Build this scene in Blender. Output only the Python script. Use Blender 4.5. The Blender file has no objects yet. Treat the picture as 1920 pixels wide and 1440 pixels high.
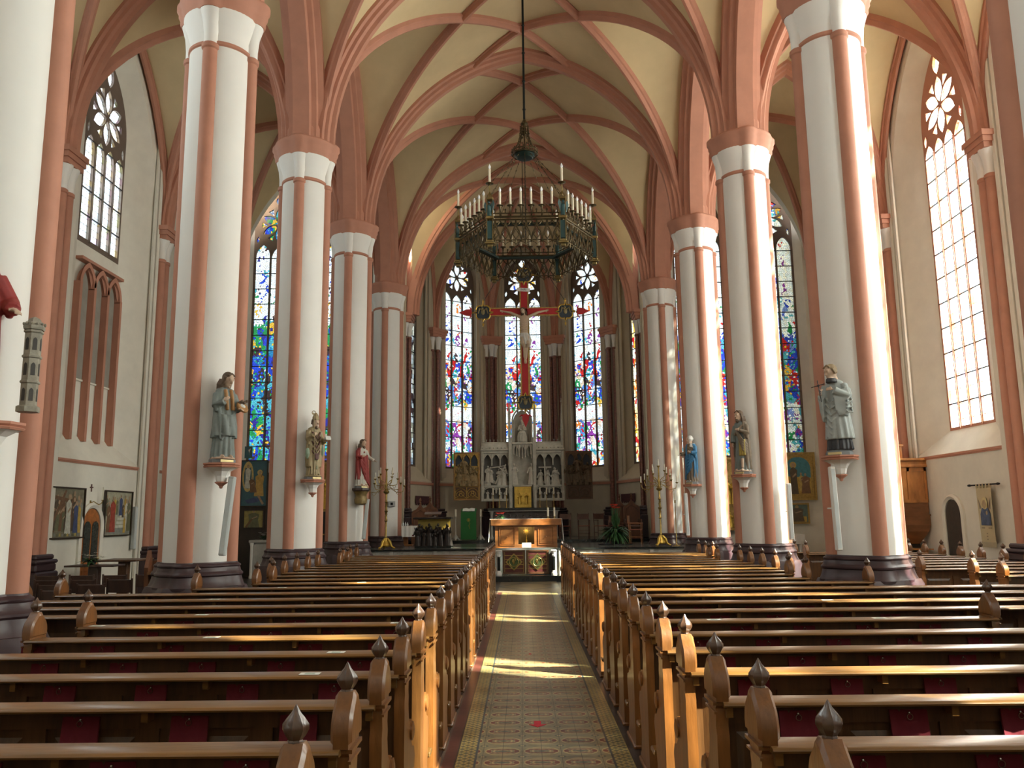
import bpy, bmesh, math, random
from mathutils import Vector, Matrix
from mathutils.geometry import tessellate_polygon
random.seed(7)
sc = bpy.context.scene
COL = sc.collection
PI = math.pi
def V(*a): return Vector(a)

# ---------------------------------------------------------------- camera
F_PX, PITCH, YAW, ROLL = 1550.0, math.radians(9.16), math.radians(.64), .0115
cam_d = bpy.data.cameras.new('camera'); cam = bpy.data.objects.new('camera', cam_d); COL.objects.link(cam)
cam_d.sensor_width = 36.0; cam_d.lens = 36.0 * F_PX / 1920.0; cam_d.clip_end = 300
_f = V(-math.sin(YAW)*math.cos(PITCH), math.cos(YAW)*math.cos(PITCH), math.sin(PITCH))
_r = V(math.cos(YAW), math.sin(YAW), 0); _u = _r.cross(_f)
_c = math.sqrt(1-ROLL*ROLL)
_R = _r*_c - _u*ROLL; _U = _r*ROLL + _u*_c
cam.matrix_world = Matrix(((_R.x,_U.x,-_f.x,-.1),(_R.y,_U.y,-_f.y,0),(_R.z,_U.z,-_f.z,1.8),(0,0,0,1)))
sc.camera = cam

# ---------------------------------------------------------------- view, world, sun
sc.view_settings.view_transform = 'Standard'; sc.view_settings.look = 'None'
sc.view_settings.gamma = 1; sc.view_settings.use_curve_mapping = False
sc.view_settings.exposure = EXPO = -0.06
sc.cycles.max_bounces = 6; sc.cycles.diffuse_bounces = 4; sc.cycles.glossy_bounces = 2
sc.cycles.transparent_max_bounces = 8; sc.cycles.transmission_bounces = 2
sc.cycles.caustics_reflective = False; sc.cycles.caustics_refractive = False
sc.cycles.sample_clamp_indirect = 4
SKY = 9.0
w = bpy.data.worlds.new('sky'); sc.world = w; w.use_nodes = True
bg = w.node_tree.nodes['Background']; bg.inputs[0].default_value = (.90,.95,1,1); bg.inputs[1].default_value = SKY
sun_d = bpy.data.lights.new('sun', 'SUN'); sun_d.energy = 60; sun_d.angle = math.radians(.9); sun_d.color = (1,.93,.78)
sun = bpy.data.objects.new('sun', sun_d); COL.objects.link(sun)
SUN_AZ, SUN_EL = math.radians(29), math.radians(38)
to_sun = V(math.cos(SUN_AZ)*math.cos(SUN_EL), -math.sin(SUN_AZ)*math.cos(SUN_EL), math.sin(SUN_EL))
sun.rotation_euler = to_sun.to_track_quat('Z', 'Y').to_euler()
sun.location = (30, -10, 20)
def portal(loc, nrm, sx, sy, power, color=(.9,.96,1)):
    """daylight falling in through a window opening: an area lamp in the plane of the opening, just outside the glass"""
    l = bpy.data.lights.new('window_daylight', 'AREA'); l.shape = 'RECTANGLE'; l.size = sx; l.size_y = sy
    l.energy = power; l.color = color
    l.cycles.is_portal = power == 0
    o = bpy.data.objects.new('window_daylight', l); COL.objects.link(o)
    o.location = loc; o.rotation_euler = (-Vector(nrm)).to_track_quat('Z', 'Y').to_euler()   # shines along nrm
    return o

# ---------------------------------------------------------------- materials
class NT:
    """tiny node-tree writer"""
    def __init__(s, m):
        s.m = m; s.t = m.node_tree; s.n = s.t.nodes; s.l = s.t.links
        s.out = s.n['Material Output']; s.b = s.n.get('Principled BSDF')
    def set(s, sock, v):
        if hasattr(v, 'links') or hasattr(v, 'is_linked'): s.l.new(v, sock)
        elif v is not None:
            if isinstance(v, tuple) and len(v) == 3 and sock.type == 'RGBA': v = (*v, 1)
            sock.default_value = v
    def new(s, typ, ins=(), **kw):
        n = s.n.new(typ)
        for k, v in kw.items(): setattr(n, k, v)
        for k, v in (ins.items() if isinstance(ins, dict) else enumerate(ins)): s.set(n.inputs[k], v)
        return n
    def math(s, op, a, b=None, c=None, clamp=False):
        return s.new('ShaderNodeMath', [x for x in (a, b, c) if x is not None], operation=op, use_clamp=clamp).outputs[0]
    def mix(s, f, a, b, mode='MIX'):
        n = s.n.new('ShaderNodeMix'); n.data_type = 'RGBA'; n.blend_type = mode
        s.set(n.inputs[0], f); s.set(n.inputs[6], a); s.set(n.inputs[7], b)
        return n.outputs[2]
    def ramp(s, f, stops, interp='LINEAR'):
        n = s.n.new('ShaderNodeValToRGB'); n.color_ramp.interpolation = interp; e = n.color_ramp.elements
        while len(e) < len(stops): e.new(.5)
        for q, (p, c) in zip(e, stops): q.position = p; q.color = c if len(c) == 4 else (*c, 1)
        s.set(n.inputs[0], f); return n.outputs[0]
    def noise(s, vec, scale, detail=3, rough=.5):
        return s.new('ShaderNodeTexNoise', {'Vector': vec, 'Scale': scale, 'Detail': detail, 'Roughness': rough})
    def coord(s, k='Object'): return s.new('ShaderNodeTexCoord').outputs[k]
    def world(s): return s.new('ShaderNodeNewGeometry').outputs['Position']
    def sep(s, v):
        n = s.new('ShaderNodeSeparateXYZ', [v]); return n.outputs
    def comb(s, x, y, z=0.0): return s.new('ShaderNodeCombineXYZ', [x, y, z]).outputs[0]
    def vmul(s, v, k): return s.new('ShaderNodeVectorMath', [v, k], operation='MULTIPLY').outputs[0]
    def bump(s, h, strength=.3, dist=.01):
        n = s.new('ShaderNodeBump', {'Height': h, 'Strength': strength, 'Distance': dist}); s.l.new(n.outputs[0], s.b.inputs['Normal'])
def C4(c): return (*c, 1) if len(c) == 3 else c
MATS = {}
def mat(name, col, rough=.6, metal=0, var=.12, scale=2.5, bump=0, bscale=40, spec=.5, coat=0, stretch=None):
    if name in MATS: return MATS[name]
    m = bpy.data.materials.new(name); m.use_nodes = True; t = NT(m); MATS[name] = m
    v = t.coord()
    if stretch: v = t.vmul(v, stretch)
    dark = tuple(x*(1-var) for x in col); lite = tuple(min(1, x*(1+var)) for x in col)
    n = t.noise(v, scale, 4, .6)
    c = t.ramp(n.outputs[0], [(.3, dark), (.7, lite)])
    t.l.new(c, t.b.inputs['Base Color'])
    t.b.inputs['Roughness'].default_value = rough; t.b.inputs['Metallic'].default_value = metal
    t.b.inputs['Specular IOR Level'].default_value = spec
    if coat: t.b.inputs['Coat Weight'].default_value = coat; t.b.inputs['Coat Roughness'].default_value = .15
    if bump:
        n2 = t.noise(v, bscale, 3); t.bump(n2.outputs[0], bump, .01)
    m.diffuse_color = C4(col)
    return m

M_wall = mat('cream_plaster', (.72,.69,.60), .85, var=.05, bump=.1, spec=.2)
M_vault = mat('ochre_plaster', (.61,.475,.28), .9, var=.08, scale=.9, bump=.08, spec=.15)
M_pink = mat('rose_painted_stone', (.46,.215,.145), .65, var=.07, scale=3, bump=.05, spec=.3)
M_white = mat('white_painted_stone', (.80,.79,.75), .6, var=.03, scale=1.2, bump=.03, spec=.35)
M_plinth = mat('oxblood_stone', (.042,.021,.024), .45, var=.15, scale=4, bump=.05, spec=.5)
M_trac = mat('tracery_stone', (.15,.11,.085), .8, var=.1, bump=.1)
M_lead = mat('lead_iron', (.02,.02,.022), .6)
M_floorst = mat('dark_floor_stone', (.05,.045,.04), .35, var=.25, scale=3)
def wood(name, col, rough=.33, coat=.25, gr=(1,14,14)):
    return mat(name, col, rough, var=.35, scale=1.6, bump=.12, bscale=9, stretch=gr, coat=coat)

# ---------------------------------------------------------------- mesh helpers
class MB:
    """collects shapes and links them as ONE mesh object"""
    def __init__(s): s.v = []; s.f = []; s.mi = []; s.uv = {}; s.T = None
    def add(s, vs, fs, mi=0, M=None):
        b = len(s.v)
        if s.T is not None: M = s.T @ M if M is not None else s.T
        s.v += [tuple(M @ Vector(p)) if M is not None else tuple(p) for p in vs]
        s.f += [tuple(b+i for i in f) for f in fs]; s.mi += [mi]*len(fs)
        return s
    def box(s, a, b, mi=0, M=None, bev=0):
        (x0,y0,z0),(x1,y1,z1) = a, b
        if bev:
            e = bev; vs = []; 
            # chamfered box: 24 verts
            P = []
            for X,sx in ((x0,1),(x1,-1)):
                for Y,sy in ((y0,1),(y1,-1)):
                    for Z,sz in ((z0,1),(z1,-1)):
                        P += [(X,Y+sy*e,Z+sz*e),(X+sx*e,Y,Z+sz*e),(X+sx*e,Y+sy*e,Z)]
            bm = bmesh.new()
            for p in P: bm.verts.new(p)
            r = bmesh.ops.convex_hull(bm, input=bm.verts)
            bm.verts.index_update()
            s.add([v.co[:] for v in bm.verts], [tuple(v.index for v in f.verts) for f in bm.faces], mi, M); bm.free(); return s
        vs = [(x,y,z) for x in (x0,x1) for y in (y0,y1) for z in (z0,z1)]
        return s.add(vs, [(0,1,3,2),(4,6,7,5),(0,4,5,1),(2,3,7,6),(0,2,6,4),(1,5,7,3)], mi, M)
    def lathe(s, prof, seg=16, mi=0, M=None, a0=0, a1=2*PI, lobes=0, amp=0):
        """prof: (radius, z) from bottom to top"""
        full = abs(a1-a0-2*PI) < 1e-6; n = seg if full else seg+1
        vs = []
        for r, z in prof:
            for i in range(n):
                a = a0+(a1-a0)*i/seg; rr = r*(1+amp*math.cos(lobes*a)) if lobes else r
                vs.append((rr*math.cos(a), rr*math.sin(a), z))
        fs = []
        for j in range(len(prof)-1):
            for i in range(seg):
                k = (i+1) % n
                fs.append((j*n+i, j*n+k, (j+1)*n+k, (j+1)*n+i))
        if full:
            if prof[0][0] > 1e-4: fs.append(tuple(reversed(range(n))))
            if prof[-1][0] > 1e-4: fs.append(tuple(range((len(prof)-1)*n, len(prof)*n)))
        return s.add(vs, fs, mi, M)
    def tube(s, pts, r, seg=6, mi=0, M=None, cap=True):
        """round tube through points; r number or list"""
        pts = [Vector(p) for p in pts]; n = len(pts); rs = r if isinstance(r, (list, tuple)) else [r]*n
        vs = []; prev = None
        for i, p in enumerate(pts):
            t = (pts[min(i+1,n-1)]-pts[max(i-1,0)]).normalized()
            if prev is None:
                a = V(0,0,1) if abs(t.z) < .9 else V(1,0,0); x = t.cross(a).normalized()
            else:
                x = prev - t*prev.dot(t); x = x.normalized() if x.length > 1e-6 else t.orthogonal().normalized()
            prev = x; y = t.cross(x)
            for k in range(seg):
                a = 2*PI*k/seg; vs.append(p + (x*math.cos(a)+y*math.sin(a))*rs[i])
        fs = [(i*seg+k, i*seg+(k+1)%seg, (i+1)*seg+(k+1)%seg, (i+1)*seg+k) for i in range(n-1) for k in range(seg)]
        if cap: fs += [tuple(reversed(range(seg))), tuple(range((n-1)*seg, n*seg))]
        return s.add(vs, fs, mi, M)
    def sweep(s, pts, prof, side, mi=0, M=None, cap=True, flip=1):
        """profile (a across, d depth) along a curve lying in a vertical plane whose normal is side; +d points to flip*(side x tangent)"""
        pts = [Vector(p) for p in pts]; n = len(pts); m = len(prof); side = Vector(side).normalized(); vs = []
        for i, p in enumerate(pts):
            if i == 0: t = pts[1]-pts[0]
            elif i == n-1: t = pts[-1]-pts[-2]
            else: t = (pts[i+1]-p).normalized()+(p-pts[i-1]).normalized()
            t.normalize(); dn = side.cross(t)*flip; k = 1.0
            if 0 < i < n-1:
                k = 1/max(.5, dn.dot((side.cross((pts[i+1]-p).normalized())*flip)))
            vs += [p + side*a + dn*d*k for a, d in prof]
        fs = [(i*m+k, i*m+(k+1)%m, (i+1)*m+(k+1)%m, (i+1)*m+k) for i in range(n-1) for k in range(m)]
        if cap: fs += [tuple(reversed(range(m))), tuple(range((n-1)*m, n*m))]
        return s.add(vs, fs, mi, M)
    def plate(s, outer, holes=(), t=0.0, mi=0, M=None, w0=0.0, mi_side=None):
        """flat shape in (u, v) with holes, extruded by t along w"""
        loops = [list(outer)]+[list(h) for h in holes]
        tri = tessellate_polygon([[Vector((x,y,0)) for x,y in L] for L in loops])
        flat = [p for L in loops for p in L]; n = len(flat)
        vs = [(x,y,w0) for x,y in flat]; fs = [tuple(q) for q in tri]
        if t:
            vs += [(x,y,w0+t) for x,y in flat]; fs += [tuple(n+i for i in reversed(q)) for q in tri]
            s.add(vs, fs, mi, M)
            b = 0; sf = []
            for L in loops:
                k = len(L)
                for i in range(k):
                    j = (i+1) % k; sf.append((b+i, b+j, b+j+n, b+i+n))
                b += k
            base = len(s.v)-2*n
            s.f += [tuple(base+i for i in f) for f in sf]; s.mi += [mi if mi_side is None else mi_side]*len(sf)
            return s
        return s.add(vs, fs, mi, M)
    def loft(s, loops, mi=0, M=None, closed=True, caps=(False, False)):
        m = len(loops[0]); vs = [p for L in loops for p in L]; fs = []
        for i in range(len(loops)-1):
            for k in range(m if closed else m-1):
                fs.append((i*m+k, i*m+(k+1)%m, (i+1)*m+(k+1)%m, (i+1)*m+k))
        if caps[0]: fs.append(tuple(reversed(range(m))))
        if caps[1]: fs.append(tuple(range((len(loops)-1)*m, len(loops)*m)))
        return s.add(vs, fs, mi, M)
    def ball(s, c, r, seg=8, rings=6, mi=0, M=None):
        rx, ry, rz = r if isinstance(r, (tuple, list)) else (r,r,r)
        vs = [(c[0], c[1], c[2]-rz)]
        for j in range(1, rings):
            a = -PI/2+PI*j/rings
            for i in range(seg):
                b = 2*PI*i/seg; vs.append((c[0]+rx*math.cos(a)*math.cos(b), c[1]+ry*math.cos(a)*math.sin(b), c[2]+rz*math.sin(a)))
        vs.append((c[0], c[1], c[2]+rz)); fs = []
        for i in range(seg): fs.append((0, 1+(i+1)%seg, 1+i)); fs.append((len(vs)-1, len(vs)-1-seg+i, len(vs)-1-seg+(i+1)%seg))
        for j in range(rings-2):
            for i in range(seg):
                a = 1+j*seg; fs.append((a+i, a+(i+1)%seg, a+seg+(i+1)%seg, a+seg+i))
        return s.add(vs, fs, mi, M)
    def mesh(s, name, mats, smooth=None):
        me = bpy.data.meshes.new(name); me.from_pydata(s.v, [], s.f)
        for m in (mats if isinstance(mats, (list, tuple)) else [mats]): me.materials.append(m)
        me.polygons.foreach_set('material_index', s.mi)
        bm = bmesh.new(); bm.from_mesh(me); bmesh.ops.recalc_face_normals(bm, faces=bm.faces); bm.to_mesh(me); bm.free()
        if smooth:
            me.polygons.foreach_set('use_smooth', [True]*len(me.polygons))
            me.set_sharp_from_angle(angle=math.radians(smooth))
        me.update(); return me
    def build(s, name, mats, parent=None, smooth=None, loc=None):
        o = bpy.data.objects.new(name, s.mesh(name, mats, smooth)); COL.objects.link(o)
        if parent is not None: o.parent = parent
        if loc is not None: o.location = loc
        return o
def tag(o, label=None, cat=None, group=None, kind=None):
    if label: o['label'] = label
    if cat: o['category'] = cat
    if group: o['group'] = group
    if kind: o['kind'] = kind
    return o
def empty(name, loc=(0,0,0), rz=0, label=None, cat=None, group=None, kind=None):
    o = bpy.data.objects.new(name, None); COL.objects.link(o); o.location = loc; o.rotation_euler = (0,0,rz); o.empty_display_size = .1
    return tag(o, label, cat, group, kind)
def kids(o): return [c for c in KID.get(o.name, [])]
KID = {}
def index_kids(root):
    KID.clear()
    for o in bpy.data.objects:
        if o.parent: KID.setdefault(o.parent.name, []).append(o)
def copy_tree(o, parent=None, top=True):
    if top: index_kids(o)
    c = o.copy(); COL.objects.link(c)
    if parent is not None: c.parent = parent
    for ch in KID.get(o.name, []): copy_tree(ch, c, False)
    return c
ORD = ['first','second','third','fourth','fifth','sixth','seventh','eighth','ninth','tenth','eleventh','twelfth','thirteenth','fourteenth','fifteenth','sixteenth','seventeenth','eighteenth','nineteenth','twentieth','twenty-first','twenty-second','twenty-third','twenty-fourth','twenty-fifth']
def TRS(x=0,y=0,z=0,rz=0,rx=0,ry=0,s=1):
    return Matrix.Translation((x,y,z)) @ Matrix.Rotation(rz,4,'Z') @ Matrix.Rotation(ry,4,'Y') @ Matrix.Rotation(rx,4,'X') @ Matrix.Scale(s,4)
def frame(o, u, wdir):
    """local (u, v up, w) -> world"""
    u = Vector(u).normalized(); wd = Vector(wdir).normalized(); o = Vector(o)
    return Matrix(((u.x,0,wd.x,o.x),(u.y,0,wd.y,o.y),(u.z,1,wd.z,o.z),(0,0,0,1)))

# ---------------------------------------------------------------- plan of the church
BAY = 4.9; Y1 = 11.6
PY = [Y1-3*BAY, Y1-2*BAY, Y1-BAY, Y1, Y1+BAY, Y1+2*BAY-.05, 27.2]     # pier rows
W = 4.6; XW = 9.75; ZS = 9.6; Y5 = 31.2
A_N, H_N = 4.28, 5.05; A_A, H_A = 2.42, 4.55; XC = 7.33
def S(x, a, h):
    R = (a*a+h*h)/(2*a); q = R*R-(abs(x)+R-a)**2
    return math.sqrt(q) if q > 0 else 0
def nave_z(x, t):          # t = 0 at a pier row, 1 at mid-bay
    return max(S(x, A_N, H_N), S(A_N*(1-2*min(1,max(0,t))/3), A_N, H_N)) + ZS
def aisle_z(x, t):         # x from the aisle's centre line
    return max(S(x, A_A, H_A), S(A_A*(1-min(1,max(0,t))), A_A, H_A)) + ZS
def tbay(y, y0, y1): return 1-abs((y-y0)/(y1-y0)*2-1)

# vaults ------------------------------------------------------------------
ROWS = PY
roof = MB()
def grid(fn, xs, ys):
    """height field whose cells are split along the groins, which run through the vertices"""
    vs = [(x, y, fn(x, y)) for y in ys for x in xs]; n = len(xs); xc = (xs[0]+xs[-1])/2; yc = (ys[0]+ys[-1])/2; fs = []
    for j in range(len(ys)-1):
        for i in range(n-1):
            a, b, c, d = j*n+i, j*n+i+1, (j+1)*n+i+1, (j+1)*n+i
            if ((xs[i]+xs[i+1])/2-xc)*((ys[j]+ys[j+1])/2-yc) > 0: fs += [(a,b,c),(a,c,d)]
            else: fs += [(a,b,d),(b,c,d)]
    roof.add(vs, fs)
bays = [(ROWS[i], ROWS[i+1]) for i in range(len(ROWS)-1)]
NG = 44; COSS = [1-math.cos(PI*j/NG) for j in range(NG+1)]
_h = [A_N*(1-2*t/3) for t in COSS[:NG//2+1]]+[A_N/3*(1-k/8) for k in range(1, 8)]
XN = sorted([-v for v in _h]+[0]+_h)
for y0, y1 in bays+[(27.2, Y5)]:
    ys = [y0+(y1-y0)/2*c for c in COSS]
    grid(lambda x, y: nave_z(x, tbay(y, y0, y1)), XN, ys)
    if y1 > 27.3: continue
    for sg in (-1, 1):
        grid(lambda x, y: aisle_z(x-sg*XC, tbay(y, y0, y1)), [sg*XC-A_A+A_A*c for c in COSS], ys)
# apse: five facets of a decagon
KA = 2.84
APX = [V(-W+.05, Y5, 0)]
CO = [V(W-.05,Y5,0), V(3.68,Y5+2.62,0), V(1.42,Y5+4.3,0), V(-1.42,Y5+4.3,0), V(-3.68,Y5+2.62,0), V(-W+.05,Y5,0)]
KEY = V(0, Y5+.2, ZS+H_N)
for i in range(5):
    a, b = CO[i], CO[i+1]; N = 20
    vs = []; mid = (a+b)/2; hw = (b-a).length/2
    for j in range(N+1):
        s_ = j/N                                   # 0 key .. 1 wall
        for k in range(N+1):
            q = -1+2*k/N; P = KEY.lerp(a.lerp(b, (q+1)/2), s_)
            zr = S(A_N*s_, A_N, H_N); zw = S(A_N*abs(q)*s_*1.0, A_N, H_N*.86)
            vs.append((P.x, P.y, ZS+max(zr, zw*s_ + zr*(1-s_))))
    roof.add(vs, [(j*(N+1)+k, j*(N+1)+k+1, (j+1)*(N+1)+k+1, (j+1)*(N+1)+k) for j in range(N) for k in range(N)])
ro = roof.build('ceiling', M_vault, smooth=60); tag(ro, kind='structure')

# ribs ---------------------------------------------------------------------
RP = [(-.10,-.16),(-.10,.05),(-.065,.07),(-.055,.13),(-.03,.17),(.03,.17),(.055,.13),(.065,.07),(.10,.05),(.10,-.16)]
TP = [(-.24,-.2),(-.24,.06),(-.17,.09),(-.16,.16),(-.09,.19),(-.07,.27),(.07,.27),(.09,.19),(.16,.16),(.17,.09),(.24,.06),(.24,-.2)]
AP = [(-.40,-.25),(-.40,.06),(-.30,.10),(-.29,.20),(-.19,.23),(-.17,.34),(.17,.34),(.19,.23),(.29,.20),(.30,.10),(.40,.06),(.40,-.25)]
def dense(mb, p0, p1, zf, prof, e0=True, e1=True, n=28):
    """like rib but with samples bunched at the ends where the curve is steep"""
    p0 = Vector((*p0, 0)); p1 = Vector((*p1, 0)); pts = []
    for i in range(n+1):
        s_ = i/n
        if e0 and e1: s_ = (1-math.cos(PI*s_))/2
        elif e0: s_ = 1-math.cos(PI/2*s_)
        elif e1: s_ = math.sin(PI/2*s_)
        P = p0.lerp(p1, s_); pts.append((P.x, P.y, zf(P.x, P.y)))
    d = (p1-p0).normalized(); side = V(-d.y, d.x, 0)
    mb.sweep(pts, prof, side, flip=1)
nb = [0]
def trim(mb, m=None):
    nb[0] += 1
    return tag(mb.build('trim_%d' % nb[0], m or M_pink, smooth=50), kind='structure')
allb = bays + [(27.2, Y5)]
for y0, y1 in allb:
    mb = MB(); zf = lambda x, y: nave_z(x, tbay(y, y0, y1))-.01
    for sg in (-1, 1):
        dense(mb, (sg*A_N, y0+.03), (-sg*A_N/3, y1), zf, RP, True, False)
        dense(mb, (sg*A_N, y1-.03), (-sg*A_N/3, y0), zf, RP, True, False)
    trim(mb)
    if y1 <= 27.3:
        for sg in (-1, 1):
            mb = MB(); zf = lambda x, y: aisle_z(x-sg*XC, tbay(y, y0, y1))-.01
            for q in (-1, 1):
                ya, yb = (y0, y1) if q > 0 else (y1, y0)
                e = .02*q
                dense(mb, (sg*(XC-A_A), ya+e), (sg*(XC+A_A), yb-e), zf, RP)
            # wall rib
            dense(mb, (sg*(XC+A_A-.05), y0+.05), (sg*(XC+A_A-.05), y1-.05), zf, RP)
            trim(mb)
for y in ROWS[1:]+[Y5]:
    mb = MB(); dense(mb, (-A_N, y), (A_N, y), lambda x, yy: nave_z(x, 0)-.02, TP, n=40); trim(mb)
    if y < 27:
        for sg in (-1, 1):
            mb = MB(); dense(mb, (sg*(XC-A_A), y), (sg*(XC+A_A), y), lambda x, yy: aisle_z(x-sg*XC, 0)-.02, TP, n=34); trim(mb)
for y0, y1 in bays:
    for sg in (-1, 1):
        mb = MB(); dense(mb, (sg*W, y0+.12), (sg*W, y1-.12), lambda x, y: nave_z(A_N, tbay(y, y0+.12, y1-.12))-.05, AP, n=34)
        # spandrel wall over the arch, between the two vaults
        trim(mb)
        mb = MB(); n = 24; up = []; lo = []
        for i in range(n+1):
            y = y0+(y1-y0)*i/n; up.append((y, 15.2)); lo.append((y, min(nave_z(A_N, tbay(y,y0,y1)), aisle_z(A_A, tbay(y,y0,y1)))-.02))
        mb.plate(lo+up[::-1], t=.7, M=frame((sg*W-.35,0,0), (0,1,0), (1,0,0)))
        trim(mb, M_vault)
mb = MB()
for i in range(6):
    c = CO[i]; n = 26; pts = []
    for k in range(n+1):
        s_ = math.sin(PI/2*k/n); P = KEY.lerp(c, s_); pts.append((P.x, P.y, ZS+S(A_N*s_, A_N, H_N)-.01))
    d = (c-KEY); d.z = 0; d.normalize()
    mb.sweep(pts, RP, (-d.y, d.x, 0), flip=1)
for i in range(5):      # wall arches of the apse
    a, b = CO[i], CO[i+1]; pts = []
    for k in range(31):
        q = -math.cos(PI*k/30); P = a.lerp(b, (q+1)/2); pts.append((P.x, P.y, ZS+S(A_N*abs(q), A_N, H_N*.86)-.01))
    d = (b-a).normalized(); mb.sweep(pts, RP, (-d.y, d.x, 0), flip=1)
trim(mb)
# ---------------------------------------------------------------- stained glass
def glass_mat(name, scale, white, colors, bands=None, lead=.035, base=1.0, squash=1.0, grid=None):
    """coloured panes between lead lines: transparent glass whose tint changes from pane to pane; bands = [(height, whiteness)]"""
    if name in MATS: return MATS[name]
    m = bpy.data.materials.new(name); m.use_nodes = True; t = NT(m); MATS[name] = m
    t.n.remove(t.b)
    p = t.coord(); x, y, z = t.sep(p)
    if grid:
        gx, gy = grid
        fx = t.math('FRACT', t.math('DIVIDE', x, gx)); fy = t.math('FRACT', t.math('DIVIDE', y, gy))
        cx = t.math('FLOOR', t.math('DIVIDE', x, gx)); cy = t.math('FLOOR', t.math('DIVIDE', y, gy))
        cell = t.new('ShaderNodeTexWhiteNoise', [t.comb(cx, cy, 3.0)], noise_dimensions='3D').outputs[0]
        cell2 = t.new('ShaderNodeTexWhiteNoise', [t.comb(cx, cy, 9.0)], noise_dimensions='3D').outputs[0]
        ex = t.math('MINIMUM', fx, t.math('SUBTRACT', 1, fx)); ey = t.math('MINIMUM', fy, t.math('SUBTRACT', 1, fy))
        edge = t.math('MINIMUM', t.math('MULTIPLY', ex, gx), t.math('MULTIPLY', ey, gy)); th = .006
    else:
        vec = t.comb(x, t.math('MULTIPLY', y, squash), 0.0)
        vo = t.new('ShaderNodeTexVoronoi', {'Vector': vec, 'Scale': scale}, voronoi_dimensions='2D')
        ve = t.new('ShaderNodeTexVoronoi', {'Vector': vec, 'Scale': scale}, voronoi_dimensions='2D', feature='DISTANCE_TO_EDGE')
        cs = t.new('ShaderNodeSeparateColor', [vo.outputs['Color']]).outputs
        cell, cell2 = cs[0], cs[1]; edge = ve.outputs['Distance']; th = lead
    n = len(colors)
    col = t.ramp(cell, [(i/n, tuple(c)) for i, c in enumerate(colors)], 'CONSTANT')
    vr = t.new('ShaderNodeTexVoronoi', {'Vector': t.comb(t.math('ADD', x, t.math('MULTIPLY', t.noise(p, 5, 2).outputs[0], .22)), t.math('MULTIPLY', y, .62), 0.0), 'Scale': 4.6}, voronoi_dimensions='2D')
    rs = t.new('ShaderNodeSeparateColor', [vr.outputs['Color']]).outputs; big = rs[0]
    # larger areas share a hue, as robes and backgrounds do
    col2 = t.ramp(big, [(i/n, tuple(c)) for i, c in enumerate(colors[::-1])], 'CONSTANT')
    col = t.mix(t.math('GREATER_THAN', cell2, .30), col, col2)
    wh = t.ramp(cell, [(0, (.9,.97,1)), (.4, (.8,.95,.97)), (.7, (.97,.97,.8))], 'CONSTANT')
    if bands:
        zmin, zmax = bands[0][0], bands[-1][0]
        hh = t.math('DIVIDE', t.math('SUBTRACT', y, zmin), zmax-zmin)
        wf = t.ramp(hh, [((z_-zmin)/(zmax-zmin), (v_,v_,v_)) for z_, v_ in bands])
        wf = t.math('GREATER_THAN', wf, t.math('ADD', t.math('MULTIPLY', cell2, .45), t.math('MULTIPLY', rs[1], .55)))
    else: wf = t.math('GREATER_THAN', white, cell2)
    col = t.mix(wf, col, wh)
    dirt = t.noise(p, 6, 3).outputs[0]
    col = t.mix(1.0, col, t.ramp(dirt, [(.3, (.62*base,)*3), (.7, (base,)*3)]), 'MULTIPLY')
    ld = t.math('GREATER_THAN', edge, th)
    col = t.mix(ld, (.004,.004,.004,1), col)
    tr = t.new('ShaderNodeBsdfTransparent', [col]); gl = t.new('ShaderNodeBsdfGlossy', {'Color': (1,1,1,1), 'Roughness': .25})
    mx = t.new('ShaderNodeMixShader', [.03, tr.outputs[0], gl.outputs[0]])
    t.l.new(mx.outputs[0], t.out.inputs['Surface']); return m
RED, BLU, GRN, YEL, PUR, CYN, ORG, DRK = (.55,.02,.02), (.02,.06,.5), (.02,.28,.08), (.75,.45,.05), (.25,.04,.3), (.08,.42,.5), (.7,.2,.03), (.05,.03,.03)
G_apse = glass_mat('apse_stained_glass', 13, .4, [RED, (.10,.25,.6), CYN, YEL, DRK, GRN, (.7,.75,.7), RED, PUR, ORG, (.75,.6,.45), BLU], bands=[(3.5,.6),(4.2,.3),(5.8,.3),(6.0,.75),(6.5,.7),(6.7,.28),(8.3,.28),(8.6,.62),(9.2,.75),(9.6,.82),(13.6,.85)], lead=.05, base=.24)
G_blue = glass_mat('blue_green_stained_glass', 16, .15, [BLU, CYN, GRN, (.02,.2,.4), DRK, YEL, (.03,.03,.25), CYN, GRN, BLU], bands=[(3.5,.05),(5.5,.0),(8.4,.1),(8.8,.75),(11,.8),(11.4,.25),(13.5,.3)], lead=.06, base=.25)
G_blueR = glass_mat('blue_yellow_stained_glass', 16, .15, [BLU, CYN, YEL, RED, GRN, (.2,.3,.7), PUR, CYN, BLU], bands=[(3.5,.5),(5.4,.6),(5.6,.1),(7.6,.1),(8.0,.6),(11,.8),(13.5,.2)], lead=.05, base=.34)
G_pale = glass_mat('pale_leaded_glass', 5, .6, [(.8,.85,.95), (.75,.9,.6), (.95,.9,.55), (.8,.7,.9), (.95,.97,1), (.7,.85,.95)], base=.42, grid=(.115,.16))
G_gold = glass_mat('warm_pale_leaded_glass', 5, .7, [(1,.95,.8), (1,.85,.45), (.95,.6,.35), (1,1,.9), (.95,.75,.9), (1,.98,.85)], base=.9, grid=(.16,.36))
G_amber = glass_mat('amber_stained_glass', 7, .2, [ORG, YEL, (1,.8,.4), RED, (1,.7,.25), (.9,.9,.7)], lead=.05, base=.3)
G_dim = glass_mat('dim_leaded_glass', 7, .3, [(.3,.35,.3), DRK, (.4,.4,.3), (.25,.3,.35)], base=.12, grid=(.12,.2))
G_clear = glass_mat('clear_leaded_glass', 5, 1, [(1,1,1), (.95,.97,1)], base=1.0, grid=(.3,.4))

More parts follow.
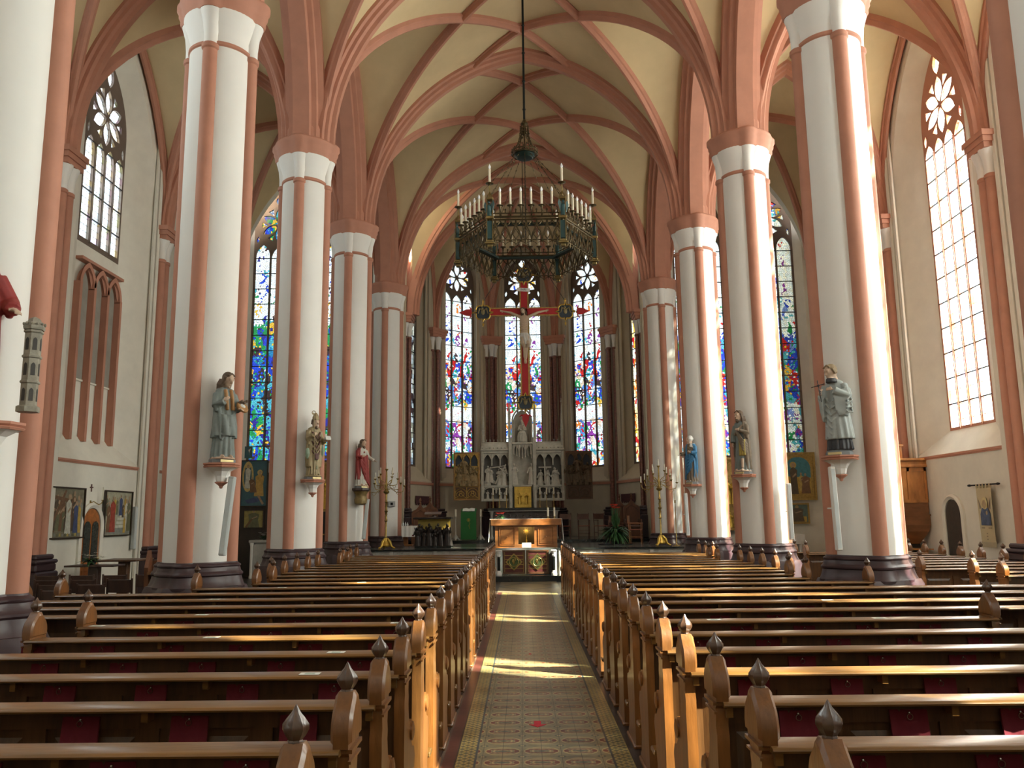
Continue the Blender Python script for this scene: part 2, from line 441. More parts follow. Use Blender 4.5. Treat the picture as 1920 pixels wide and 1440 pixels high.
def arch_loop(hw, z0, zs, zt, n=12, u0=0):
    h = zt-zs; R = (hw*hw+h*h)/(2*hw); L = [(u0-hw, z0), (u0+hw, z0)]
    a1 = math.asin(min(1, h/R)) if h < R else PI/2
    for i in range(n+1):
        a = a1*i/n; L.append((u0+hw-R+R*math.cos(a), zs+R*math.sin(a)))
    for i in range(n-1, -1, -1):
        a = a1*i/n; L.append((u0-(hw-R+R*math.cos(a)), zs+R*math.sin(a)))
    return L
def vesica(c, ang, r0, r1, wd, n=7, round_=0.0):
    """pointed petal from radius r0 to r1, half width wd"""
    out = []; ca, sa = math.cos(ang), math.sin(ang)
    for i in range(n+1):
        s_ = i/n; out.append((r0+(r1-r0)*s_, wd*math.sin(PI*s_)**.85))
    for i in range(n-1, 0, -1):
        s_ = i/n; out.append((r0+(r1-r0)*s_, -wd*math.sin(PI*s_)**.85))
    return [(c[0]+a*ca-b*sa, c[1]+a*sa+b*ca) for a, b in out]
def inside(hw, zs, zt, p, marg):
    x, z = abs(p[0]), p[1]; h = zt-zs; R = (hw*hw+h*h)/(2*hw)
    if z < zs: return x < hw-marg
    return math.hypot(x+R-hw, z-zs) < R-marg
def tracery_holes(hw, z0, zl, zs, zt, nl, bar=.06):
    lw = (2*hw-(nl+1)*bar)/nl; H = []
    for i in range(nl):
        uc = -hw+bar+lw/2+i*(lw+bar); mid = abs(i-(nl-1)/2) < .6
        top = zl if nl % 2 == 0 else (zl-.04 if not mid else zl-.12)
        H.append(arch_loop(lw/2, z0+bar, top-lw*.85, top, 5, uc))
    rr = hw*.78; cz = zl+rr*1.02
    for k in range(6):
        H.append(vesica((0, cz), PI/6+k*PI/3, rr*.10, rr*.98, rr*.215))
    for k in range(6):      # little webs between the petals
        a = k*PI/3; c = (rr*.80*math.cos(a), cz+rr*.80*math.sin(a))
        tri = [(c[0]+rr*q*math.cos(a+b), c[1]+rr*q*math.sin(a+b)) for q, b in ((.22,PI),(.2,PI*.28),(.2,-PI*.28))]
        if all(inside(hw, zs, zt, p, bar*.5) for p in tri) and all(p[1] > zl-.1 or abs(p[0]) > lw*.2 for p in tri): H.append(tri)
    # light at the very top
    ta = zt-bar*1.6; tb = cz+rr*1.02
    if ta-tb > .15: H.append(vesica((0, 0), PI/2, tb+.03, ta, min(.16, (ta-tb)*.35)))
    for sg in (-1, 1):      # side eyes
        for (a, b) in ((.93, -.02), (.62, 1.42)):
            c = (sg*hw*a*.93, cz-rr*.78+b*rr)
            L = vesica(c, PI/2+sg*(.1 if b < 0 else .55), -rr*.2, rr*.2, rr*.07, 4)
            if all(inside(hw, zs, zt, p, bar*.45) for p in L): H.append(L)
    return H
def _segd(p, a, b):
    dx, dy = b[0]-a[0], b[1]-a[1]; q = ((p[0]-a[0])*dx+(p[1]-a[1])*dy)/max(1e-9, dx*dx+dy*dy); q = max(0, min(1, q))
    return math.hypot(p[0]-a[0]-q*dx, p[1]-a[1]-q*dy)
def _polyd(A, B):
    return min(min(_segd(p, B[i-1], B[i]) for p in A for i in range(len(B))), min(_segd(p, A[i-1], A[i]) for p in B for i in range(len(A))))
def _in(p, P):
    c = False
    for i in range(len(P)):
        a, b = P[i-1], P[i]
        if (a[1] > p[1]) != (b[1] > p[1]) and p[0] < (b[0]-a[0])*(p[1]-a[1])/(b[1]-a[1])+a[0]: c = not c
    return c
def sift(out, H, gap=.018):
    keep = []
    for h in H:
        if all(_in(p, out) for p in h) and _polyd(h, out) > gap and all(not _in(h[0], k) and not _in(k[0], h) and _polyd(h, k) > gap for k in keep): keep.append(h)
    return keep
nwin = [0]
def window(M, hw, z0, zl, zs, zt, nl, gmat, depth=.07, tmat=None, bars=.62, label=None):
    nwin[0] += 1; tmat = tmat or M_trac
    out = arch_loop(hw+.07, z0-.07, zs, zt+.07, 14)
    wn = MB().plate(out, sift(out, tracery_holes(hw, z0, zl, zs, zt, nl)), t=depth).build('window_%d' % nwin[0], tmat)
    wn.matrix_world = M; tag(wn, kind='structure')
    lw = (2*hw-(nl+1)*.06)/nl; mb = MB()       # moulded faces of the mullions and frame
    for i in range(1, nl):
        uc = -hw+.06*i+lw*i+.03
        mb.box((uc-.016, z0, -.03), (uc+.016, zl-.25, .002))
    mb.build('mullion_moulding', tmat, wn)
    g = MB().plate(arch_loop(hw-.01, z0+.01, zs, zt-.01, 14), w0=depth*.5).build('glass_pane', gmat, wn)
    mb = MB(); z = z0+bars
    while z < zl-.05:
        mb.box((-hw+.02, z-.013, -.0), (hw-.02, z+.013, depth*.45)); z += bars
    mb.build('saddle_bars', M_lead, wn)
    return wn
def wframe(o, w_):
    w_ = Vector(w_).normalized(); return frame(o, V(0,0,1).cross(w_), w_)
def wall_bay(name, o, w_, L, outer, inner, D, top=15.3, mats=None, flush=None):
    """wall face with a deep splayed recess; outer and inner are pointed loops of equal length"""
    mb = MB(); M = wframe(o, w_)
    mb.plate([(-L/2,0),(L/2,0),(L/2,top),(-L/2,top)], [outer], M=M)
    mb.loft([[(x,y,0) for x,y in outer], [(x,y,D) for x,y in inner]], M=M)
    # outside skin gives the wall its thickness
    mb.plate([(-L/2,0),(L/2,0),(L/2,top),(-L/2,top)], [inner], M=M, w0=D)
    ob = mb.build(name, mats or M_wall, smooth=25)
    return tag(ob, kind='structure'), M

# side aisle walls ------------------------------------------------------------
for i, (y0, y1) in enumerate(bays):
    yc = (y0+y1)/2; vis = 3 <= i
    if y1 > 26: yc = (y0+y1)/2
    for sg in (-1, 1):
        out = arch_loop(1.95, 3.16, 9.9, 13.7, 14); inn = arch_loop(.97, 3.72, 11.35, 13.1, 14)
        ob, M = wall_bay('wall_left' if sg < 0 else 'wall_right', (sg*9.8, yc, 0), (sg,0,0), y1-y0, out, inn, .38)
        M2 = M @ Matrix.Translation((0,0,.38))
        if sg > 0:
            window(M2, .96, 3.73, 10.85, 11.35, 13.09, 4, (G_clear if i < 2 else G_dim if i == 5 else G_gold), tmat=M_pink if i == 4 else M_trac)
            portal(M2 @ V(0,8,.3), (-1,0,0), 1.9, 8.6, 1300 if 0 < i < 5 else 0, (1,.97,.9))
        else:
            window(M2, .96, 8.25, 10.85, 11.35, 13.09, 4, (G_clear if i < 3 else G_pale))
            portal(M2 @ V(0,10.4,.3), (1,0,0), 1.9, 4.6, 350 if 0 < i < 5 else 0, (.93,.97,1))
            # blind tracery panel below the window
            mb = MB(); z0, z1 = 3.73, 7.75; hw = .93; lw = 2*hw/3
            mb.plate([(-1.02,3.66),(1.02,3.66),(1.02,8.26),(-1.02,8.26)], w0=.01); 
            mb.T = None
            bp = tag(mb.build('wall_left', M_wall), kind='structure'); bp.matrix_world = M2
            mb = MB(); dk = MB()
            for k in range(4):
                u = -hw+k*lw; mb.box((u-.05, z0-.12 if k else z0-.12, -.16), (u+.05, z1-.55, .0))
            for k in range(3):
                u = -hw+(k+.5)*lw
                A = arch_loop(lw/2+.05, z1-.6, z1-.58, z1-.02, 7, u); B = arch_loop(lw/2-.05, z1-.6, z1-.58, z1-.14, 7, u)
                mb.plate(A[1:]+[A[0]]+[B[0]]+B[:1]+B[:0:-1], t=.15, w0=-.15) if False else mb.loft([[(x,y,-.15) for x,y in A[1:]+A[:1]], [(x,y,-.15) for x,y in B[1:]+B[:1]], [(x,y,0) for x,y in B[1:]+B[:1]]], closed=False)
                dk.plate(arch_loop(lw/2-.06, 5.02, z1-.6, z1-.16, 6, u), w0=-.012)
            for k in (0, 1, 2, 3):      # interlaced half arches
                u = -hw+k*lw
                for q in (-1, 1):
                    pts = [(u+q*lw*.5*s_*.9, z1-.1-.5*(1-s_)**1.4*1.0+.0, -.08) for s_ in [j/6 for j in range(7)]]
                    if abs(pts[-1][0]) <= hw: mb.tube(pts, .035, 4)
            mb.box((-.98, z1-.03, -.17), (.98, z1+.04, 0))
            mb.box((-hw, 4.98, -.03), (hw, 5.02, 0), 1)
            t1 = tag(mb.build('trim_%d' % (60+i), [M_pink, M_wall]), kind='structure'); t1.matrix_world = M2
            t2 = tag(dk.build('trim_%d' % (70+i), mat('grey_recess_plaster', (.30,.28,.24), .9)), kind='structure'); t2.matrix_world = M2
        # string course under the sill
        mb = MB(); mb.box((-(y1-y0)/2+.35, 3.10, -.04), ((y1-y0)/2-.35, 3.145, .01)); mb.box((-(y1-y0)/2+.35, 3.07, -.02), ((y1-y0)/2-.35, 3.10, .01))
        s1 = tag(mb.build('trim_%d' % (80+i), M_pink), kind='structure'); s1.matrix_world = M

# east walls of the aisles, two windows each -----------------------------------
for sg in (-1, 1):
    mb = MB(); M = wframe((sg*7.2, 27.45, 0), (0,1,0)); holes = []
    for c in (1.35, -1.12):
        u = -sg*c
        holes.append((arch_loop(1.05, 3.35, 11.8, 13.45, 14, u), arch_loop(.86, 3.70, 11.8, 13.25, 14, u), u))
    mb.plate([(-2.7,0),(2.7,0),(2.7,15.3),(-2.7,15.3)], [h[0] for h in holes], M=M)
    for a, b, u in holes: mb.loft([[(x,y,0) for x,y in a], [(x,y,.35) for x,y in b]], M=M)
    tag(mb.build('wall_back', M_wall, smooth=25), kind='structure')
    for a, b, u in holes:
        M2 = M @ Matrix.Translation((u,0,.35))
        window(M2, .85, 3.71, 11.4, 11.8, 13.24, 3, G_blue if sg < 0 else G_blueR, bars=.55)
        portal(M2 @ V(0,8.4,.3), (0,-1,0), 1.7, 9, 0)
    # wall shaft between the two chapel windows
M_apse = mat('apse_dimmed_plaster', (.50,.44,.33), .85, var=.06, bump=.1, spec=.2); M_granite = mat('dark_red_granite', (.17,.065,.045), .35, var=.5, scale=14, spec=.5)  # apse plaster toned darker to put the apse's dimness into its colour
# apse walls --------------------------------------------------------------------
for i in range(5):
    a, b = CO[i], CO[i+1]; mid = (a+b)/2; d = (b-a).normalized(); n = V(d.y, -d.x, 0)
    if n.dot(mid-V(0,Y5,0)) < 0: n = -n
    hwid = .62 if i in (0,4) else .84
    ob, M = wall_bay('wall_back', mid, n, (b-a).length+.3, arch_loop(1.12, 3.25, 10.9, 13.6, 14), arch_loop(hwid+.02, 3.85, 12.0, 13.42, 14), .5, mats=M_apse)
    M2 = M @ Matrix.Translation((0,0,.5))
    window(M2, hwid, 3.87, 11.55, 12.0, 13.4, 3 if hwid > .7 else 2, G_dim if i == 4 else (G_amber if i == 0 else G_apse), bars=.66, tmat=M_trac)
    portal(M2 @ V(0,8.6,.3), -n, 1.7, 9, 0)
    mb = MB(); mb.box((-1.2, 3.1, -.05), (1.2, 3.2, .02)); s1 = tag(mb.build('trim_%d' % (90+i), M_pink), kind='structure'); s1.matrix_world = M
# walls beside the choir bay, arch walls and the wall above the aisle east ends
mb = MB()
for sg in (-1, 1):
    mb.plate([(27.2,0),(Y5+.1,0),(Y5+.1,15.3),(27.2,15.3)], [arch_loop(1.2, 3.4, 11, 13.6, 12, 29.3)], M=frame((sg*(W+.1),0,0), (0,1,0), (sg,0,0)))
    mb.plate([(28.0,3.3),(30.6,3.3),(30.6,13.7),(28.0,13.7)], M=frame((sg*(W+.4),0,0), (0,1,0), (sg,0,0)))
    mb.plate([(XW-.0,0),(XW+1,0),(XW+1,15.3),(XW,15.3)], M=frame((sg*.0,27.45,0), (sg,0,0), (0,1,0)))
tag(mb.build('wall_back', M_wall), kind='structure')

# west end: solid below, one tall window opening above the gallery (behind the camera)
tag(MB().plate([(-11,-.2),(11,-.2),(11,15.4),(-11,15.4)], [arch_loop(1.6, 7.2, 11.5, 13.9, 12)], t=.5, M=frame((0,-3.6,0),(1,0,0),(0,-1,0))).build('wall_front', M_wall), kind='structure')
_wg = MB().plate(arch_loop(1.65, 7.15, 11.5, 13.95, 12)).build('window_40', G_pale); _wg.matrix_world = frame((0,-3.9,0),(1,0,0),(0,-1,0)); tag(_wg, kind='structure')
portal((0,-4.2,10.5), (0,1,0), 3.2, 6.6, 0)
# unseen wall added past the right aisle's end, blocks sun to the apse
tag(MB().box((9.9,27.9,0),(10.4,31.2,20)).build('wall_sun_block', M_wall), kind='structure')
# returns that close the corners between the aisle vaults and their east walls
mb = MB()
for sg in (-1, 1):
    crv = [(sg*XC+A_A*1.03*-math.cos(PI*i/24), ZS-.1+S(A_A*math.cos(PI*i/24), A_A, H_A)*1.02) for i in range(25)]
    mb.loft([[(x,27.1,z) for x,z in crv], [(x,27.5,z) for x,z in crv]], closed=False)
    a, b = sorted((sg*9.76, sg*10.3)); mb.box((a,27.1,0),(b,27.6,15.3))
    a, b = sorted((sg*4.5, sg*4.95)); mb.box((a,27.35,0),(b,27.6,15.3))
tag(mb.build('wall_back', M_wall, smooth=40), kind='structure')
# floor -------------------------------------------------------------------------
fl = tag(MB().box((-11,-6.5,-.2),(11,36.5,0)).build('floor', M_floorst), kind='structure')

# piers ---------------------------------------------------------------------------
def lobed(core, d, rl, n=72):
    L = []
    for i in range(n):
        a = 2*PI*i/n; ph = (a+PI/4) % (PI/2)-PI/4; r = core; q = rl*rl-(d*math.sin(ph))**2
        if q > 0: r = max(core, d*math.cos(ph)+math.sqrt(q))
        L.append((r, a))
    return L
def lobe_loft(mb, levels, mi=0):
    """levels: (core, d, rl, z)"""
    mb.loft([[(r*math.cos(a), r*math.sin(a), z) for r, a in lobed(c_, d_, l_)] for c_, d_, l_, z in levels], mi=mi, caps=(True, True))
def octo(mb, levels):
    """plinth outline: a round core with four canted corner blocks"""
    loops = []
    for c_, e, z in levels:
        L = []
        for q in range(4):
            a = q*PI/2; hw = .26*e
            for (r_, t_) in ((c_+e*.0+.60*e-.06, -.17*e), (c_+.6*e-.06, .17*e)):
                pass
            for u, v in ((.66*e, -.20*e), (.66*e, .20*e), (.55*e, .31*e)):
                L.append((u*math.cos(a)-v*math.sin(a), u*math.sin(a)+v*math.cos(a), z))
            u, v = .47*e, .36*e
            L.append((u*math.cos(a)-v*math.sin(a), u*math.sin(a)+v*math.cos(a), z))
            a2 = a+PI/2; u, v = .47*e, -.36*e
            L.append((u*math.cos(a2)-v*math.sin(a2), u*math.sin(a2)+v*math.cos(a2), z))
            u, v = .55*e, -.31*e
            L.append((u*math.cos(a2)-v*math.sin(a2), u*math.sin(a2)+v*math.cos(a2), z))
        loops.append(L)
    mb.loft(loops, caps=(True, True))
def make_pier(zb=0):
    r = empty('pillar')
    mb = MB(); octo(mb, [(.5,1,zb),(.5,1,.86),(.5,.95,.93)])
    lobe_loft(mb, [(.575,.47,.19,.90),(.575,.47,.19,.93),(.55,.465,.175,.965),(.53,.455,.165,1.02),(.525,.45,.16,1.06),(.545,.46,.17,1.08),(.545,.46,.17,1.10),(.515,.45,.15,1.13),(.50,.445,.14,1.18),(.512,.45,.145,1.195),(.512,.45,.145,1.21),(.485,.44,.12,1.235),(.48,.44,.115,1.25)])
    mb.build('base', M_plinth, r, smooth=28)
    MB().lathe([(.455,1.22),(.455,8.9),(.49,9.02),(.56,9.22),(.56,9.27)], 48).build('shaft', M_white, r, smooth=35)
    MB().lathe([(.455,8.70),(.475,8.72),(.475,8.76),(.455,8.78)], 48).build('ring', M_pink, r, smooth=35)
    c0 = None
    for q in range(4):
        M = Matrix.Rotation(q*PI/2, 4, 'Z') @ Matrix.Translation((.445,0,0))
        MB().lathe([(.105,1.22),(.105,8.62),(.125,8.64),(.125,8.70),(.105,8.72)], 16, M=M).build('corner_shaft', M_pink, r, smooth=40)
        MB().lathe([(.10,8.70),(.10,8.85),(.12,9.05),(.17,9.22),(.175,9.27)], 16, M=M).build('shaft_capital', M_white, r, smooth=40)
    mb = MB(); lobe_loft(mb, [(.55,.46,.17,9.24),(.57,.47,.18,9.28),(.57,.47,.18,9.34),(.60,.49,.19,9.40),(.60,.49,.19,9.46),(.63,.50,.21,9.50),(.63,.50,.21,9.58),(.59,.48,.19,9.62)])
    mb.build('abacus', M_pink, r, smooth=40)
    mb = MB(); mb.lathe([(.42,9.55),(.42,9.9),(.3,10.3)], 24); mb.build('springer', M_pink, r, smooth=40)
    return r
pier = make_pier(); first = True
PN = {PY[1]: 'beside the camera', PY[2]: 'nearest, cut by the frame edge', PY[3]: 'second from the camera', PY[4]: 'third from the camera', PY[5]: 'fourth from the camera', PY[6]: 'standing where the sanctuary begins'}
for y in PY[1:]:
    for sg in (-1, 1):
        p = pier if first else copy_tree(pier); first = False
        p.location = (sg*W, y, 0); p.rotation_euler.z = 0
        tag(p, 'tall white round pillar with rose shafts, %s row, %s, %s' % ('left' if sg < 0 else 'right', PN[y], 'dark stone base'), 'pillar', 'pillars along the nave')
# wall responds
def respond(o, w_, zb=0, n=2, r=.12, name='wall_shaft', sc_=1.0):
    M = wframe(o, w_)
    rt = empty(name); 
    us = [(-.13,-.04),(.13,-.04)] if n == 2 else [(-.2,0),(0,-.14),(.2,0)]
    mb = MB(); cap = MB(); ab = MB(); ba = MB()
    for u, w0 in us:
        T = M @ Matrix.Translation((u,0,w0)) @ Matrix.Rotation(-PI/2, 4, 'X')
        mb.lathe([(r,zb+1.15),(r,8.62),(r+.02,8.64),(r+.02,8.7),(r,8.72)], 14, M=T)
        cap.lathe([(r,8.7),(r,8.85),(r*1.2,9.05),(r*1.75,9.25)], 14, M=T)
    z0 = zb
    hw = .3 if n == 2 else .38
    for (a, b, z, z2) in ((hw+.02,.24,9.24,9.36),(hw+.06,.27,9.36,9.48),(hw+.1,.3,9.48,9.6)):
        ab.box((-a, z, -b), (a, z2, .05), M=M)
    for (a, b, z, z2) in ((hw+.10,.30,zb,zb+.85),(hw+.06,.27,zb+.85,zb+1.0),(hw+.09,.29,zb+1.0,zb+1.08),(hw+.02,.24,zb+1.08,zb+1.18)):
        ba.box((-a, z, -b), (a, z2, .05), M=M, bev=.03)
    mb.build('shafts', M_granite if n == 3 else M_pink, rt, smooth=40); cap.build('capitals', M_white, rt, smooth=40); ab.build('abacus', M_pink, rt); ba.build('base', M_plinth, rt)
    sd = MB()
    for s_ in (-1, 1):
        sd.box((s_*(hw+.04)-.07, zb, -.06), (s_*(hw+.04)+.07, 14.0, .03), M=M, bev=.02); sd.box((s_*(hw+.2)-.06, zb, -.02), (s_*(hw+.2)+.06, 13.4, .03), M=M)
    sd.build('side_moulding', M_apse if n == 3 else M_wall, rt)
    return rt
RN = {PY[3]: 'nearest the camera', PY[4]: 'beside the arched doorway', PY[5]: 'further along toward the altar'}
for y in PY[1:6]:
    for sg in (-1, 1):
        if PY[2] > y and False: continue
        t = respond((sg*9.75, y, 0), (sg,0,0))
        tag(t, 'rose double wall shaft on the %s aisle wall, %s' % ('left' if sg < 0 else 'right', RN.get(y, 'outside the frame, pillar row %d' % PY.index(y))), 'wall shaft', 'wall shafts')
for i, c in enumerate(CO):
    d = (c-V(0,Y5,0)).normalized()
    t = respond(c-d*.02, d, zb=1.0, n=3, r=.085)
    tag(t, 'slim triple rose shaft in the apse, %s from the right' % ORD[i], 'wall shaft', 'apse wall shafts')

# ---------------------------------------------------------------- tiled path
def path_mat():
    m = bpy.data.materials.new('encaustic_tiles'); m.use_nodes = True; t = NT(m); p = t.coord(); x, y, z = t.sep(p)
    M_ = t.math; P_ = .302
    def cell(v, per, off=0.0):
        q = M_('FRACT', M_('ADD', M_('DIVIDE', v, per), off)); return M_('SUBTRACT', q, .5)
    u = cell(M_('SUBTRACT', x, .022), P_, .5); v = cell(y, P_)
    au = M_('ABSOLUTE', u); av = M_('ABSOLUTE', v)
    r = M_('POWER', M_('ADD', M_('MULTIPLY', M_('MULTIPLY', u, u), 1.0), M_('MULTIPLY', M_('MULTIPLY', v, v), 1.5)), .5)
    base = (.31,.28,.16); yel = (.56,.45,.20); grn = (.15,.17,.12); red = (.25,.06,.035); blu = (.07,.10,.11)
    rings = M_('GREATER_THAN', M_('SINE', M_('MULTIPLY', r, 62)), .15)
    c = t.mix(M_('MULTIPLY', rings, M_('LESS_THAN', r, .47)), base, yel)
    bandr = M_('MULTIPLY', M_('LESS_THAN', M_('ABSOLUTE', M_('SUBTRACT', av, .15)), .035), M_('LESS_THAN', au, .33)); c = t.mix(bandr, c, red)
    core = M_('LESS_THAN', M_('ADD', M_('MULTIPLY', au, .45), av), .10); c = t.mix(core, c, grn)
    # red heart shapes at both sides
    hx = M_('SUBTRACT', au, .36); hd = M_('ADD', M_('MULTIPLY', hx, hx), M_('POWER', M_('SUBTRACT', av, .045), 2.0))
    c = t.mix(M_('LESS_THAN', hd, .0042), c, red)
    cr = M_('ADD', M_('POWER', M_('SUBTRACT', au, .5), 2.0), M_('POWER', M_('SUBTRACT', av, .5), 2.0))
    c = t.mix(M_('LESS_THAN', cr, .012), c, grn); c = t.mix(M_('LESS_THAN', cr, .003), c, yel)
    # joints every 15 cm
    def joint(vv, off):
        q = M_('FRACT', M_('ADD', M_('DIVIDE', vv, .151), off)); return M_('LESS_THAN', M_('MINIMUM', q, M_('SUBTRACT', 1, q)), .012)
    c = t.mix(M_('MAXIMUM', joint(M_('SUBTRACT', x, .022), 0), joint(y, 0)), c, (.08,.07,.05,1))
    # side borders: yellow lattice
    bx = M_('ABSOLUTE', M_('SUBTRACT', x, .0375))
    d1 = cell(M_('ADD', M_('MULTIPLY', bx, 1.0), y), .075); d2 = cell(M_('SUBTRACT', M_('MULTIPLY', bx, 1.0), y), .075)
    lat = M_('LESS_THAN', M_('MINIMUM', M_('ABSOLUTE', d1), M_('ABSOLUTE', d2)), .16)
    bc = t.mix(lat, (.18,.17,.10,1), (.52,.40,.13,1))
    dot = M_('LESS_THAN', M_('ADD', M_('POWER', d1, 2.0), M_('POWER', d2, 2.0)), .02); bc = t.mix(dot, bc, (.25,.3,.25,1))
    c = t.mix(M_('GREATER_THAN', bx, .52), c, bc)
    for a, b, cc in ((.510,.526,blu), (.66,.672,(.05,.04,.03)), (.76,1.2,(.16,.12,.09))):
        c = t.mix(M_('MULTIPLY', M_('GREATER_THAN', bx, a), M_('LESS_THAN', bx, b)), c, C4(cc))
    c = t.mix(M_('MULTIPLY', M_('GREATER_THAN', bx, .672), M_('LESS_THAN', bx, .76)), c, t.mix(M_('GREATER_THAN', x, 0), (.13,.04,.028,1), (.045,.035,.03,1)))
    c = t.mix(M_('GREATER_THAN', x, .79), c, (.03,.024,.02,1))
    # cross band with a large diamond at the far end
    fd = M_('GREATER_THAN', y, 20.6)
    dm = M_('LESS_THAN', M_('ABSOLUTE', M_('SUBTRACT', M_('ADD', M_('MULTIPLY', M_('ABSOLUTE', M_('SUBTRACT', x, .04)), 1.5), M_('ABSOLUTE', M_('SUBTRACT', y, 22.3))), 1.25)), .09)
    c2 = t.mix(dm, (.30,.25,.15,1), (.06,.08,.08,1)); c = t.mix(fd, c, c2)
    n = t.noise(p, 3.5, 5, .65).outputs[0]
    c = t.mix(1.0, c, t.ramp(n, [(.3, (.62,.6,.58)), (.7, (1,.98,.95))]), 'MULTIPLY')
    t.l.new(c, t.b.inputs['Base Color']); t.b.inputs['Roughness'].default_value = .32
    t.bump(t.noise(p, 9, 3).outputs[0], .12, .01)
    return m
tag(MB().box((-.745,-2,-.1),(.82,24.2,.006)).build('floor', path_mat()), kind='structure')
M_pewfloor = wood('pew_floor_boards', (.055,.032,.02), .45, .1, (9,1,1))
for a, b in ((-3.95,-.75),(.825,3.95)):
    tag(MB().box((a,1,-.1),(b,20.6,.012)).build('floor', M_pewfloor), kind='structure')

# ---------------------------------------------------------------- pews
M_oak = wood('varnished_oak', (.165,.078,.020), .28, .3, (1,12,12))
M_oakd = wood('dark_oak_back', (.080,.036,.012), .4, .2, (12,12,1.2))
M_oakend = wood('honey_oak_end', (.17,.066,.016), .38, .25, (10,10,1.5))
M_fin = wood('worn_dark_finial', (.07,.035,.02), .28, .5, (8,8,2))
END = [(-.06,0),(.36,0),(.36,.05),(.31,.09),(.28,.20),(.33,.36),(.36,.44),(.32,.50),(.24,.52),(.20,.56),(.24,.60),(.25,.645),(.20,.675),(.14,.665),(.10,.70),(.075,.78),(.085,.82),(.07,.86),(.08,.90),(.075,.935),
       (.09,.95),(.09,.962),(.102,.968),(.102,.985),(.105,1.02),(.099,1.055),(.082,1.09),(.056,1.115),(.034,1.135),(.020,1.155),
       (-.020,1.155),(-.034,1.135),(-.056,1.115),(-.082,1.09),(-.099,1.055),(-.105,1.02),(-.102,.985),(-.102,.968),(-.09,.962),(-.09,.95),(-.075,.935),(-.08,.90),(-.07,.86),(-.085,.82),(-.08,.76),(-.085,.6),(-.09,.35),(-.075,.25),(-.09,.1),(-.10,.04),(-.10,0)]
def end_mesh():
    mb = MB(); T = Matrix(((0,0,1,0),(1,0,0,0),(0,1,0,0),(0,0,0,1)))   # (u,v,w) -> (y,z,x)
    mb.plate(END[:], t=.056, w0=-.028, M=T)
    # chamfered raised face on head and a roll moulding under it
    hd = [(y*.72, 1.0+(z-1.0)*.8) for y, z in END[23:37]]
    for s_ in (-1, 1):
        big = [(y,z) for y, z in END[23:37]]
        mb.loft([[(s_*.028, y, z) for y, z in big], [(s_*.040, y*.86, 1.005+(z-1.0)*.86) for y, z in big]], caps=(False, True))
        mb.box((s_*.034-.008, -.096, .952), (s_*.034+.008, .096, .966)); mb.box((s_*.032-.006, -.095, .915), (s_*.032+.006, .095, .925))
        mb.lathe([(.052,0),(.052,.012),(.03,.018),(0,.018)], 12, M=Matrix.Translation((s_*.028,.185,.615)) @ Matrix.Rotation(s_*PI/2,4,'Y'))
    mb.box((-.045,-.11,0),(.045,.37,.035), bev=.01)
    return mb.mesh('end_panel', M_oakend, 38)
def finial_mesh():
    prof = [(.014,1.148),(.022,1.156),(.020,1.162),(.030,1.176),(.038,1.192),(.037,1.206),(.026,1.222),(.013,1.238),(.006,1.252),(.0,1.262)]
    return MB().lathe(prof, 16, lobes=8, amp=.07).mesh('finial', M_fin, 40)
def knob_mesh():
    return None
ME_end, ME_fin = end_mesh(), finial_mesh()
def pew_meshes(L):
    bk = MB(); bk.box((0,-.012,.10),(L,.012,.94)); bk.box((0,-.03,.86),(L,.0,.94)); bk.box((0,-.03,.10),(L,0,.2))
    n = max(2, round(L/.5)); st = L/n
    for i in range(n+1):
        bk.box((max(0,i*st-.04),-.028,.2),(min(L,i*st+.04),-.0,.86))
    for i in range(n):
        a, b = i*st+.075, (i+1)*st-.075
        if b-a > .1: bk.loft([[(a,-.012,.24),(b,-.012,.24),(b,-.012,.82),(a,-.012,.82)],[(a+.03,-.022,.27),(b-.03,-.022,.27),(b-.03,-.022,.79),(a+.03,-.022,.79)]], caps=(False,True))
    rl = MB(); prof = [(.012,.935),(.016,.962),(.010,.972),(-.120,.969),(-.130,.965),(-.134,.958),(-.130,.950),(-.115,.946),(-.02,.944)]
    rl.loft([[(0,y,z) for y,z in prof],[(L,y,z) for y,z in prof]], caps=(True,True))
    for i in range(n//2+1):
        x = min(L-.03, max(.03, i*2*st)); rl.box((x-.015,-.10,.90),(x+.015,-.02,.945))
    se = MB(); se.box((0,.01,.405),(L,.36,.44), bev=.01); se.box((0,.02,.30),(L,.05,.405))
    kn = MB(); kn.box((-.035,-.335,.215),(L+.035,-.20,.25), bev=.008)
    for x in [.02+k*(L-.08)/max(1,round(L/1.0)) for k in range(round(L/1.0)+1)]: kn.box((x,-.31,0.012),(x+.04,-.23,.216))
    return (bk.mesh('backrest', M_oakd), rl.mesh('book_rail', M_oak, 40), se.mesh('seat', M_oakd), kn.mesh('kneeler', M_oak))
PEWC = {}
def pew(x0, x1, y, label, group):
    L = round(x1-x0-.056, 3)
    if L not in PEWC: PEWC[L] = pew_meshes(L)
    r = empty('church_pew', (x0+.028, y, .012), 0, label, 'pew', group)
    r.location.z = .0
    for nm, me in zip(('backrest','book_rail','seat','kneeler'), PEWC[L]):
        o = bpy.data.objects.new(nm, me); COL.objects.link(o); o.parent = r
    for x in (-.0, L):
        e = bpy.data.objects.new('end_panel', ME_end); COL.objects.link(e); e.parent = r; e.location = (x, 0, 0)
        f = bpy.data.objects.new('finial', ME_fin); COL.objects.link(f); f.parent = e; tag(f, 'dark worn onion shaped finial')
    return r
PITCH_Y = .727; ROWY = [2.56+PITCH_Y*i for i in range(24)]
def outer_x(y):
    near = min(abs(y-c) for c in PY)
    return 3.68 if near < .85 else 3.93
def rowname(i, n=24):
    if i == n-1: return 'last row before the sanctuary'
    return ORD[i]+' row away from the camera'
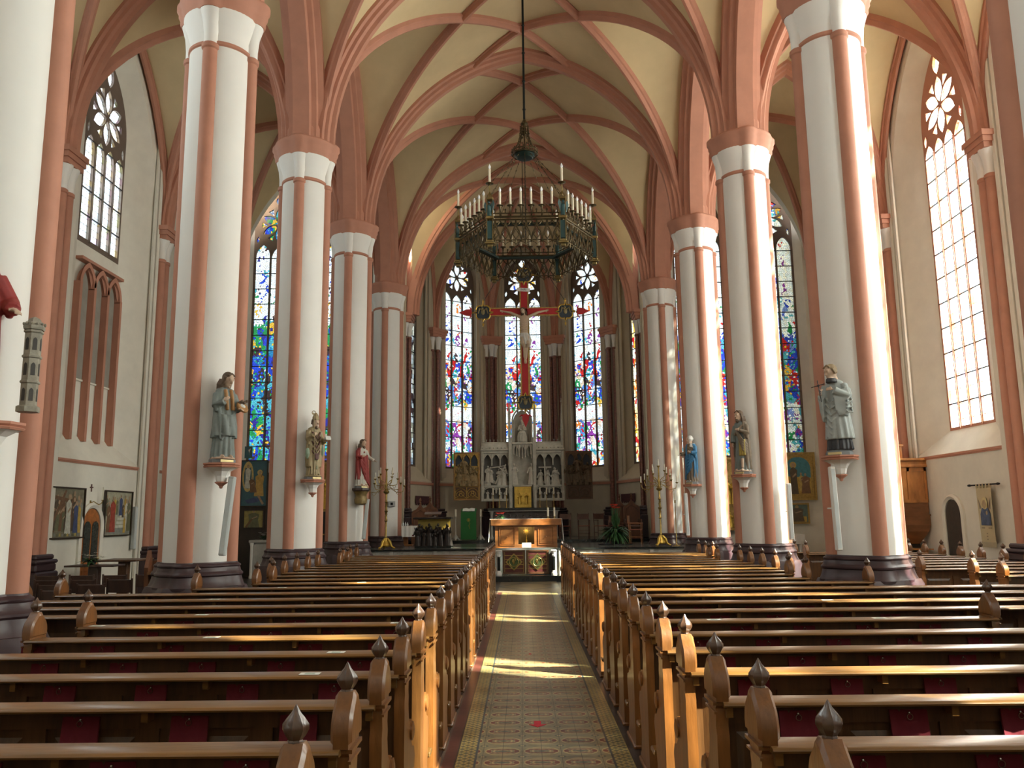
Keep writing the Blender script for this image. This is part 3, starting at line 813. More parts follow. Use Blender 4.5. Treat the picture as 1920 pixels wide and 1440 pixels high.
for i, y in enumerate(ROWY):
    ox = outer_x(y); lx = rx = ox
    if i in (7, 8, 9, 10): lx, rx = 5.5, 5.85       # these rows run out between the pillars into the aisles
    elif i == 11: lx = rx = 4.2
    pew(-lx-.02, -.75, y, 'long oak pew left of the tiled path, %s' % rowname(i), 'pews left of the nave path')
    pew(.76, rx, y, 'long oak pew right of the tiled path, %s' % rowname(i), 'pews right of the nave path')
AY = [11.35+PITCH_Y*i for i in range(11)]
for i, y in enumerate(AY):
    near = min(abs(y-c) for c in PY); pew(6.25 if near < 1.0 else 5.85, 8.4, y, 'short oak pew in the right aisle, %s' % (ORD[i]+' row away from the camera'), 'pews in the right aisle')

# red pads hanging on rings behind the pews
M_redcl = mat('crimson_cloth', (.15,.008,.018), .85, var=.15, scale=8, bump=.2)
M_steel = mat('nickel_ring', (.6,.58,.55), .25, 1, var=.03)
def pad_meshes():
    mb = MB(); n = 7; L0 = []
    for k in range(n+1):
        u = -.085+.17*k/n; L0.append((u, -.034-.006*math.cos(k*1.7), ))
    fr = [[(u, w_-.010*math.sin(j*1.1)-(.018 if j == 3 else .006*j), .915-.10*j) for u, w_ in L0] for j in range(4)]
    bkk = [[(u, w_+.012-.010*math.sin(j*1.1)-(.018 if j == 3 else .006*j), .915-.10*j) for u, w_ in L0] for j in range(4)]
    loops = [fr[j]+bkk[j][::-1] for j in range(4)]
    mb.loft(loops, caps=(True, True)); pm = mb.mesh('red_pad', M_redcl, 60)
    mb = MB(); mb.tube([(.013*math.cos(a), -.052, .888+.013*math.sin(a)) for a in [2*PI*k/10 for k in range(11)]], .0025, 5)
    mb.ball((0,-.045,.903), .006, 6, 4)
    return pm, mb.mesh('ring', M_steel)
ME_pad, ME_ring = pad_meshes()
PX = [1.14+.502*k for k in range(6)]
for i in range(1, 9):
    for sg in (-1, 1):
        for k, x in enumerate(PX):
            if (x+.0)*1550/ROWY[i] > 1050 or x > 3.5 and i > 5: continue
            o = bpy.data.objects.new('hanging_pad', ME_pad); COL.objects.link(o); o.location = (sg*x, ROWY[i], 0)
            tag(o, 'crimson pad hung behind the %s pew %s of the path, %s from the path' % (ORD[i], 'left' if sg < 0 else 'right', ORD[k]), 'pad', 'crimson pads hanging behind the pews')
            q = bpy.data.objects.new('ring', ME_ring); COL.objects.link(q); q.parent = o; tag(q, 'nickel ring')
# paper notices lying on the book rails
M_paper = mat('white_paper', (.82,.84,.80), .6, var=.02); M_print = mat('grey_print', (.35,.45,.38), .6)
NOTE = [(-2.02,0),(-1.30,2),(-1.30,3),(-2.64,4),(-2.08,4),(-.0,0)]
notes = [(-2.15,1),(-1.27,3),(-1.29,4),(-3.62,4),(-2.35,5),(-1.12,6),(-2.98,7),(-3.55,6),(-1.0,8),(-1.78,9),(-3.4,9),(-1.05,11),(-2.25,12),(-3.1,11),(2.74,6),(2.85,8),(2.35,10),(1.42,6),(1.15,11),(1.2,13),(3.3,4)]
ME_note = MB().box((-.055,-.095,.9735),(.055,-.03,.9745)).box((-.028,-.08,.9746),(.028,-.045,.9748),1).mesh('paper_notice', [M_paper, M_print])
for x, i in notes:
    o = bpy.data.objects.new('paper_notice', ME_note); COL.objects.link(o); o.location = (x, ROWY[i], -.0015)
    tag(o, 'white paper notice on the %s pew rail %s of the path' % (ORD[i], 'left' if x < 0 else 'right')+(', nearer the path' if abs(x) < 2.2 else ', nearer the pillars'), 'notice', 'paper notices on the pew rails')
# floor stickers
M_redst = mat('red_sticker', (.65,.02,.05), .5)
def arrow(x, y, s_, label):
    mb = MB(); mb.plate([(-.45,0),(-.18,0),(-.18,.75),(.18,.75),(.18,0),(.45,0),(0,-.55)], t=.002/s_)
    o = mb.build('floor_sticker', M_redst); o.location = (x, y, .006); o.scale = (s_, s_, s_); tag(o, label, 'sticker', 'red floor stickers')
arrow(.005, 7.62, .17, 'large red arrow sticker pointing at the camera on the nearest path tiles')
arrow(-.03, 11.4, .07, 'small faded red sticker halfway along the tiled path')
arrow(-.06, 15.2, .06, 'tiny red sticker on the tiled path near the gate')
# dark chairs in the left aisle
M_chair = wood('dark_chair_wood', (.05,.022,.014), .4, .2, (6,6,2)); 
def make_chair(name='wooden_chair', m=M_chair, seatm=None, arms=False):
    r = empty(name)
    MB().box((-.21,-.20,.44),(.21,.21,.47), bev=.012).build('seat', seatm or m, r)
    b = MB(); b.box((-.20,-.235,.70),(.20,-.215,.90), bev=.006); b.build('backrest', m, r)
    for sx in (-1, 1):
        MB().tube([(sx*.19,-.19,0),(sx*.195,-.195,.45),(sx*.20,-.225,.70),(sx*.20,-.24,.92)], .016, 6).build('leg', m, r)
        MB().tube([(sx*.19,.19,0),(sx*.19,.19,.44)] if not arms else [(sx*.20,.19,0),(sx*.20,.19,.66)], .016, 6).build('leg', m, r)
        if arms: MB().box((sx*.2-.02,-.22,.65),(sx*.2+.02,.22,.68), bev=.006).build('armrest', m, r)
    s_ = MB()
    for z in (.18,.30): s_.tube([(-.19,.19,z),(.19,.19,z)], .010, 5)
    s_.tube([(-.19,-.19,.22),(-.19,.19,.22)], .010, 5).tube([(.19,-.19,.22),(.19,.19,.22)], .010, 5); s_.build('stretcher', m, r)
    return r
ch = make_chair(); fc = True
for j, y in enumerate((11.5, 12.5, 13.5, 14.6)):
    for k in range(5):
        o = ch if fc else copy_tree(ch); fc = False
        o.location = (-6.35-.58*k-.05*j, y, 0); o.rotation_euler.z = random.uniform(-.06,.06)
        tag(o, 'dark wooden chair in the left aisle, %s row behind the pews, %s from the pillars' % (ORD[j], ORD[k]), 'chair', 'dark chairs in the left aisle')

# ---------------------------------------------------------------- figures
from mathutils.bvhtree import BVHTree
def fuse(mb, name, mats, parent=None, voxel=.007, smooth=3):
    """melt the collected shapes into one continuous skin, keeping each area's own material"""
    me = mb.mesh('tmp', mats); o = bpy.data.objects.new('tmp', me); COL.objects.link(o)
    r = o.modifiers.new('r', 'REMESH'); r.mode = 'VOXEL'; r.voxel_size = voxel
    s_ = o.modifiers.new('s', 'SMOOTH'); s_.iterations = smooth; s_.factor = .5
    dg = bpy.context.evaluated_depsgraph_get(); ev = o.evaluated_get(dg)
    m2 = bpy.data.meshes.new_from_object(ev)
    bv = BVHTree.FromPolygons([Vector(p) for p in mb.v], mb.f)
    m2.materials.clear()
    for m in mats: m2.materials.append(m)
    idx = []
    for p in m2.polygons:
        h = bv.find_nearest(p.center); idx.append(mb.mi[h[2]] if h[2] is not None else 0)
    m2.polygons.foreach_set('material_index', idx); m2.polygons.foreach_set('use_smooth', [True]*len(idx)); m2.name = name
    bpy.data.objects.remove(o); bpy.data.meshes.remove(me)
    n = bpy.data.objects.new(name, m2); COL.objects.link(n)
    if parent is not None: n.parent = parent
    return n
def hand(mb, wrist, d, up, s_, mi, curl=.35, side=1):
    """palm, four unequal fingers and a thumb; d points along the fingers, up is the back of the hand"""
    w_ = Vector(wrist); d = Vector(d).normalized(); up = Vector(up); up = (up-d*up.dot(d)).normalized(); x = d.cross(up)
    M = Matrix(((x.x,d.x,up.x,w_.x),(x.y,d.y,up.y,w_.y),(x.z,d.z,up.z,w_.z),(0,0,0,1))) @ Matrix.Scale(s_, 4)
    mb.ball((0,.045,0), (.040,.052,.016), 10, 6, mi, M)
    for k, (fx, L) in enumerate(((-.030,.062),(-.010,.074),(.010,.070),(.029,.054))):
        pts = [(fx,.075,0),(fx*1.1,.085+L*.45,-.012*curl*2),(fx*1.15,.085+L*.85*(1-curl*.4),-.05*curl*2)]
        mb.tube(pts, [.0105,.0095,.0075], 6, mi, M)
    mb.tube([(-.032*side,.02,0),(-.062*side,.05,-.012),(-.066*side,.080,-.02)], [.013,.011,.009], 6, mi, M)
def head(mb, c, s_, face, yaw, tilt, skin, hair, style):
    M = Matrix.Translation(c) @ Matrix.Rotation(yaw,4,'Z') @ Matrix.Rotation(tilt,4,'X') @ Matrix.Scale(s_,4)
    mb.ball((0,0,0), (.070,.088,.105), 14, 10, skin, M); mb.ball((0,-.025,-.055), (.052,.062,.060), 10, 8, skin, M)
    mb.tube([(0,-.080,.025),(0,-.104,-.018),(0,-.088,-.026)], [.010,.015,.011], 6, skin, M)
    for sx in (-1, 1):
        mb.ball((sx*.028,-.076,.020), (.017,.014,.010), 8, 6, skin, M); mb.tube([(sx*.010,-.086,.040),(sx*.046,-.070,.040)], .009, 5, skin, M)
        mb.ball((sx*.072,.005,.0), (.010,.018,.026), 6, 6, skin, M)
    mb.tube([(-.020,-.080,-.052),(0,-.086,-.050),(.020,-.080,-.052)], .0075, 5, skin, M); mb.ball((0,-.075,-.092), (.020,.018,.016), 8, 6, skin, M)
    mb.tube([(0,.02,-.06),(0,.035,-.17)], [.045,.052], 8, skin, M)
    if style in ('long', 'curly', 'veil', 'short', 'mitre'):
        mb.ball((0,.022,.030), (.080,.085,.090), 14, 8, hair, M)
        if style != 'veil':
            for k in range(9):
                a = PI*(k/8); mb.tube([(.078*math.cos(a),-.02+.075*math.sin(a),.05),(.088*math.cos(a),.0+.08*math.sin(a),-.03 if style in('short','mitre') else -.09)], .017, 5, hair, M)
            for k in range(5):
                a = PI*(k/4); mb.tube([(0,-.03,.115),(.07*math.cos(a),-.05+.02*math.sin(a),.075)], .014, 5, hair, M)
    if style in ('long', 'curly'):
        for sx in (-1, 1):
            for q in range(3): mb.tube([(sx*.070,.01+.03*q,-.02),(sx*(.085+.006*q),.03*q,-.10),(sx*(.075),.02+.02*q,-.19)], [.022,.024,.016], 6, hair, M)
    if style in ('long', 'mitre'):
        mb.ball((0,-.065,-.098), (.042,.030,.045), 8, 6, hair, M)
    if style == 'veil':
        mb.loft([[(.085*s1*math.cos(a),.03+.085*s1*math.sin(a)*1.0-(.02 if z > 0 else 0),z) for a in [-.35*PI+1.7*PI*k/15 for k in range(16)]] for z, s1 in ((.115,.35),(.09,.8),(.03,1.08),(-.08,1.15),(-.17,1.5),(-.26,2.0))], hair, M @ Matrix.Rotation(0,4,'Z'), closed=False)
        mb.ball((0,.03,.04), (.088,.09,.092), 14, 8, hair, M)
    if style == 'mitre':
        mb.loft([[(.075*k1*math.cos(a),.075*k2*math.sin(a),z) for a in [2*PI*k/12 for k in range(12)]] for z, k1, k2 in ((.07,1,1),(.13,1.05,.9),(.19,.75,.55),(.235,.12,.15))], 4, M, caps=(True,True))
def robe(mb, levels, n=48, mi=0, folds=11, amp=.06, ph=0, a0=None, a1=None, th=None, tw=0):
    """stacked outline rings with drapery folds; levels: (z, rx, ry, cx, cy, fold strength)"""
    L = []
    for z, rx, ry, cx, cy, fs in levels:
        ring = []
        for k in range(n+(1 if a0 is not None else 0)):
            a = (2*PI*k/n) if a0 is None else a0+(a1-a0)*k/n
            f = 1+amp*fs*(abs(math.sin((folds*a+ph+tw*z)/2))*2-1)+amp*.4*fs*math.sin((folds*.5+2)*a+z*9+ph)
            ring.append((cx+rx*f*math.cos(a), cy+ry*f*math.sin(a), z))
        L.append(ring)
    if a0 is None: mb.loft(L, mi, caps=(True, True))
    else:
        inner = [[(levels[j][3]+(p[0]-levels[j][3])*(1-th), levels[j][4]+(p[1]-levels[j][4])*(1-th), p[2]) for p in r] for j, r in enumerate(L)]
        mb.loft([L[j]+inner[j][::-1] for j in range(len(L))], mi, caps=(True, True))
def sleeve(mb, sh, el, wr, mi, r0=.052, r1=.05, r2=.06, hang=.0):
    mb.tube([sh, el, wr], [r0, r1, r2], 10, mi)
    if hang:
        e, w_ = Vector(el), Vector(wr)
        for k in range(4):
            p = e.lerp(w_, .1+.27*k); mb.tube([p, p+V(0,.004*k,-hang*(.55+.45*math.sin(2.2+k)))], [.045,.022], 6, mi)
def statue(name, loc, rz, label, mats, build, plinth=(.17,.13), pm=None, cat='statue'):
    r = empty(name, loc, rz, label, cat, 'painted statues on the pillars')
    mb = MB(); build(mb)
    fuse(mb, 'body', mats, r, .0085, 2)
    M = MB(); M.lathe([(1,0),(1,.045),(.93,.055),(.93,.07)], 8, M=Matrix.Diagonal((plinth[0]*1.05, plinth[1]*1.15, 1, 1)) @ Matrix.Rotation(PI/8,4,'Z')); M.build('plinth', pm or mat('grey_statue_plinth', (.16,.18,.19), .6), r)
    MB().box((-.09,-plinth[1]*1.12-.004,.01),(.09,-plinth[1]*1.06,.042)).build('name_plate', mat('brass_plate', (.6,.5,.25), .4, .6), r)
    return r
P_skin = mat('painted_flesh', (.50,.36,.26), .6, var=.06); P_hair = mat('painted_brown_hair', (.10,.065,.04), .7)
P_grey = mat('painted_grey_green_robe', (.16,.19,.18), .6, var=.18, scale=7); P_orange = mat('painted_ochre_lining', (.36,.19,.07), .6)
P_cream = mat('painted_cream_robe', (.50,.49,.43), .6, var=.1, scale=6); P_gold = mat('gilded_robe', (.27,.21,.11), .5, .25, var=.25, scale=9)
P_maroon = mat('painted_maroon', (.10,.035,.03), .6); P_red = mat('painted_red_robe', (.24,.025,.022), .6, var=.15, scale=7)
P_black = mat('painted_black', (.018,.018,.022), .5); P_blue = mat('painted_blue_cloak', (.03,.15,.30), .55, var=.25, scale=6)
P_brown = mat('painted_brown_robe', (.17,.13,.09), .6, var=.2, scale=7); P_white = mat('painted_white_cloth', (.62,.62,.58), .6, var=.08, scale=6)
P_palegrey = mat('painted_pale_surplice', (.33,.37,.36), .6, var=.12, scale=7); P_palegreen = mat('painted_pale_green', (.25,.34,.24), .6); P_fair = mat('painted_fair_hair', (.22,.16,.09), .7)
P_stone = mat('pale_carved_stone', (.46,.44,.38), .7, var=.12, scale=8, bump=.1)
BASEZ = .07
ST = [(BASEZ,.155,.125,0,0,1.3),(.16,.150,.118,0,0,1.1),(.32,.138,.108,.005,0,1),(.5,.128,.100,.01,0,.9),(.66,.120,.092,.008,0,.7),(.76,.108,.082,.003,0,.4),(.86,.122,.085,0,0,.3),(.96,.128,.080,-.002,0,.15),(1.005,.105,.066,-.003,0,0),(1.03,.06,.05,-.003,0,0)]
def feet(mb, mi, y=-.12):
    for sx in (-1, 1): mb.ball((sx*.06, y, BASEZ+.015), (.026,.055,.022), 8, 6, mi)
    mb.lathe([(.165,BASEZ-.02),(.165,BASEZ),(.12,BASEZ+.01)], 16, 3 if mi == 3 else mi)
def b_L1(mb):       # youth with a round loaf or hat in the crook of the arm, looking down
    robe(mb, ST, mi=0, folds=13, amp=.085)
    robe(mb, [(.34,.165,.135,.01,0,1.5),(.5,.155,.125,.01,0,1.3),(.7,.145,.112,0,0,1.0),(.9,.150,.100,0,0,.5),(1.0,.125,.085,0,.0,.2),(1.025,.08,.07,0,0,0)], mi=0, folds=9, amp=.10, a0=-.35*PI, a1=1.30*PI, th=.12, ph=1.5, tw=6)
    robe(mb, [(.36,.150,.130,.01,-.01,1.6),(.5,.148,.128,.01,-.01,1.3),(.66,.135,.108,.01,-.01,1)], mi=0, folds=7, amp=.12, a0=-.95*PI, a1=-.05*PI, th=.1, tw=9)
    for q in range(5): mb.tube([(.12-.02*q,-.09,.70-.05*q),(.04-.03*q,-.125,.50-.05*q),(-.10,-.09,.62-.07*q)], .014, 6, 0)
    mb.tube([(-.03,-.075,1.0),(-.015,-.098,.86),(0,-.10,.72)], .022, 6, 1); mb.tube([(.05,-.07,1.0),(.07,-.09,.86),(.08,-.095,.72)], .024, 6, 1)
    sleeve(mb, (-.115,0,.94), (-.155,-.05,.78), (-.07,-.14,.82), 0, .055,.055,.05, .10); hand(mb, (-.06,-.145,.83), (.5,-.2,.8), (-.3,-.9,.2), .62, 2)
    sleeve(mb, (.115,0,.94), (.17,-.03,.77), (.15,-.13,.74), 0, .055,.055,.05, .08); hand(mb, (.15,-.14,.74), (.2,-.8,-.2), (.2,0,1), .62, 2, side=-1)
    mb.lathe([(.03,-.02),(.085,-.022),(.098,0),(.085,.02),(.03,.022)], 16, 1, TRS(.20,-.12,.77,0,.9,.5)); mb.ball((.19,-.125,.775), (.05,.04,.035), 8, 6, 4)
    for q in range(6): mb.ball((.15+.02*q,-.13-.02*(q%2),.83+.012*(q%3)), .022, 6, 5, 3)
    head(mb, (.012,-.045,1.14), .92, 0, .35, .42, 2, 3, 'curly'); feet(mb, 2)
def b_L2(mb):       # bishop with mitre, crozier and a small church model
    robe(mb, [(BASEZ,.135,.105,0,0,1.6),(.2,.125,.098,0,0,1.3),(.3,.125,.1,0,0,1)]+ST[3:], mi=0, folds=15, amp=.08)
    robe(mb, [(.24,.150,.115,0,0,1.3),(.4,.158,.12,0,0,1.2),(.6,.150,.115,0,0,1),(.85,.150,.1,0,0,.5),(1.0,.120,.08,0,0,.1),(1.02,.08,.06,0,0,0)], mi=0, folds=9, amp=.08, a0=-.30*PI, a1=1.30*PI, th=.12, ph=.7)
    mb.loft([[(x*(1-j*.10) if j else x, -.085-.032*math.cos(x*9)-.006*j, .93-.12*j-(.34-abs(x)*2.2)*.25*j/4) for x in [-.10+.02*k for k in range(11)]] for j in range(5)], 1, closed=False)
    for q in range(5): mb.tube([(-.09,-.085,.92-.09*q),(0,-.13,.78-.09*q),(.09,-.085,.92-.09*q)], .013, 6, 0 if q % 2 else 1)
    sleeve(mb, (-.115,0,.94), (-.165,-.05,.78), (-.10,-.15,.85), 0, .06,.055,.045, .13); hand(mb, (-.09,-.15,.85), (.6,-.2,.4), (-.3,-.9,.2), .62, 2, .8)
    sleeve(mb, (.115,0,.94), (.165,-.03,.76), (.17,-.13,.74), 0, .06,.055,.045, .13); hand(mb, (.17,-.13,.74), (.1,-.9,.1), (0,0,-1), .62, 2, .1, -1)
    mb.box((.12,-.24,.765),(.24,-.16,.80), 5); mb.loft([[(.12,-.24,.80),(.24,-.24,.80),(.24,-.16,.80),(.12,-.16,.80)],[(.12,-.2,.85),(.24,-.2,.85),(.24,-.2,.851),(.12,-.2,.851)]], 5, caps=(True,True)); mb.box((.125,-.215,.80),(.16,-.18,.88), 5)
    mb.tube([(-.085,-.17,BASEZ),(-.088,-.17,.85),(-.09,-.13,1.24)], .009, 6, 4); mb.tube([(-.09+.0-.05*(1-k/14*.7)*math.sin(k*.6)*1, -.13, 1.27+.045*(1-k/14*.7)*-math.cos(k*.6)+.02) for k in range(14)], .010, 6, 4)
    mb.loft([[(x,-.122,z) for x in (-.04,.04)] for z in (.2,.5)], 6, closed=False)
    mb.ball((-.16,-.04,.50), (.04,.05,.11), 8, 6, 6); mb.ball((.16,-.05,.56), (.035,.05,.12), 8, 6, 6)
    head(mb, (.0,-.035,1.10), .86, 0, .15, .1, 2, 3, 'mitre'); feet(mb, 0, -.09)
def b_L3(mb):       # bearded figure in a red cloak over white, left hand stretched out
    robe(mb, ST, mi=0, folds=13, amp=.07)
    robe(mb, [(.22,.165,.135,.02,0,1.5),(.5,.158,.128,.01,0,1.3),(.7,.150,.115,0,0,1.0),(.9,.150,.100,0,0,.5),(1.0,.125,.085,0,.0,.2),(1.02,.08,.07,0,0,0)], mi=1, folds=9, amp=.09, a0=-.12*PI, a1=1.28*PI, th=.12, ph=1.1, tw=5)
    mb.loft([[(-.10+.22*k/8+.02*j, -.100-.03*math.sin(PI*k/8)-.012*math.sin(k*2.4), .74-.12*j-.02*k*(j*.5)+.012*k) for k in range(9)]+[(-.10+.22*k/8+.02*j, -.07, .74-.12*j-.02*k*(j*.5)+.012*k) for k in range(8,-1,-1)] for j in range(5)], 1, caps=(True,True))
    for q in range(4): mb.tube([(-.10,-.10,.72-.03*q),(0,-.135,.60-.09*q),(.10,-.10,.52-.12*q)], .016, 6, 1)
    sleeve(mb, (-.115,0,.94), (-.160,-.04,.78), (-.08,-.14,.78), 1, .058,.05,.045, .08); hand(mb, (-.07,-.145,.79), (.7,-.2,.3), (-.3,-.9,.2), .62, 2)
    sleeve(mb, (.115,0,.94), (.165,-.06,.78), (.23,-.19,.70), 0, .055,.048,.045, .05); hand(mb, (.235,-.20,.69), (.5,-.7,-.35), (.2,.1,1), .66, 2, .15, -1)
    mb.ball((.01,-.105,.90), (.020,.018,.026), 8, 6, 1)
    head(mb, (.01,-.03,1.13), .92, 0, .3, .15, 2, 3, 'long'); feet(mb, 2)
    mb.ball((0,0,BASEZ), (.17,.14,.05), 12, 6, 4)
def b_R1(mb):       # short haired cleric in surplice over a black cassock, crucifix in his right hand
    robe(mb, [(BASEZ,.165,.13,.02,0,1.6),(.15,.160,.125,.02,0,1.5),(.3,.15,.11,.01,0,1)], mi=1, folds=15, amp=.07)
    robe(mb, [(.22,.185,.142,.03,0,1.4),(.26,.182,.14,.03,0,1.3),(.42,.168,.13,.02,0,1.1),(.62,.152,.115,.01,0,.9),(.8,.138,.10,0,0,.5),(.94,.140,.092,0,0,.2),(1.0,.115,.078,0,0,.1),(1.03,.07,.06,0,0,0)], mi=0, folds=13, amp=.06)
    for q in range(6): mb.tube([(-.12,-.085,.80-.08*q),(-.02,-.15+.003*q,.70-.085*q),(.10,-.10,.78-.08*q)], .010, 6, 0)
    sleeve(mb, (.12,0,.95), (.185,-.05,.78), (.06,-.165,.87), 0, .06,.065,.055, 0)
    mb.loft([[(.02,-.165,.84),(.20,-.06,.92),(.215,.02,.90),(.10,-.10,.80)],[(.05,-.16,.62),(.21,-.10,.66),(.23,.0,.62),(.12,-.08,.60)],[(.08,-.14,.52),(.17,-.12,.53),(.18,-.04,.52),(.12,-.06,.51)]], 0, caps=(True,True))
    for q in range(4): mb.tube([(.20,-.02,.90-.06*q),(.245,-.05,.80-.08*q),(.20,-.12,.72-.05*q)], .014, 6, 0)
    hand(mb, (.045,-.17,.885), (-1,-.1,.1), (0,-1,.2), .66, 2, .2, -1)
    sleeve(mb, (-.12,0,.95), (-.17,-.05,.76), (-.12,-.16,.80), 0, .058,.055,.05, 0)
    mb.loft([[(-.17,-.17,.80),(-.10,-.17,.80),(-.10,-.05,.78),(-.19,-.04,.78)],[(-.16,-.15,.60),(-.11,-.15,.58),(-.11,-.07,.58),(-.17,-.07,.58)],[(-.14,-.13,.46),(-.12,-.13,.45),(-.12,-.09,.45),(-.14,-.09,.46)]], 0, caps=(True,True))
    hand(mb, (-.125,-.17,.81), (.1,-.4,.8), (-.3,-.6,-.4), .64, 2, .8)
    mb.tube([(-.10,-.205,.72),(-.135,-.22,1.02)], .010, 4, 3); mb.tube([(-.22,-.245,.925),(-.045,-.19,.965)], .010, 4, 3)
    mb.lathe([(.075,.99),(.068,1.03),(.062,1.045),(.05,1.045)], 14, 3, TRS(0,-.01,0,0,.08))
    head(mb, (-.02,-.045,1.135), .95, 0, -.45, .30, 2, 4, 'short')
def b_R2(mb):       # bearded man in a brown cloak with yellow tunic, one hand on the breast
    robe(mb, ST, mi=0, folds=13, amp=.07)
    robe(mb, [(.10,.155,.135,.0,.02,1.5),(.4,.160,.128,.01,0,1.3),(.7,.155,.115,0,0,1.0),(.9,.150,.100,0,0,.5),(1.0,.125,.085,0,.0,.2),(1.02,.08,.07,0,0,0)], mi=1, folds=9, amp=.10, a0=-.28*PI, a1=1.10*PI, th=.12, ph=1.1, tw=5)
    mb.loft([[(.0+.13*k/6, -.118-.012*math.sin(k*2.6), z+.0*k) for k in range(7)]+[(.0+.13*k/6, -.08, z) for k in range(6,-1,-1)] for z in (.36,.5,.66)], 4, caps=(True,True))
    for q in range(5): mb.tube([(-.02,-.12,.84-.02*q),(.10,-.13,.66-.05*q),(.155,-.06,.56-.05*q)], .014, 6, 1)
    mb.tube([(.10,-.02,.98),(.0,-.11,.86),(-.09,-.08,.76)], .028, 6, 1)
    sleeve(mb, (.115,0,.94), (.165,-.05,.79), (.05,-.145,.84), 1, .055,.05,.04, .12); hand(mb, (.04,-.15,.845), (-.9,-.1,.35), (0,-1,.2), .62, 2, .3, -1)
    sleeve(mb, (-.115,0,.94), (-.165,-.02,.76), (-.15,-.07,.62), 0, .055,.05,.045, 0); hand(mb, (-.15,-.075,.61), (.0,-.3,-.9), (-.5,-.6,0), .62, 2, .5)
    head(mb, (-.01,-.035,1.135), .93, 0, -.3, .1, 2, 3, 'long'); mb.tube([(.07,-.13,.30),(.075,-.14,.12)], [.03,.024], 8, 2); feet(mb, 2); mb.ball((0,-.0,BASEZ), (.165,.14,.04), 12, 6, 5)
def b_R3(mb):       # woman in white veil and blue cloak, right hand held out
    robe(mb, [(BASEZ,.150,.125,.02,0,1.2)]+ST[1:], mi=0, folds=13, amp=.08)
    robe(mb, [(.12,.150,.130,-.02,.0,1.4),(.4,.158,.128,.0,0,1.3),(.66,.155,.115,.005,0,1.0),(.9,.152,.100,0,0,.5),(1.0,.125,.085,0,.0,.2),(1.02,.08,.07,0,0,0)], mi=1, folds=9, amp=.09, a0=-.22*PI, a1=1.32*PI, th=.12, ph=2.1, tw=3)
    mb.loft([[(-.13+.20*k/8, -.105-.025*math.sin(PI*k/8)-.010*math.sin(k*2.4), z+zs_*k/8) for k in range(9)]+[(-.13+.20*k/8, -.07, z+zs_*k/8) for k in range(8,-1,-1)] for z, zs_ in ((.18,.2),(.4,.12),(.6,.1),(.70,.08))], 1, caps=(True,True))
    for q in range(4): mb.tube([(.12,-.08,.74-.04*q),(.0,-.14,.62-.07*q),(-.11,-.10,.62-.12*q)], .013, 6, 1)
    sleeve(mb, (-.115,0,.94), (-.165,-.05,.78), (-.19,-.17,.75), 0, .052,.05,.05, .05); hand(mb, (-.19,-.18,.745), (-.35,-.75,-.2), (-.2,.1,1), .62, 2, .15)
    sleeve(mb, (.115,0,.94), (.160,-.05,.79), (.09,-.145,.78), 1, .056,.055,.05, .14); hand(mb, (.085,-.15,.78), (-.6,-.3,.5), (.2,-.9,.1), .62, 2, .3, -1)
    mb.ball((-.01,-.10,.90), (.022,.018,.026), 8, 6, 5)
    head(mb, (-.01,-.03,1.11), .88, 0, -.3, .15, 2, 4, 'veil'); mb.ball((0,-.0,BASEZ), (.17,.14,.05), 12, 6, 4)
def console(loc, rz, label, gold=False):
    r = empty('statue_console', loc, rz, label, 'console', 'statue consoles on the pillars')
    T8 = Matrix.Diagonal((1,.88,1,1)) @ Matrix.Rotation(PI/8,4,'Z')
    if gold:
        mg = mat('old_gilded_wood', (.20,.14,.05), .5, .35, var=.3, scale=12, bump=.3)
        MB().lathe([(.10,-.42),(.17,-.38),(.18,-.28),(.15,-.22),(.15,-.16),(.2,-.08)], 16, M=Matrix.Diagonal((1,.88,1,1)), lobes=6, amp=.07).build('corbel', mg, r, 40); MB().lathe([(.2,-.08),(.235,-.05),(.235,0)], 8, M=T8).build('shelf', mat('dark_stained_shelf', (.05,.03,.025), .4), r)
    else:
        MB().lathe([(.235,-.06),(.245,-.045),(.225,-.035),(.245,-.02),(.245,0)], 8, M=T8).build('shelf', M_pink, r)
        MB().lathe([(.05,-.26),(.07,-.24),(.085,-.17),(.12,-.11),(.18,-.075),(.215,-.06)], 8, M=T8).build('corbel', M_white, r)
        MB().lathe([(.0,-.34),(.018,-.335),(.028,-.305),(.06,-.28),(.085,-.262),(.085,-.25)], 8, M=T8).build('pendant', M_pink, r)
    return r
A45 = PI/4
def station(x, y, sg):          # on the canted face of a pillar, towards nave and camera
    return (x-sg*.44, y-.44, 0)
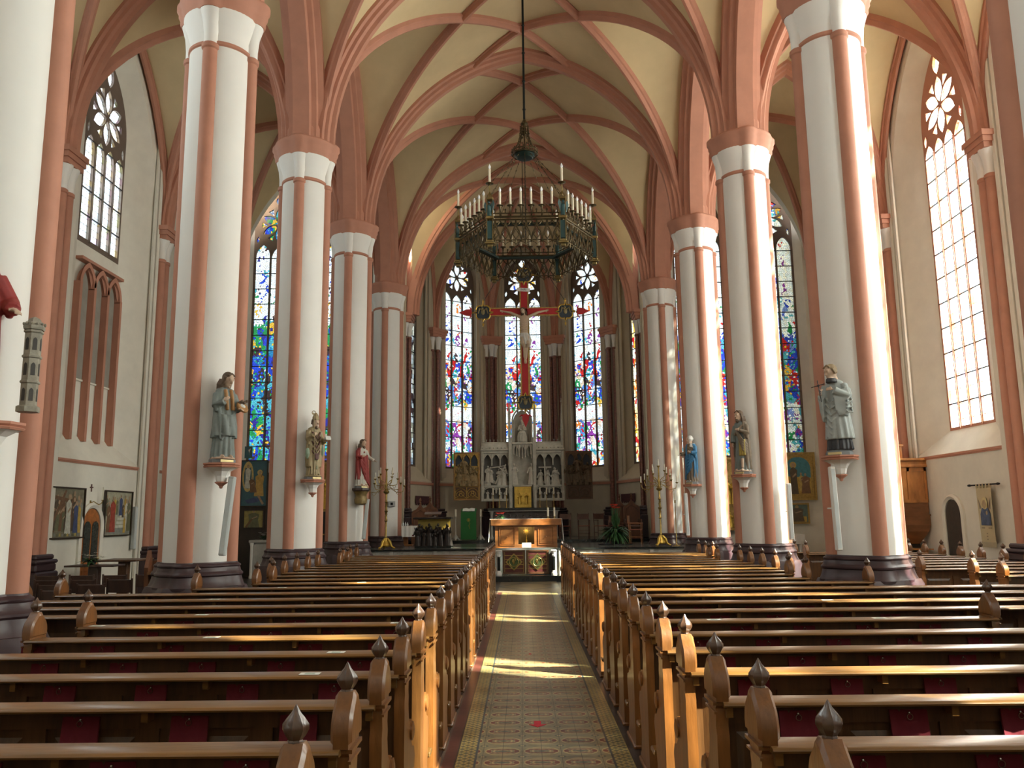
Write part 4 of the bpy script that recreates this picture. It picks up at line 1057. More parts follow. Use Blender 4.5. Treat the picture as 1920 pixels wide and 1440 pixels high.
for (y, sg, bl, mts, nm, lab) in (
    (PY[3], -1, b_L1, [P_grey, P_orange, P_skin, P_hair, P_white], 'statue', 'painted statue of a youth in a grey green cloak holding a round loaf'),
    (PY[4], -1, b_L2, [P_gold, P_maroon, P_skin, P_hair, P_gold, P_white, P_palegreen], 'statue', 'gilded statue of a bishop with mitre, crozier and a little church'),
    (PY[5], -1, b_L3, [P_cream, P_red, P_skin, P_hair, P_white], 'statue', 'statue of a bearded figure in a red cloak above a gilded console'),
    (PY[3], 1, b_R1, [P_palegrey, P_black, P_skin, P_black, P_fair], 'statue', 'statue of a cleric in a pale surplice looking at a small black cross'),
    (PY[4], 1, b_R2, [P_grey, P_brown, P_skin, P_hair, mat('painted_yellow_tunic', (.40,.30,.06), .6), P_white], 'statue', 'statue of a bearded man in a brown cloak over a yellow tunic'),
    (PY[5], 1, b_R3, [P_brown, P_blue, P_skin, P_hair, P_white, P_gold], 'statue', 'statue of a woman in a white veil and blue cloak')):
    x, y_, _ = station(sg*W, y, sg)
    rz = (A45 if sg < 0 else -A45)
    pn = {PY[3]:'second', PY[4]:'third', PY[5]:'fourth'}[y]; sd = 'left' if sg < 0 else 'right'
    statue(nm, (x, y_, 2.565), rz, lab, mts, bl)
    console((x, y_, 2.565), rz, ('old gilded carved console under the red cloaked statue' if (sg < 0 and y == PY[5]) else 'white and rose console under the statue on the %s %s pillar' % (pn, sd)), gold=(sg < 0 and y == PY[5]))
# statue cut by the left frame edge: red sleeve and a little tower
def b_L0(mb):
    robe(mb, ST, mi=0, folds=13, amp=.08)
    robe(mb, [(.2,.170,.14,.0,0,1.5),(.6,.155,.12,0,0,1),(.9,.155,.1,0,0,.5),(1.0,.125,.085,0,0,.2)], mi=1, folds=9, amp=.09, a0=-.2*PI, a1=1.2*PI, th=.12)
    sleeve(mb, (.12,0,.94), (.20,-.03,.78), (.19,-.15,.72), 1, .062,.06,.05, .10); hand(mb, (.19,-.15,.72), (.2,-.8,-.2), (0,0,1), .62, 2, .5, -1)
    sleeve(mb, (-.12,0,.94), (-.17,-.03,.78), (-.08,-.14,.78), 1, .06,.055,.045, .08); hand(mb, (-.07,-.15,.79), (.8,-.2,.2), (0,-1,0), .62, 2)
    head(mb, (0,-.03,1.13), .92, 0, .1, .1, 2, 3, 'long'); feet(mb, 2)
x, y_, _ = station(-W, PY[2], -1)
r0 = statue('statue', (x-.06, y_, 2.565), A45, 'statue in a red sleeve cut by the left edge of the frame', [P_orange, P_red, P_skin, P_hair], b_L0)
_t = V(r0.location.x, r0.location.y, 2.565)+Matrix.Rotation(A45,3,'Z') @ V(.24,-.18,.13)
r0.scale = (1.24,1.24,1.24); r0.location = r0.location+V(-.17,-.02,.0)
M_tower = mat('toy_tower_stone', (.27,.25,.20), .7, var=.25, scale=14, bump=.3); M_tdark = mat('toy_tower_dark', (.05,.045,.04), .7)
tw = MB(); dks = []
for z in (0,.2,.4):
    dk = MB(); dks.append(dk)
    tw.lathe([(.062,z),(.062,z+.17),(.072,z+.178),(.072,z+.19),(.062,z+.2)], 6)
    for q in range(6):
        a = PI/6+q*PI/3; M = Matrix.Rotation(a,4,'Z') @ Matrix(((0,0,1,.0545),(1,0,0,0),(0,1,0,z),(0,0,0,1)))
        dk.plate(arch_loop(.015,.035,.11,.135,4), t=.002, M=M)
tw.lathe([(.085,-.05),(.085,-.01),(.07,0)], 6); tw.lathe([(.075,.6),(.08,.62),(.075,.635),(.06,.65),(.04,.69),(.0,.71)], 6)
for q in range(12): a = q*PI/6; tw.ball((.075*math.cos(a),.075*math.sin(a),.645), .011, 5, 4)
tr = tw.build('tower_model', M_tower, None, 30); tr.parent = r0; tr.location = Matrix.Rotation(-A45,3,'Z') @ (_t-r0.location)/1.24; tr.scale = (.806,.806,.806); [d_.build('tower_windows', M_tdark, tr) for d_ in dks]
console((x-.02, y_, 2.565), A45, 'rose and white console cut by the left edge of the frame')

# ---------------------------------------------------------------- sanctuary platform
M_blkst = mat('polished_black_stone', (.014,.016,.015), .18, var=.3, spec=.6); M_marble = mat('grey_white_marble', (.42,.41,.37), .4, var=.15, scale=5)
M_sfloor = mat('sanctuary_floor_stone', (.09,.095,.085), .22, var=.2, scale=3); M_retst = mat('retable_stone', (.42,.41,.35), .6, var=.15, scale=6, bump=.1)
PF = .90
mb = MB()
for a, b in ((-5.3,-.92),(.87,5.3)): mb.box((a,24.42,0),(b,36.4,PF))
mb.box((-.92,25.0,0),(.87,36.4,PF)); tag(mb.build('floor', M_sfloor), kind='structure')
mb = MB()
for a, b in ((-5.3,-.95),(.90,5.3)): mb.box((a,24.30,PF-.035),(b,24.6,PF+.012))
mb.box((-5.3,29.9,PF),(5.3,30.05,PF+.10)); mb.box((-1.6,23.85,0),(1.6,24.42,.16)); mb.box((-.92,24.42,0),(.87,25,.17))
tag(mb.build('trim_200', M_blkst), kind='structure')
tag(MB().box((-5.3,30.05,PF),(5.3,36.4,PF+.10)).build('floor', M_sfloor), kind='structure')
# marble front with a frieze of quatrefoils
for sg, a, b in ((-1,-5.3,-.95),(1,.90,5.3)):
    r = empty('communion_rail', (0,0,0), 0, 'pale marble rail front with quatrefoil frieze %s of the gates' % ('left' if sg < 0 else 'right'), 'rail')
    mb = MB(); mb.box((a,24.36,.0),(b,24.42,.865)); mb.build('slab', M_marble, r)
    mb = MB(); n = int((b-a)/.16)
    for k in range(n):
        cx = a+(k+.5)*(b-a)/n
        if k % 8 == 0: mb.box((cx-.05,24.32,.0),(cx+.05,24.36,.865)); continue
        for q in range(4): 
            ang = q*PI/2+PI/4; mb.tube([(cx+.032*math.cos(ang)+.028*math.cos(t_), 24.355, .815+.022*math.sin(ang)+.02*math.sin(t_)) for t_ in [2*PI*j/7 for j in range(8)]], .005, 4)
    mb.box((a,24.335,.765),(b,24.36,.78)); mb.box((a,24.335,.85),(b,24.36,.865)); mb.build('frieze', M_marble, r)
# gates
M_gatew = wood('gate_walnut', (.10,.045,.02), .4, .2, (8,8,8)); M_brass = mat('aged_brass', (.42,.30,.10), .35, .9, var=.25, scale=10); M_gold = mat('gold_leaf', (.60,.40,.08), .38, .75, var=.2, scale=9, bump=.2, bscale=30)
M_gdoor = mat('gate_red_enamel', (.10,.02,.015), .5)
for k, cx in enumerate((-.375, .305)):
    r = empty('sanctuary_gate', (cx,24.42,.18), 0, '%s gate leaf with gold diamond medallion below the wooden altar' % ('left' if k == 0 else 'right'), 'gate', 'sanctuary gates')
    mb = MB()
    for x0, x1, z0, z1 in ((-.33,-.28,0,.68),(.28,.33,0,.68),(-.28,.28,0,.06),(-.28,.28,.63,.68)): mb.box((x0,-.03,z0),(x1,.03,z1), bev=.006)
    mb.build('frame', M_gatew, r); MB().box((-.28,-.005,.06),(.28,.005,.63)).build('panel', M_gdoor, r)
    mb = MB()
    for z in (.16,.27,.42,.53): mb.box((-.28,-.012,z-.008),(.28,-.004,z+.008))
    for x in (-.27,.27): mb.box((x-.006,-.02,.06),(x+.006,-.005,.63))
    mb.build('brass_strips', M_brass, r)
    mb = MB(); R_ = .25
    A = [(0,R_+.0),(R_,0),(0,-R_),(-R_,0)]; B = [(0,R_*.86),(R_*.86,0),(0,-R_*.86),(-R_*.86,0)]
    M = Matrix(((1,0,0,0),(0,0,1,-.03),(0,1,0,.345),(0,0,0,1)))
    mb.plate([(x,z*.98) for x,z in A], t=.02, M=M)
    mb.loft([[(x,z*.98,-.008) for x,z in A],[(x,z*.98,-.008) for x,z in B],[(x,z*.98,0) for x,z in B]], M=M)
    d = mb.build('diamond', M_brass, r); MB().plate([(x*.8,z*.8) for x,z in A], t=.003, w0=-.004, M=M).build('diamond_field', mat('green_enamel', (.07,.10,.03), .4, .3, var=.3, scale=20), d)
    mb = MB(); mb.tube([(.13*math.cos(t_),-.04,.345+.13*math.sin(t_)) for t_ in [2*PI*j/24 for j in range(25)]], .010, 6)
    for j in range(7): mb.ball((.07*math.cos(j*2.3)*((j%3)/2),-.038,.345+.09*math.sin(j*1.7)*((j%3)/2)), (.028,.012,.045), 6, 5)
    mb.build('medallion', M_brass, d)
for k, cx in enumerate((-.81, .775)):
    r = empty('gate_column', (cx,24.28,.0), 0, 'short white column with black shaft %s of the gates' % ('left' if k == 0 else 'right'), 'column', 'gate columns')
    MB().lathe([(.085,.16),(.085,.21),(.07,.24),(.055,.27),(.05,.29)], 16).build('base', M_white, r); MB().lathe([(.042,.29),(.042,.68)], 16).build('shaft', M_blkst, r)
    mb = MB(); mb.lathe([(.042,.68),(.055,.72),(.045,.75),(.07,.80),(.075,.83)], 16, lobes=8, amp=.08); mb.box((-.085,-.085,.83),(.085,.085,.865), bev=.008); mb.build('capital', M_white, r)
    MB().box((-.03 if k else -.085,.06,.16),(.085 if k else .03,.12,.83)).build('pier_strip', M_white, r)

# wooden altar at the platform edge -------------------------------------------
M_alt = wood('altar_oak', (.26,.10,.028), .4, .25, (2,6,6)); M_linen = mat('white_linen', (.78,.78,.74), .8, var=.03, bump=.1, bscale=60)
r = empty('altar_table', (0,25.25,PF), 0, 'wooden altar table with lit niche and two panelled doors above the gates', 'altar')
mb = MB(); mb.plate([(-.94,-.04),(.92,-.04),(.92,.66),(-.94,.66)], [[(-.245,.10),(.235,.10),(.235,.61),(-.245,.61)]], t=.03, M=Matrix(((1,0,0,0),(0,0,1,.0),(0,1,0,0),(0,0,0,1)))); mb.box((-.94,.03,0),(-.91,.8,.66)); mb.box((.89,.03,0),(.92,.8,.66)); mb.box((-.94,.77,0),(.92,.8,.66))
mb.build('body', M_alt, r)
MB().box((-1.07,-.10,.655),(1.05,.90,.845), bev=.008).build('table_top', M_alt, r)
mb = MB(); mb.box((-.25,.03,.09),(-.245,.35,.62)).box((.235,.03,.09),(.24,.35,.62)).box((-.245,.345,.09),(.235,.35,.62)).box((-.245,.03,.09),(.235,.35,.095)).box((-.245,.03,.615),(.235,.35,.62)); mb.build('niche_lining', mat('niche_velvet', (.14,.10,.04), .8), r)
for sx in (-1, 1):
    c = sx*.58; mb = MB()
    for a, b, z0, z1 in ((-.24,-.21,.06,.61),(.21,.24,.06,.61),(-.21,.21,.06,.09),(-.21,.21,.58,.61)): mb.box((c+a,-.022,z0),(c+b,.0,z1), bev=.005)
    mb.box((c-.19,-.010,.11),(c+.19,0,.56), bev=.004); d = mb.build('door', M_alt, r); MB().lathe([(.010,0),(.010,.02),(.022,.03),(.018,.045),(0,.05)], 12, M=Matrix.Translation((c+.0,-.012,.32)) @ Matrix.Rotation(PI/2,4,'X')).build('knob', M_alt, d)
cl = MB(); cl.box((-1.08,-.085,.846),(1.06,.88,.852))
for sx, x in ((-1,-1.095),(1,1.065)):
    n = 10; F = [(x+.010*math.sin(k*1.6), .0+.86*k/n) for k in range(n+1)]
    cl.loft([[(a+ (sx*.012*j), b, .852-.17*j) for a, b in F]+[(a+sx*.006+(sx*.012*j), b, .852-.17*j) for a, b in F[::-1]] for j in range(5)], caps=(True,True))
o = cl.build('altar_cloth', M_linen, None, 40); o.location = (0,25.25,PF); tag(o, 'white linen cloth hanging over both ends of the wooden altar', 'cloth')
mb = MB(); mb.lathe([(.055,0),(.058,.01),(.03,.03),(.016,.05),(.018,.07),(.026,.10),(.018,.13),(.012,.16),(.016,.22)], 14)
mb.tube([(0,0,.2),(0,0,.42)], .007, 6); mb.lathe([(.0,-.01),(.055,-.01),(.055,.01),(0,.01)], 16, M=TRS(0,0,.37,0,PI/2))
for k in range(16): a = 2*PI*k/16; mb.tube([(.055*math.cos(a),0,.37+.055*math.sin(a)),((.085+.02*(k%2))*math.cos(a),0,.37+(.085+.02*(k%2))*math.sin(a))], .004, 4)
o = mb.build('monstrance', M_gold, None, 40); o.location = (0,25.42,PF+.095); tag(o, 'small golden monstrance standing in the altar niche', 'monstrance')
nl = bpy.data.lights.new('niche_lamp', 'POINT'); nl.energy = 5; nl.color = (1,.75,.4); nl.shadow_soft_size = .03; no = bpy.data.objects.new('niche_lamp', nl); COL.objects.link(no); no.location = (0,25.36,PF+.575)
mb = MB(); mb.box((-.135,0,0),(.135,.008,.135)); 
for k in range(3): mb.box((-.09,-.001,.035+.03*k),(.09+.0*k,0,.041+.03*k), 1)
o = mb.build('notice_card', [M_paper, M_print]); o.location = (0,25.13,PF+.01); o.rotation_euler.x = -.1; tag(o, 'white notice card propped below the altar niche', 'notice')
M_wax = mat('ivory_wax', (.78,.74,.60), .5, var=.03); M_wick = mat('black_wick', (.01,.01,.01), .9)
def candle(loc, h, r_, label, base=None, grp=None, cat='candle'):
    o = MB().lathe([(r_*1.0,0),(r_,h),(r_*.5,h+.004)], 12).build('candle', M_wax, None, 50); o.location = loc; tag(o, label, cat, grp)
    MB().tube([(0,0,h),(0,.002,h+.02)], .0025, 4).build('wick', M_wick, o); return o
for k, x in enumerate((.665,.86)):
    o = MB().lathe([(.045,0),(.05,.008),(.02,.02),(.014,.05),(.035,.06),(.035,.066)], 14).build('candlestick', M_brass, None, 40); o.location = (x,25.5,PF+.853); tag(o, 'low brass candlestick on the wooden altar, %s of two' % ('inner','outer')[k], 'candlestick', 'low candlesticks on the altar')
    candle((x,25.5,PF+.919), .26, .028, 'thick ivory candle on the wooden altar, %s of two' % ('inner','outer')[k], grp='thick altar candles')
# flowers helper -------------------------------------------------------------------
M_leaf = mat('leaf_green', (.035,.10,.03), .5, var=.35, scale=9); M_redfl = mat('red_petals', (.62,.05,.04), .5, var=.2); M_orfl = mat('orange_red_petals', (.85,.12,.07), .5, var=.2); M_whfl = mat('white_petals', (.8,.8,.72), .5, var=.05)
def leaf(mb, p, d, L, w_, mi=0, droop=.3):
    p = Vector(p); d = Vector(d).normalized(); s_ = d.cross(V(0,0,1)); s_ = s_.normalized() if s_.length > .01 else V(1,0,0); vs = []
    for k in range(5):
        t_ = k/4; c = p+d*L*t_+V(0,0,-droop*L*t_*t_); ww = w_*math.sin(PI*(.08+.92*t_)**.8)
        vs += [c-s_*ww+V(0,0,.15*ww), c+V(0,0,-.05*ww), c+s_*ww+V(0,0,.15*ww)]
    mb.add(vs, [(3*k+a, 3*k+a+1, 3*k+a+4, 3*k+a+3) for k in range(4) for a in (0,1)], mi)
def bloom(mb, c, r_, mi, n=6, up=.5):
    for k in range(n):
        a = 2*PI*k/n+random.random(); leaf(mb, c, (math.cos(a), math.sin(a), up), r_, r_*.28, mi, .4)
def rnd_dir(rng, lo=-.2, hi=1): 
    a = rng.random()*2*PI; return V(math.cos(a), math.sin(a), rng.uniform(lo, hi))
rng = random.Random(5)
def bouquet(loc, s_, petals, label, pot=None, n=10, lf=30, cat='flowers', name='flower_arrangement', petals2=None):
    r = empty(name, loc, 0, label, cat)
    mb = MB()
    for k in range(lf): leaf(mb, (rng.uniform(-.04,.04)*s_*8, rng.uniform(-.04,.04)*s_*8, .08*s_*4), rnd_dir(rng, -.1, 1.0), s_*rng.uniform(.6,1.1), s_*.13, 0, .4)
    mb.build('leaves', M_leaf, r)
    mb = MB()
    for k in range(n):
        d = rnd_dir(rng, .25, 1.3).normalized(); bloom(mb, d*s_*rng.uniform(.6,1.0)+V(0,0,.3*s_), s_*.32, 0, 6)
    mb.build('blossoms', petals, r)
    MB().lathe([(.2*s_,0),(.33*s_,.1*s_),(.36*s_,.33*s_),(.3*s_,.36*s_)], 14).build('bowl', pot or M_blkst, r, 40)
    return r
bouquet((-.78,25.45,PF+.853), .19, M_redfl, 'low arrangement of red flowers on the left end of the altar', n=9)

# high altar ---------------------------------------------------------------------
HZ = PF+.10
r = empty('high_altar', (-.06,0,0), 0, 'dark stone high altar table below the carved retable', 'altar')
MB().box((-1.28,31.7,HZ),(1.28,32.5,2.06)).build('body', mat('high_altar_stone', (.10,.085,.075), .5, var=.3, scale=6), r)
MB().box((-1.36,31.45,2.06),(1.36,32.6,2.15), bev=.01).build('slab', M_blkst, r)
MB().box((-1.34,31.5,2.02),(1.34,32.5,2.06)).build('slab_moulding', M_marble, r)
for sx in (-1, 1): MB().lathe([(.07,HZ),(.07,1.06),(.045,1.10),(.042,1.85),(.06,1.92),(.08,2.0),(.08,2.02)], 14, M=TRS(sx*1.22,31.58)).build('column', M_marble, r, 40)
mb = MB()
def mini_figure(mb, x, y, z, h, mi=0, lean=0, rr=None):
    rr = rr or rng
    w_ = h*.13
    mb.loft([[(x+lean*zz*h+w_*k1*math.cos(a)*(1+.12*math.cos(5*a)), y+w_*.7*k1*math.sin(a), z+zz*h) for a in [2*PI*k/10 for k in range(10)]] for zz, k1 in ((0,1.3),(.3,1.05),(.55,.85),(.72,1.05),(.80,.75),(.83,.35))], mi, caps=(True,True))
    mb.ball((x+lean*h*.95, y-.1*w_, z+h*.91), (h*.055,h*.06,h*.075), 8, 6, mi)
    for sx in (-1, 1):
        e = (x+lean*h*.65+sx*w_*1.25, y-w_*.5, z+h*.60); hd = (x+lean*h*.6+sx*w_*rr.uniform(-.2,1.6), y-w_*1.1, z+h*rr.uniform(.52,.85))
        mb.tube([(x+lean*h*.78+sx*w_*.8, y, z+h*.76), e, hd], [h*.042,h*.036,h*.026], 6, mi); mb.ball(hd, h*.03, 6, 4, mi)
for k in range(9): mini_figure(mb, -1.05+.26*k, 31.66, 1.40, .52)
mb.build('front_relief', mat('dark_relief_stone', (.13,.10,.09), .6, var=.2), r)

# carved retable -------------------------------------------------------------------
r = empty('altar_retable', (0,32.5,0), 0, 'grey carved stone retable with two relief panels and a tall canopied centre', 'retable')
def frame_box(mb, x0, x1, z0, z1, t, y0, y1, mi=0):
    for a, b, c, d in ((x0,x0+t,z0,z1),(x1-t,x1,z0,z1),(x0+t,x1-t,z0,z0+t),(x0+t,x1-t,z1-t,z1)): mb.box((a,y0,c),(b,y1,d), mi, bev=t*.15)
def arcade(mb, x0, x1, z1, h, n, y, depth, mi=0, pend=True):
    """row of pointed arches hanging from the top edge z1"""
    w_ = (x1-x0)/n; M = Matrix(((1,0,0,0),(0,0,1,y),(0,1,0,0),(0,0,0,1)))
    holes = [arch_loop(w_*.40, z1-h+.001, z1-h*.62, z1-h*.14, 7, x0+(k+.5)*w_) for k in range(n)]
    out = [(x0,z1)]
    for k in range(n):
        L = arch_loop(w_*.42, z1-h, z1-h*.62, z1-h*.12, 7, x0+(k+.5)*w_); a = L[2:]            # right springing .. apex .. left springing
        out += [(x0+k*w_, z1-h)] + [L[0]] + a[::-1] + [L[1]]
    out += [(x1, z1-h),(x1,z1)]
    mb.plate(out, t=depth, M=M, mi=mi)
    for k in range(n+1):
        x = x0+k*w_; mb.tube([(x,y-.01,z1-h*1.05),(x,y-.01,z1-h*.1)], w_*.05, 5, mi); mb.ball((x,y-.01,z1-h*1.08), w_*.08, 6, 4, mi)
    for k in range(n):
        x = x0+(k+.5)*w_; mb.tube([(x,y-.008,z1-h*.14),(x,y-.008,z1-.01)], w_*.03, 4, mi)
        for q in (-1, 1): mb.tube([(x+q*w_*.42,y-.008,z1-h*.5),(x+q*w_*.2,y-.008,z1-h*.2),(x,y-.008,z1-.02)], w_*.028, 4, mi)
for s_, (x0, x1) in (('left',(-1.72,-.54)),('right',(.34,1.54))):
    mb = MB(); mb.box((x0,.22,2.42),(x1,.40,4.38)); frame_box(mb, x0, x1, 2.42, 4.38, .10, -.02, .24); mb.box((x0+.08,-.0,2.98),(x1-.08,.22,3.04)); mb.build('frame', M_retst, r); MB().box((x0+.10,.19,2.52),(x1-.10,.221,4.28)).build('relief_shade_sheet', mat('painted_niche_shade', (.10,.095,.085), .8), r)  # dark sheet behind the figures, niche shade put into its colour
    mb = MB(); arcade(mb, x0+.1, x1-.1, 4.28, .42, 3, .02, .06); mb.build('tracery', M_retst, r)
    mb = MB(); rr = random.Random(3 if s_ == 'left' else 9)
    for k in range(9):
        mini_figure(mb, x0+.2+rr.random()*(x1-x0-.4), .18-.05*(k%3), 3.04+.12*(k % 3 == 0), rr.uniform(.45,.74), lean=rr.uniform(-.15,.15), rr=rr)
    if s_ == 'left':
        mb.tube([(x0+.55,.02,3.1),(x0+.98,.03,3.85)], .028, 4); mb.tube([(x0+.68,.03,3.75),(x0+1.0,.02,3.5)], .026, 4)
        mb.tube([(x0+.3,.02,3.7),(x0+.95,.02,3.8)], .02, 4)
    else: 
        mb.box((x0+.42,.0,3.1),(x0+.47,.04,3.95)); mb.box((x0+.2,.0,3.70),(x0+.70,.04,3.75))
    for q in range(16): mb.ball((x0+.15+rr.random()*(x1-x0-.3), .18, 3.06+.16*rr.random()), (.10,.05,.06), 6, 5)
    mb.build('main_relief', P_stone, r)
    mb = MB()
    for k in range(2):
        cx = x0+.1+(k+.5)*(x1-x0-.2)/2; mini_figure(mb, cx-.09, .14, 2.50, .36, rr=rr); mini_figure(mb, cx+.10, .14, 2.50, .33, rr=rr)
    mb.build('lower_relief', P_stone, r)
    mb = MB(); arcade(mb, x0+.1, x1-.1, 2.97, .2, 2, .03, .05); mb.build('lower_tracery', M_retst, r)
    mb = MB(); mb.box((x0-.03,-.06,4.38),(x1+.03,.42,4.45), bev=.02)
    mb.loft([[(x0,-.03,4.45),(x1,-.03,4.45),(x1,.4,4.45),(x0,.4,4.45)],[(x0+.05,.10,4.68),(x1-.05,.10,4.68),(x1-.05,.36,4.68),(x0+.05,.36,4.68)],[(x0+.05,.10,4.74),(x1-.05,.10,4.74),(x1-.05,.36,4.74),(x0+.05,.36,4.74)]], caps=(True,True))
    for k in range(8):
        x = x0+.07+k*(x1-x0-.14)/7; mb.ball((x,-.04,4.50), (.035,.02,.035), 7, 5); mb.tube([(x,.1,4.74),(x,.1,4.80)], .012, 4); mb.ball((x,.1,4.82), (.03,.02,.025), 6, 4)
    mb.build('cresting', M_retst, r)
# centre tower
mb = MB()
for sx in (-1, 1):
    mb.box((-.09+sx*.47-.07,-.12,2.15),(-.09+sx*.47+.07,.3,4.9), bev=.02); mb.box((-.09+sx*.50-.05,-.08,4.9),(-.09+sx*.50+.05,.16,5.75), bev=.015)
mb.box((-.54,.2,2.15),(.36,.42,4.75)); mb.box((-.46,-.14,2.98),(.28,.1,3.04)); mb.box((-.50,-.14,4.62),(.32,.3,4.70), bev=.015)
for z in (5.75,): 
    for sx in (-1, 1): mb.lathe([(.07,0),(.05,.06),(.055,.1),(.012,.62),(.0,.66)], 6, M=TRS(-.09+sx*.50,.03,z-.02)); [mb.ball((-.09+sx*.5+.035*math.cos(q*2.1)*(1-q/9),.03,z+.1+.06*q), .018*(1-q/14), 5, 4) for q in range(8)]
pts = [(x,z) for x,z in arch_loop(.38,5.2,5.55,6.08,9,-.09)][2:]; mb.tube([(x,-.02,z) for x,z in [(.29,4.7)]+pts+[(-.47,4.7)]], .035, 6)
pts = [(x,z) for x,z in arch_loop(.32,5.2,5.5,5.98,9,-.09)][2:]; mb.tube([(x,.08,z) for x,z in [(.23,4.7)]+pts+[(-.41,4.7)]], .03, 6)
mb.plate(arch_loop(.36,4.7,5.5,6.03,9,-.09), t=.05, M=Matrix(((1,0,0,0),(0,0,1,.25),(0,1,0,0),(0,0,0,1))))
mb.build('centre_tower', M_retst, r)
mb = MB(); arcade(mb, -.46, .28, 4.62, .5, 3, -.10, .05)
for k in range(7): mb.tube([(-.42+.11*k,-.12,4.1+.05*abs(3-k)),(-.42+.11*k,-.12,4.6)], .016, 5); mb.ball((-.42+.11*k,-.12,4.08+.05*abs(3-k)), .03, 6, 4)
mb.build('canopy', P_stone, r)
mb = MB(); mini_figure(mb, -.42, -.02, 3.05, .85, rr=rng); mini_figure(mb, .25, -.02, 3.05, .85, rr=rng); mb.build('side_figures', P_stone, r)
mb = MB(); robe(mb, [(0,.19,.14,0,0,1.2),(.2,.19,.15,0,-.02,1),(.36,.15,.16,0,-.05,.8),(.42,.12,.12,0,0,.5),(.56,.11,.08,0,.02,.3),(.66,.12,.07,0,.03,.1),(.70,.05,.04,0,.03,0)], n=30, amp=.07)
head(mb, (0,.0,.80), .8, 0, -.2, .15, 0, 0, 'veil'); mb.tube([(-.11,.03,.62),(-.14,-.06,.48),(-.04,-.15,.50)], [.045,.04,.03], 8); mb.tube([(.11,.03,.62),(.14,-.06,.48),(.04,-.15,.50)], [.045,.04,.03], 8)
mb.ball((.06,-.12,.55), (.045,.04,.08), 8, 6); mb.ball((.06,-.12,.66), .035, 8, 6)
o = fuse(mb, 'seated_figure', [P_stone], r, .009, 1); o.location = (-.09,-.0,4.71)
MB().box((-.42,-.16,2.16),(.24,-.1,2.97), bev=.01).build('tabernacle_door', M_gold, r)
mb = MB()
for sx in (-1, 1): mb.lathe([(.0,-.008),(.10,0),(.0,.012)], 12, M=TRS(-.09+sx*.13,-.165,2.66,0,PI/2)); mini_figure(mb, -.09+sx*.13, -.17, 2.30, .46, rr=rng)
mb.build('tabernacle_relief', M_gold, r)
for k, sx in enumerate((-1.63, 1.48)):
    mb = MB(); mb.box((sx-.05,.05,4.4),(sx+.05,.15,5.2), bev=.012)
    for z in (4.75, 5.0, 5.2): mb.lathe([(.085,0),(.06,.03),(.05,.05)], 6, M=TRS(sx,.1,z))
    mb.lathe([(.05,0),(.055,.08),(.012,1.05),(.0,1.1)], 6, M=TRS(sx,.1,5.22))
    for q in range(9): mb.ball((sx+.045*(-1)**q*(1-q/11),.1,5.32+.1*q), .022*(1-q/16), 5, 4)
    mb.ball((sx,.1,6.34), .035, 6, 5); mb.box((sx-.012,.09,6.3),(sx+.012,.11,6.46)); mb.build('pinnacle', M_retst, r)
# painted wings
M_wingd = mat('dark_wing_wood', (.10,.045,.02), .5); M_wingg = mat('gilded_wing_relief', (.42,.27,.07), .5, .45, var=.4, scale=14, bump=.4, bscale=22); M_wingp = mat('bronze_brown_relief', (.24,.17,.08), .55, .3, var=.4, scale=12, bump=.4)
M_wingdk = mat('dark_gilt_relief', (.10,.065,.035), .55, .3, var=.4, scale=12, bump=.4); M_bluegr = mat('dark_blue_ground', (.02,.03,.045), .6)
for k, (x0, x1) in enumerate(((-2.79,-1.76),(1.60,2.63))):
    g = M_wingg if k == 0 else M_wingdk; f = M_wingp if k == 0 else M_wingdk
    w_ = empty('wing', (0,-.08,0), 0, 'open %s wing, %s carved panel' % (('left','bright gilded') if k == 0 else ('right','dark brown'))); w_.parent = r
    mb = MB(); frame_box(mb, x0, x1, 2.47, 4.34, .06, -.03, .05); mb.box((x0+.02,.03,2.49),(x1-.02,.06,4.32)); mb.build('frame', wood('gilded_oak_frame', (.28,.15,.04), .4, .2) if k == 0 else M_wingd, w_)
    MB().box((x0+.06,.02,3.0),(x1-.06,.03,3.80)).build('field', g, w_); MB().box((x0+.06,.02,3.80),(x1-.06,.03,4.28)).build('upper_field', M_bluegr, w_)
    mb = MB(); arcade(mb, x0+.06, x1-.06, 4.28, .46, 3, -.02, .04); mb.build('tracery', g, w_)
    mb = MB(); rr = random.Random(21+k)
    for q in range(11): mini_figure(mb, x0+.14+.075*q, .0, 3.02+.10*(q % 3), rr.uniform(.45,.8) if q not in (5,) else .95, lean=rr.uniform(-.2,.2), rr=rr)
    for q in range(26): mb.ball((x0+.12+rr.random()*.8, .02, 3.04+rr.random()*.7), (.06,.03,.05), 6, 5)
    mb.build('figure_relief', f, w_)
    MB().box((x0+.06,.02,2.53),(x1-.06,.03,2.97)).build('lower_field', M_wingd, w_)
    mb = MB()
    for h in (0, 1):
        c = x0+.06+(x1-x0-.12)*(.25+.5*h); hw = (x1-x0-.12)*.24
        L = arch_loop(hw, 2.56, 2.70, 2.93, 8, c); mb.tube([(x,-.0,z) for x,z in L+L[:1]], .014, 5)
        for q in range(12):
            a = q*.8; rr_ = .03+.013*q; mb.tube([(c+rr_*math.cos(a+j*.35)*1.0, .0, 2.70+rr_*.8*math.sin(a+j*.35)) for j in range(5)], .012, 5)
        for s2 in (-1, 1):
            mb.tube([(c+s2*hw*.9,-.0,2.58),(c+s2*hw*.3,-.0,2.64),(c+s2*.02,-.0,2.86)], .013, 5)
    for q in range(3): mb.tube([(x0+.06+(x1-x0-.12)*q/2,-.01,2.53),(x0+.06+(x1-x0-.12)*q/2,-.01,2.97)], .016, 5)
    mb.build('scroll_tracery', g, w_)
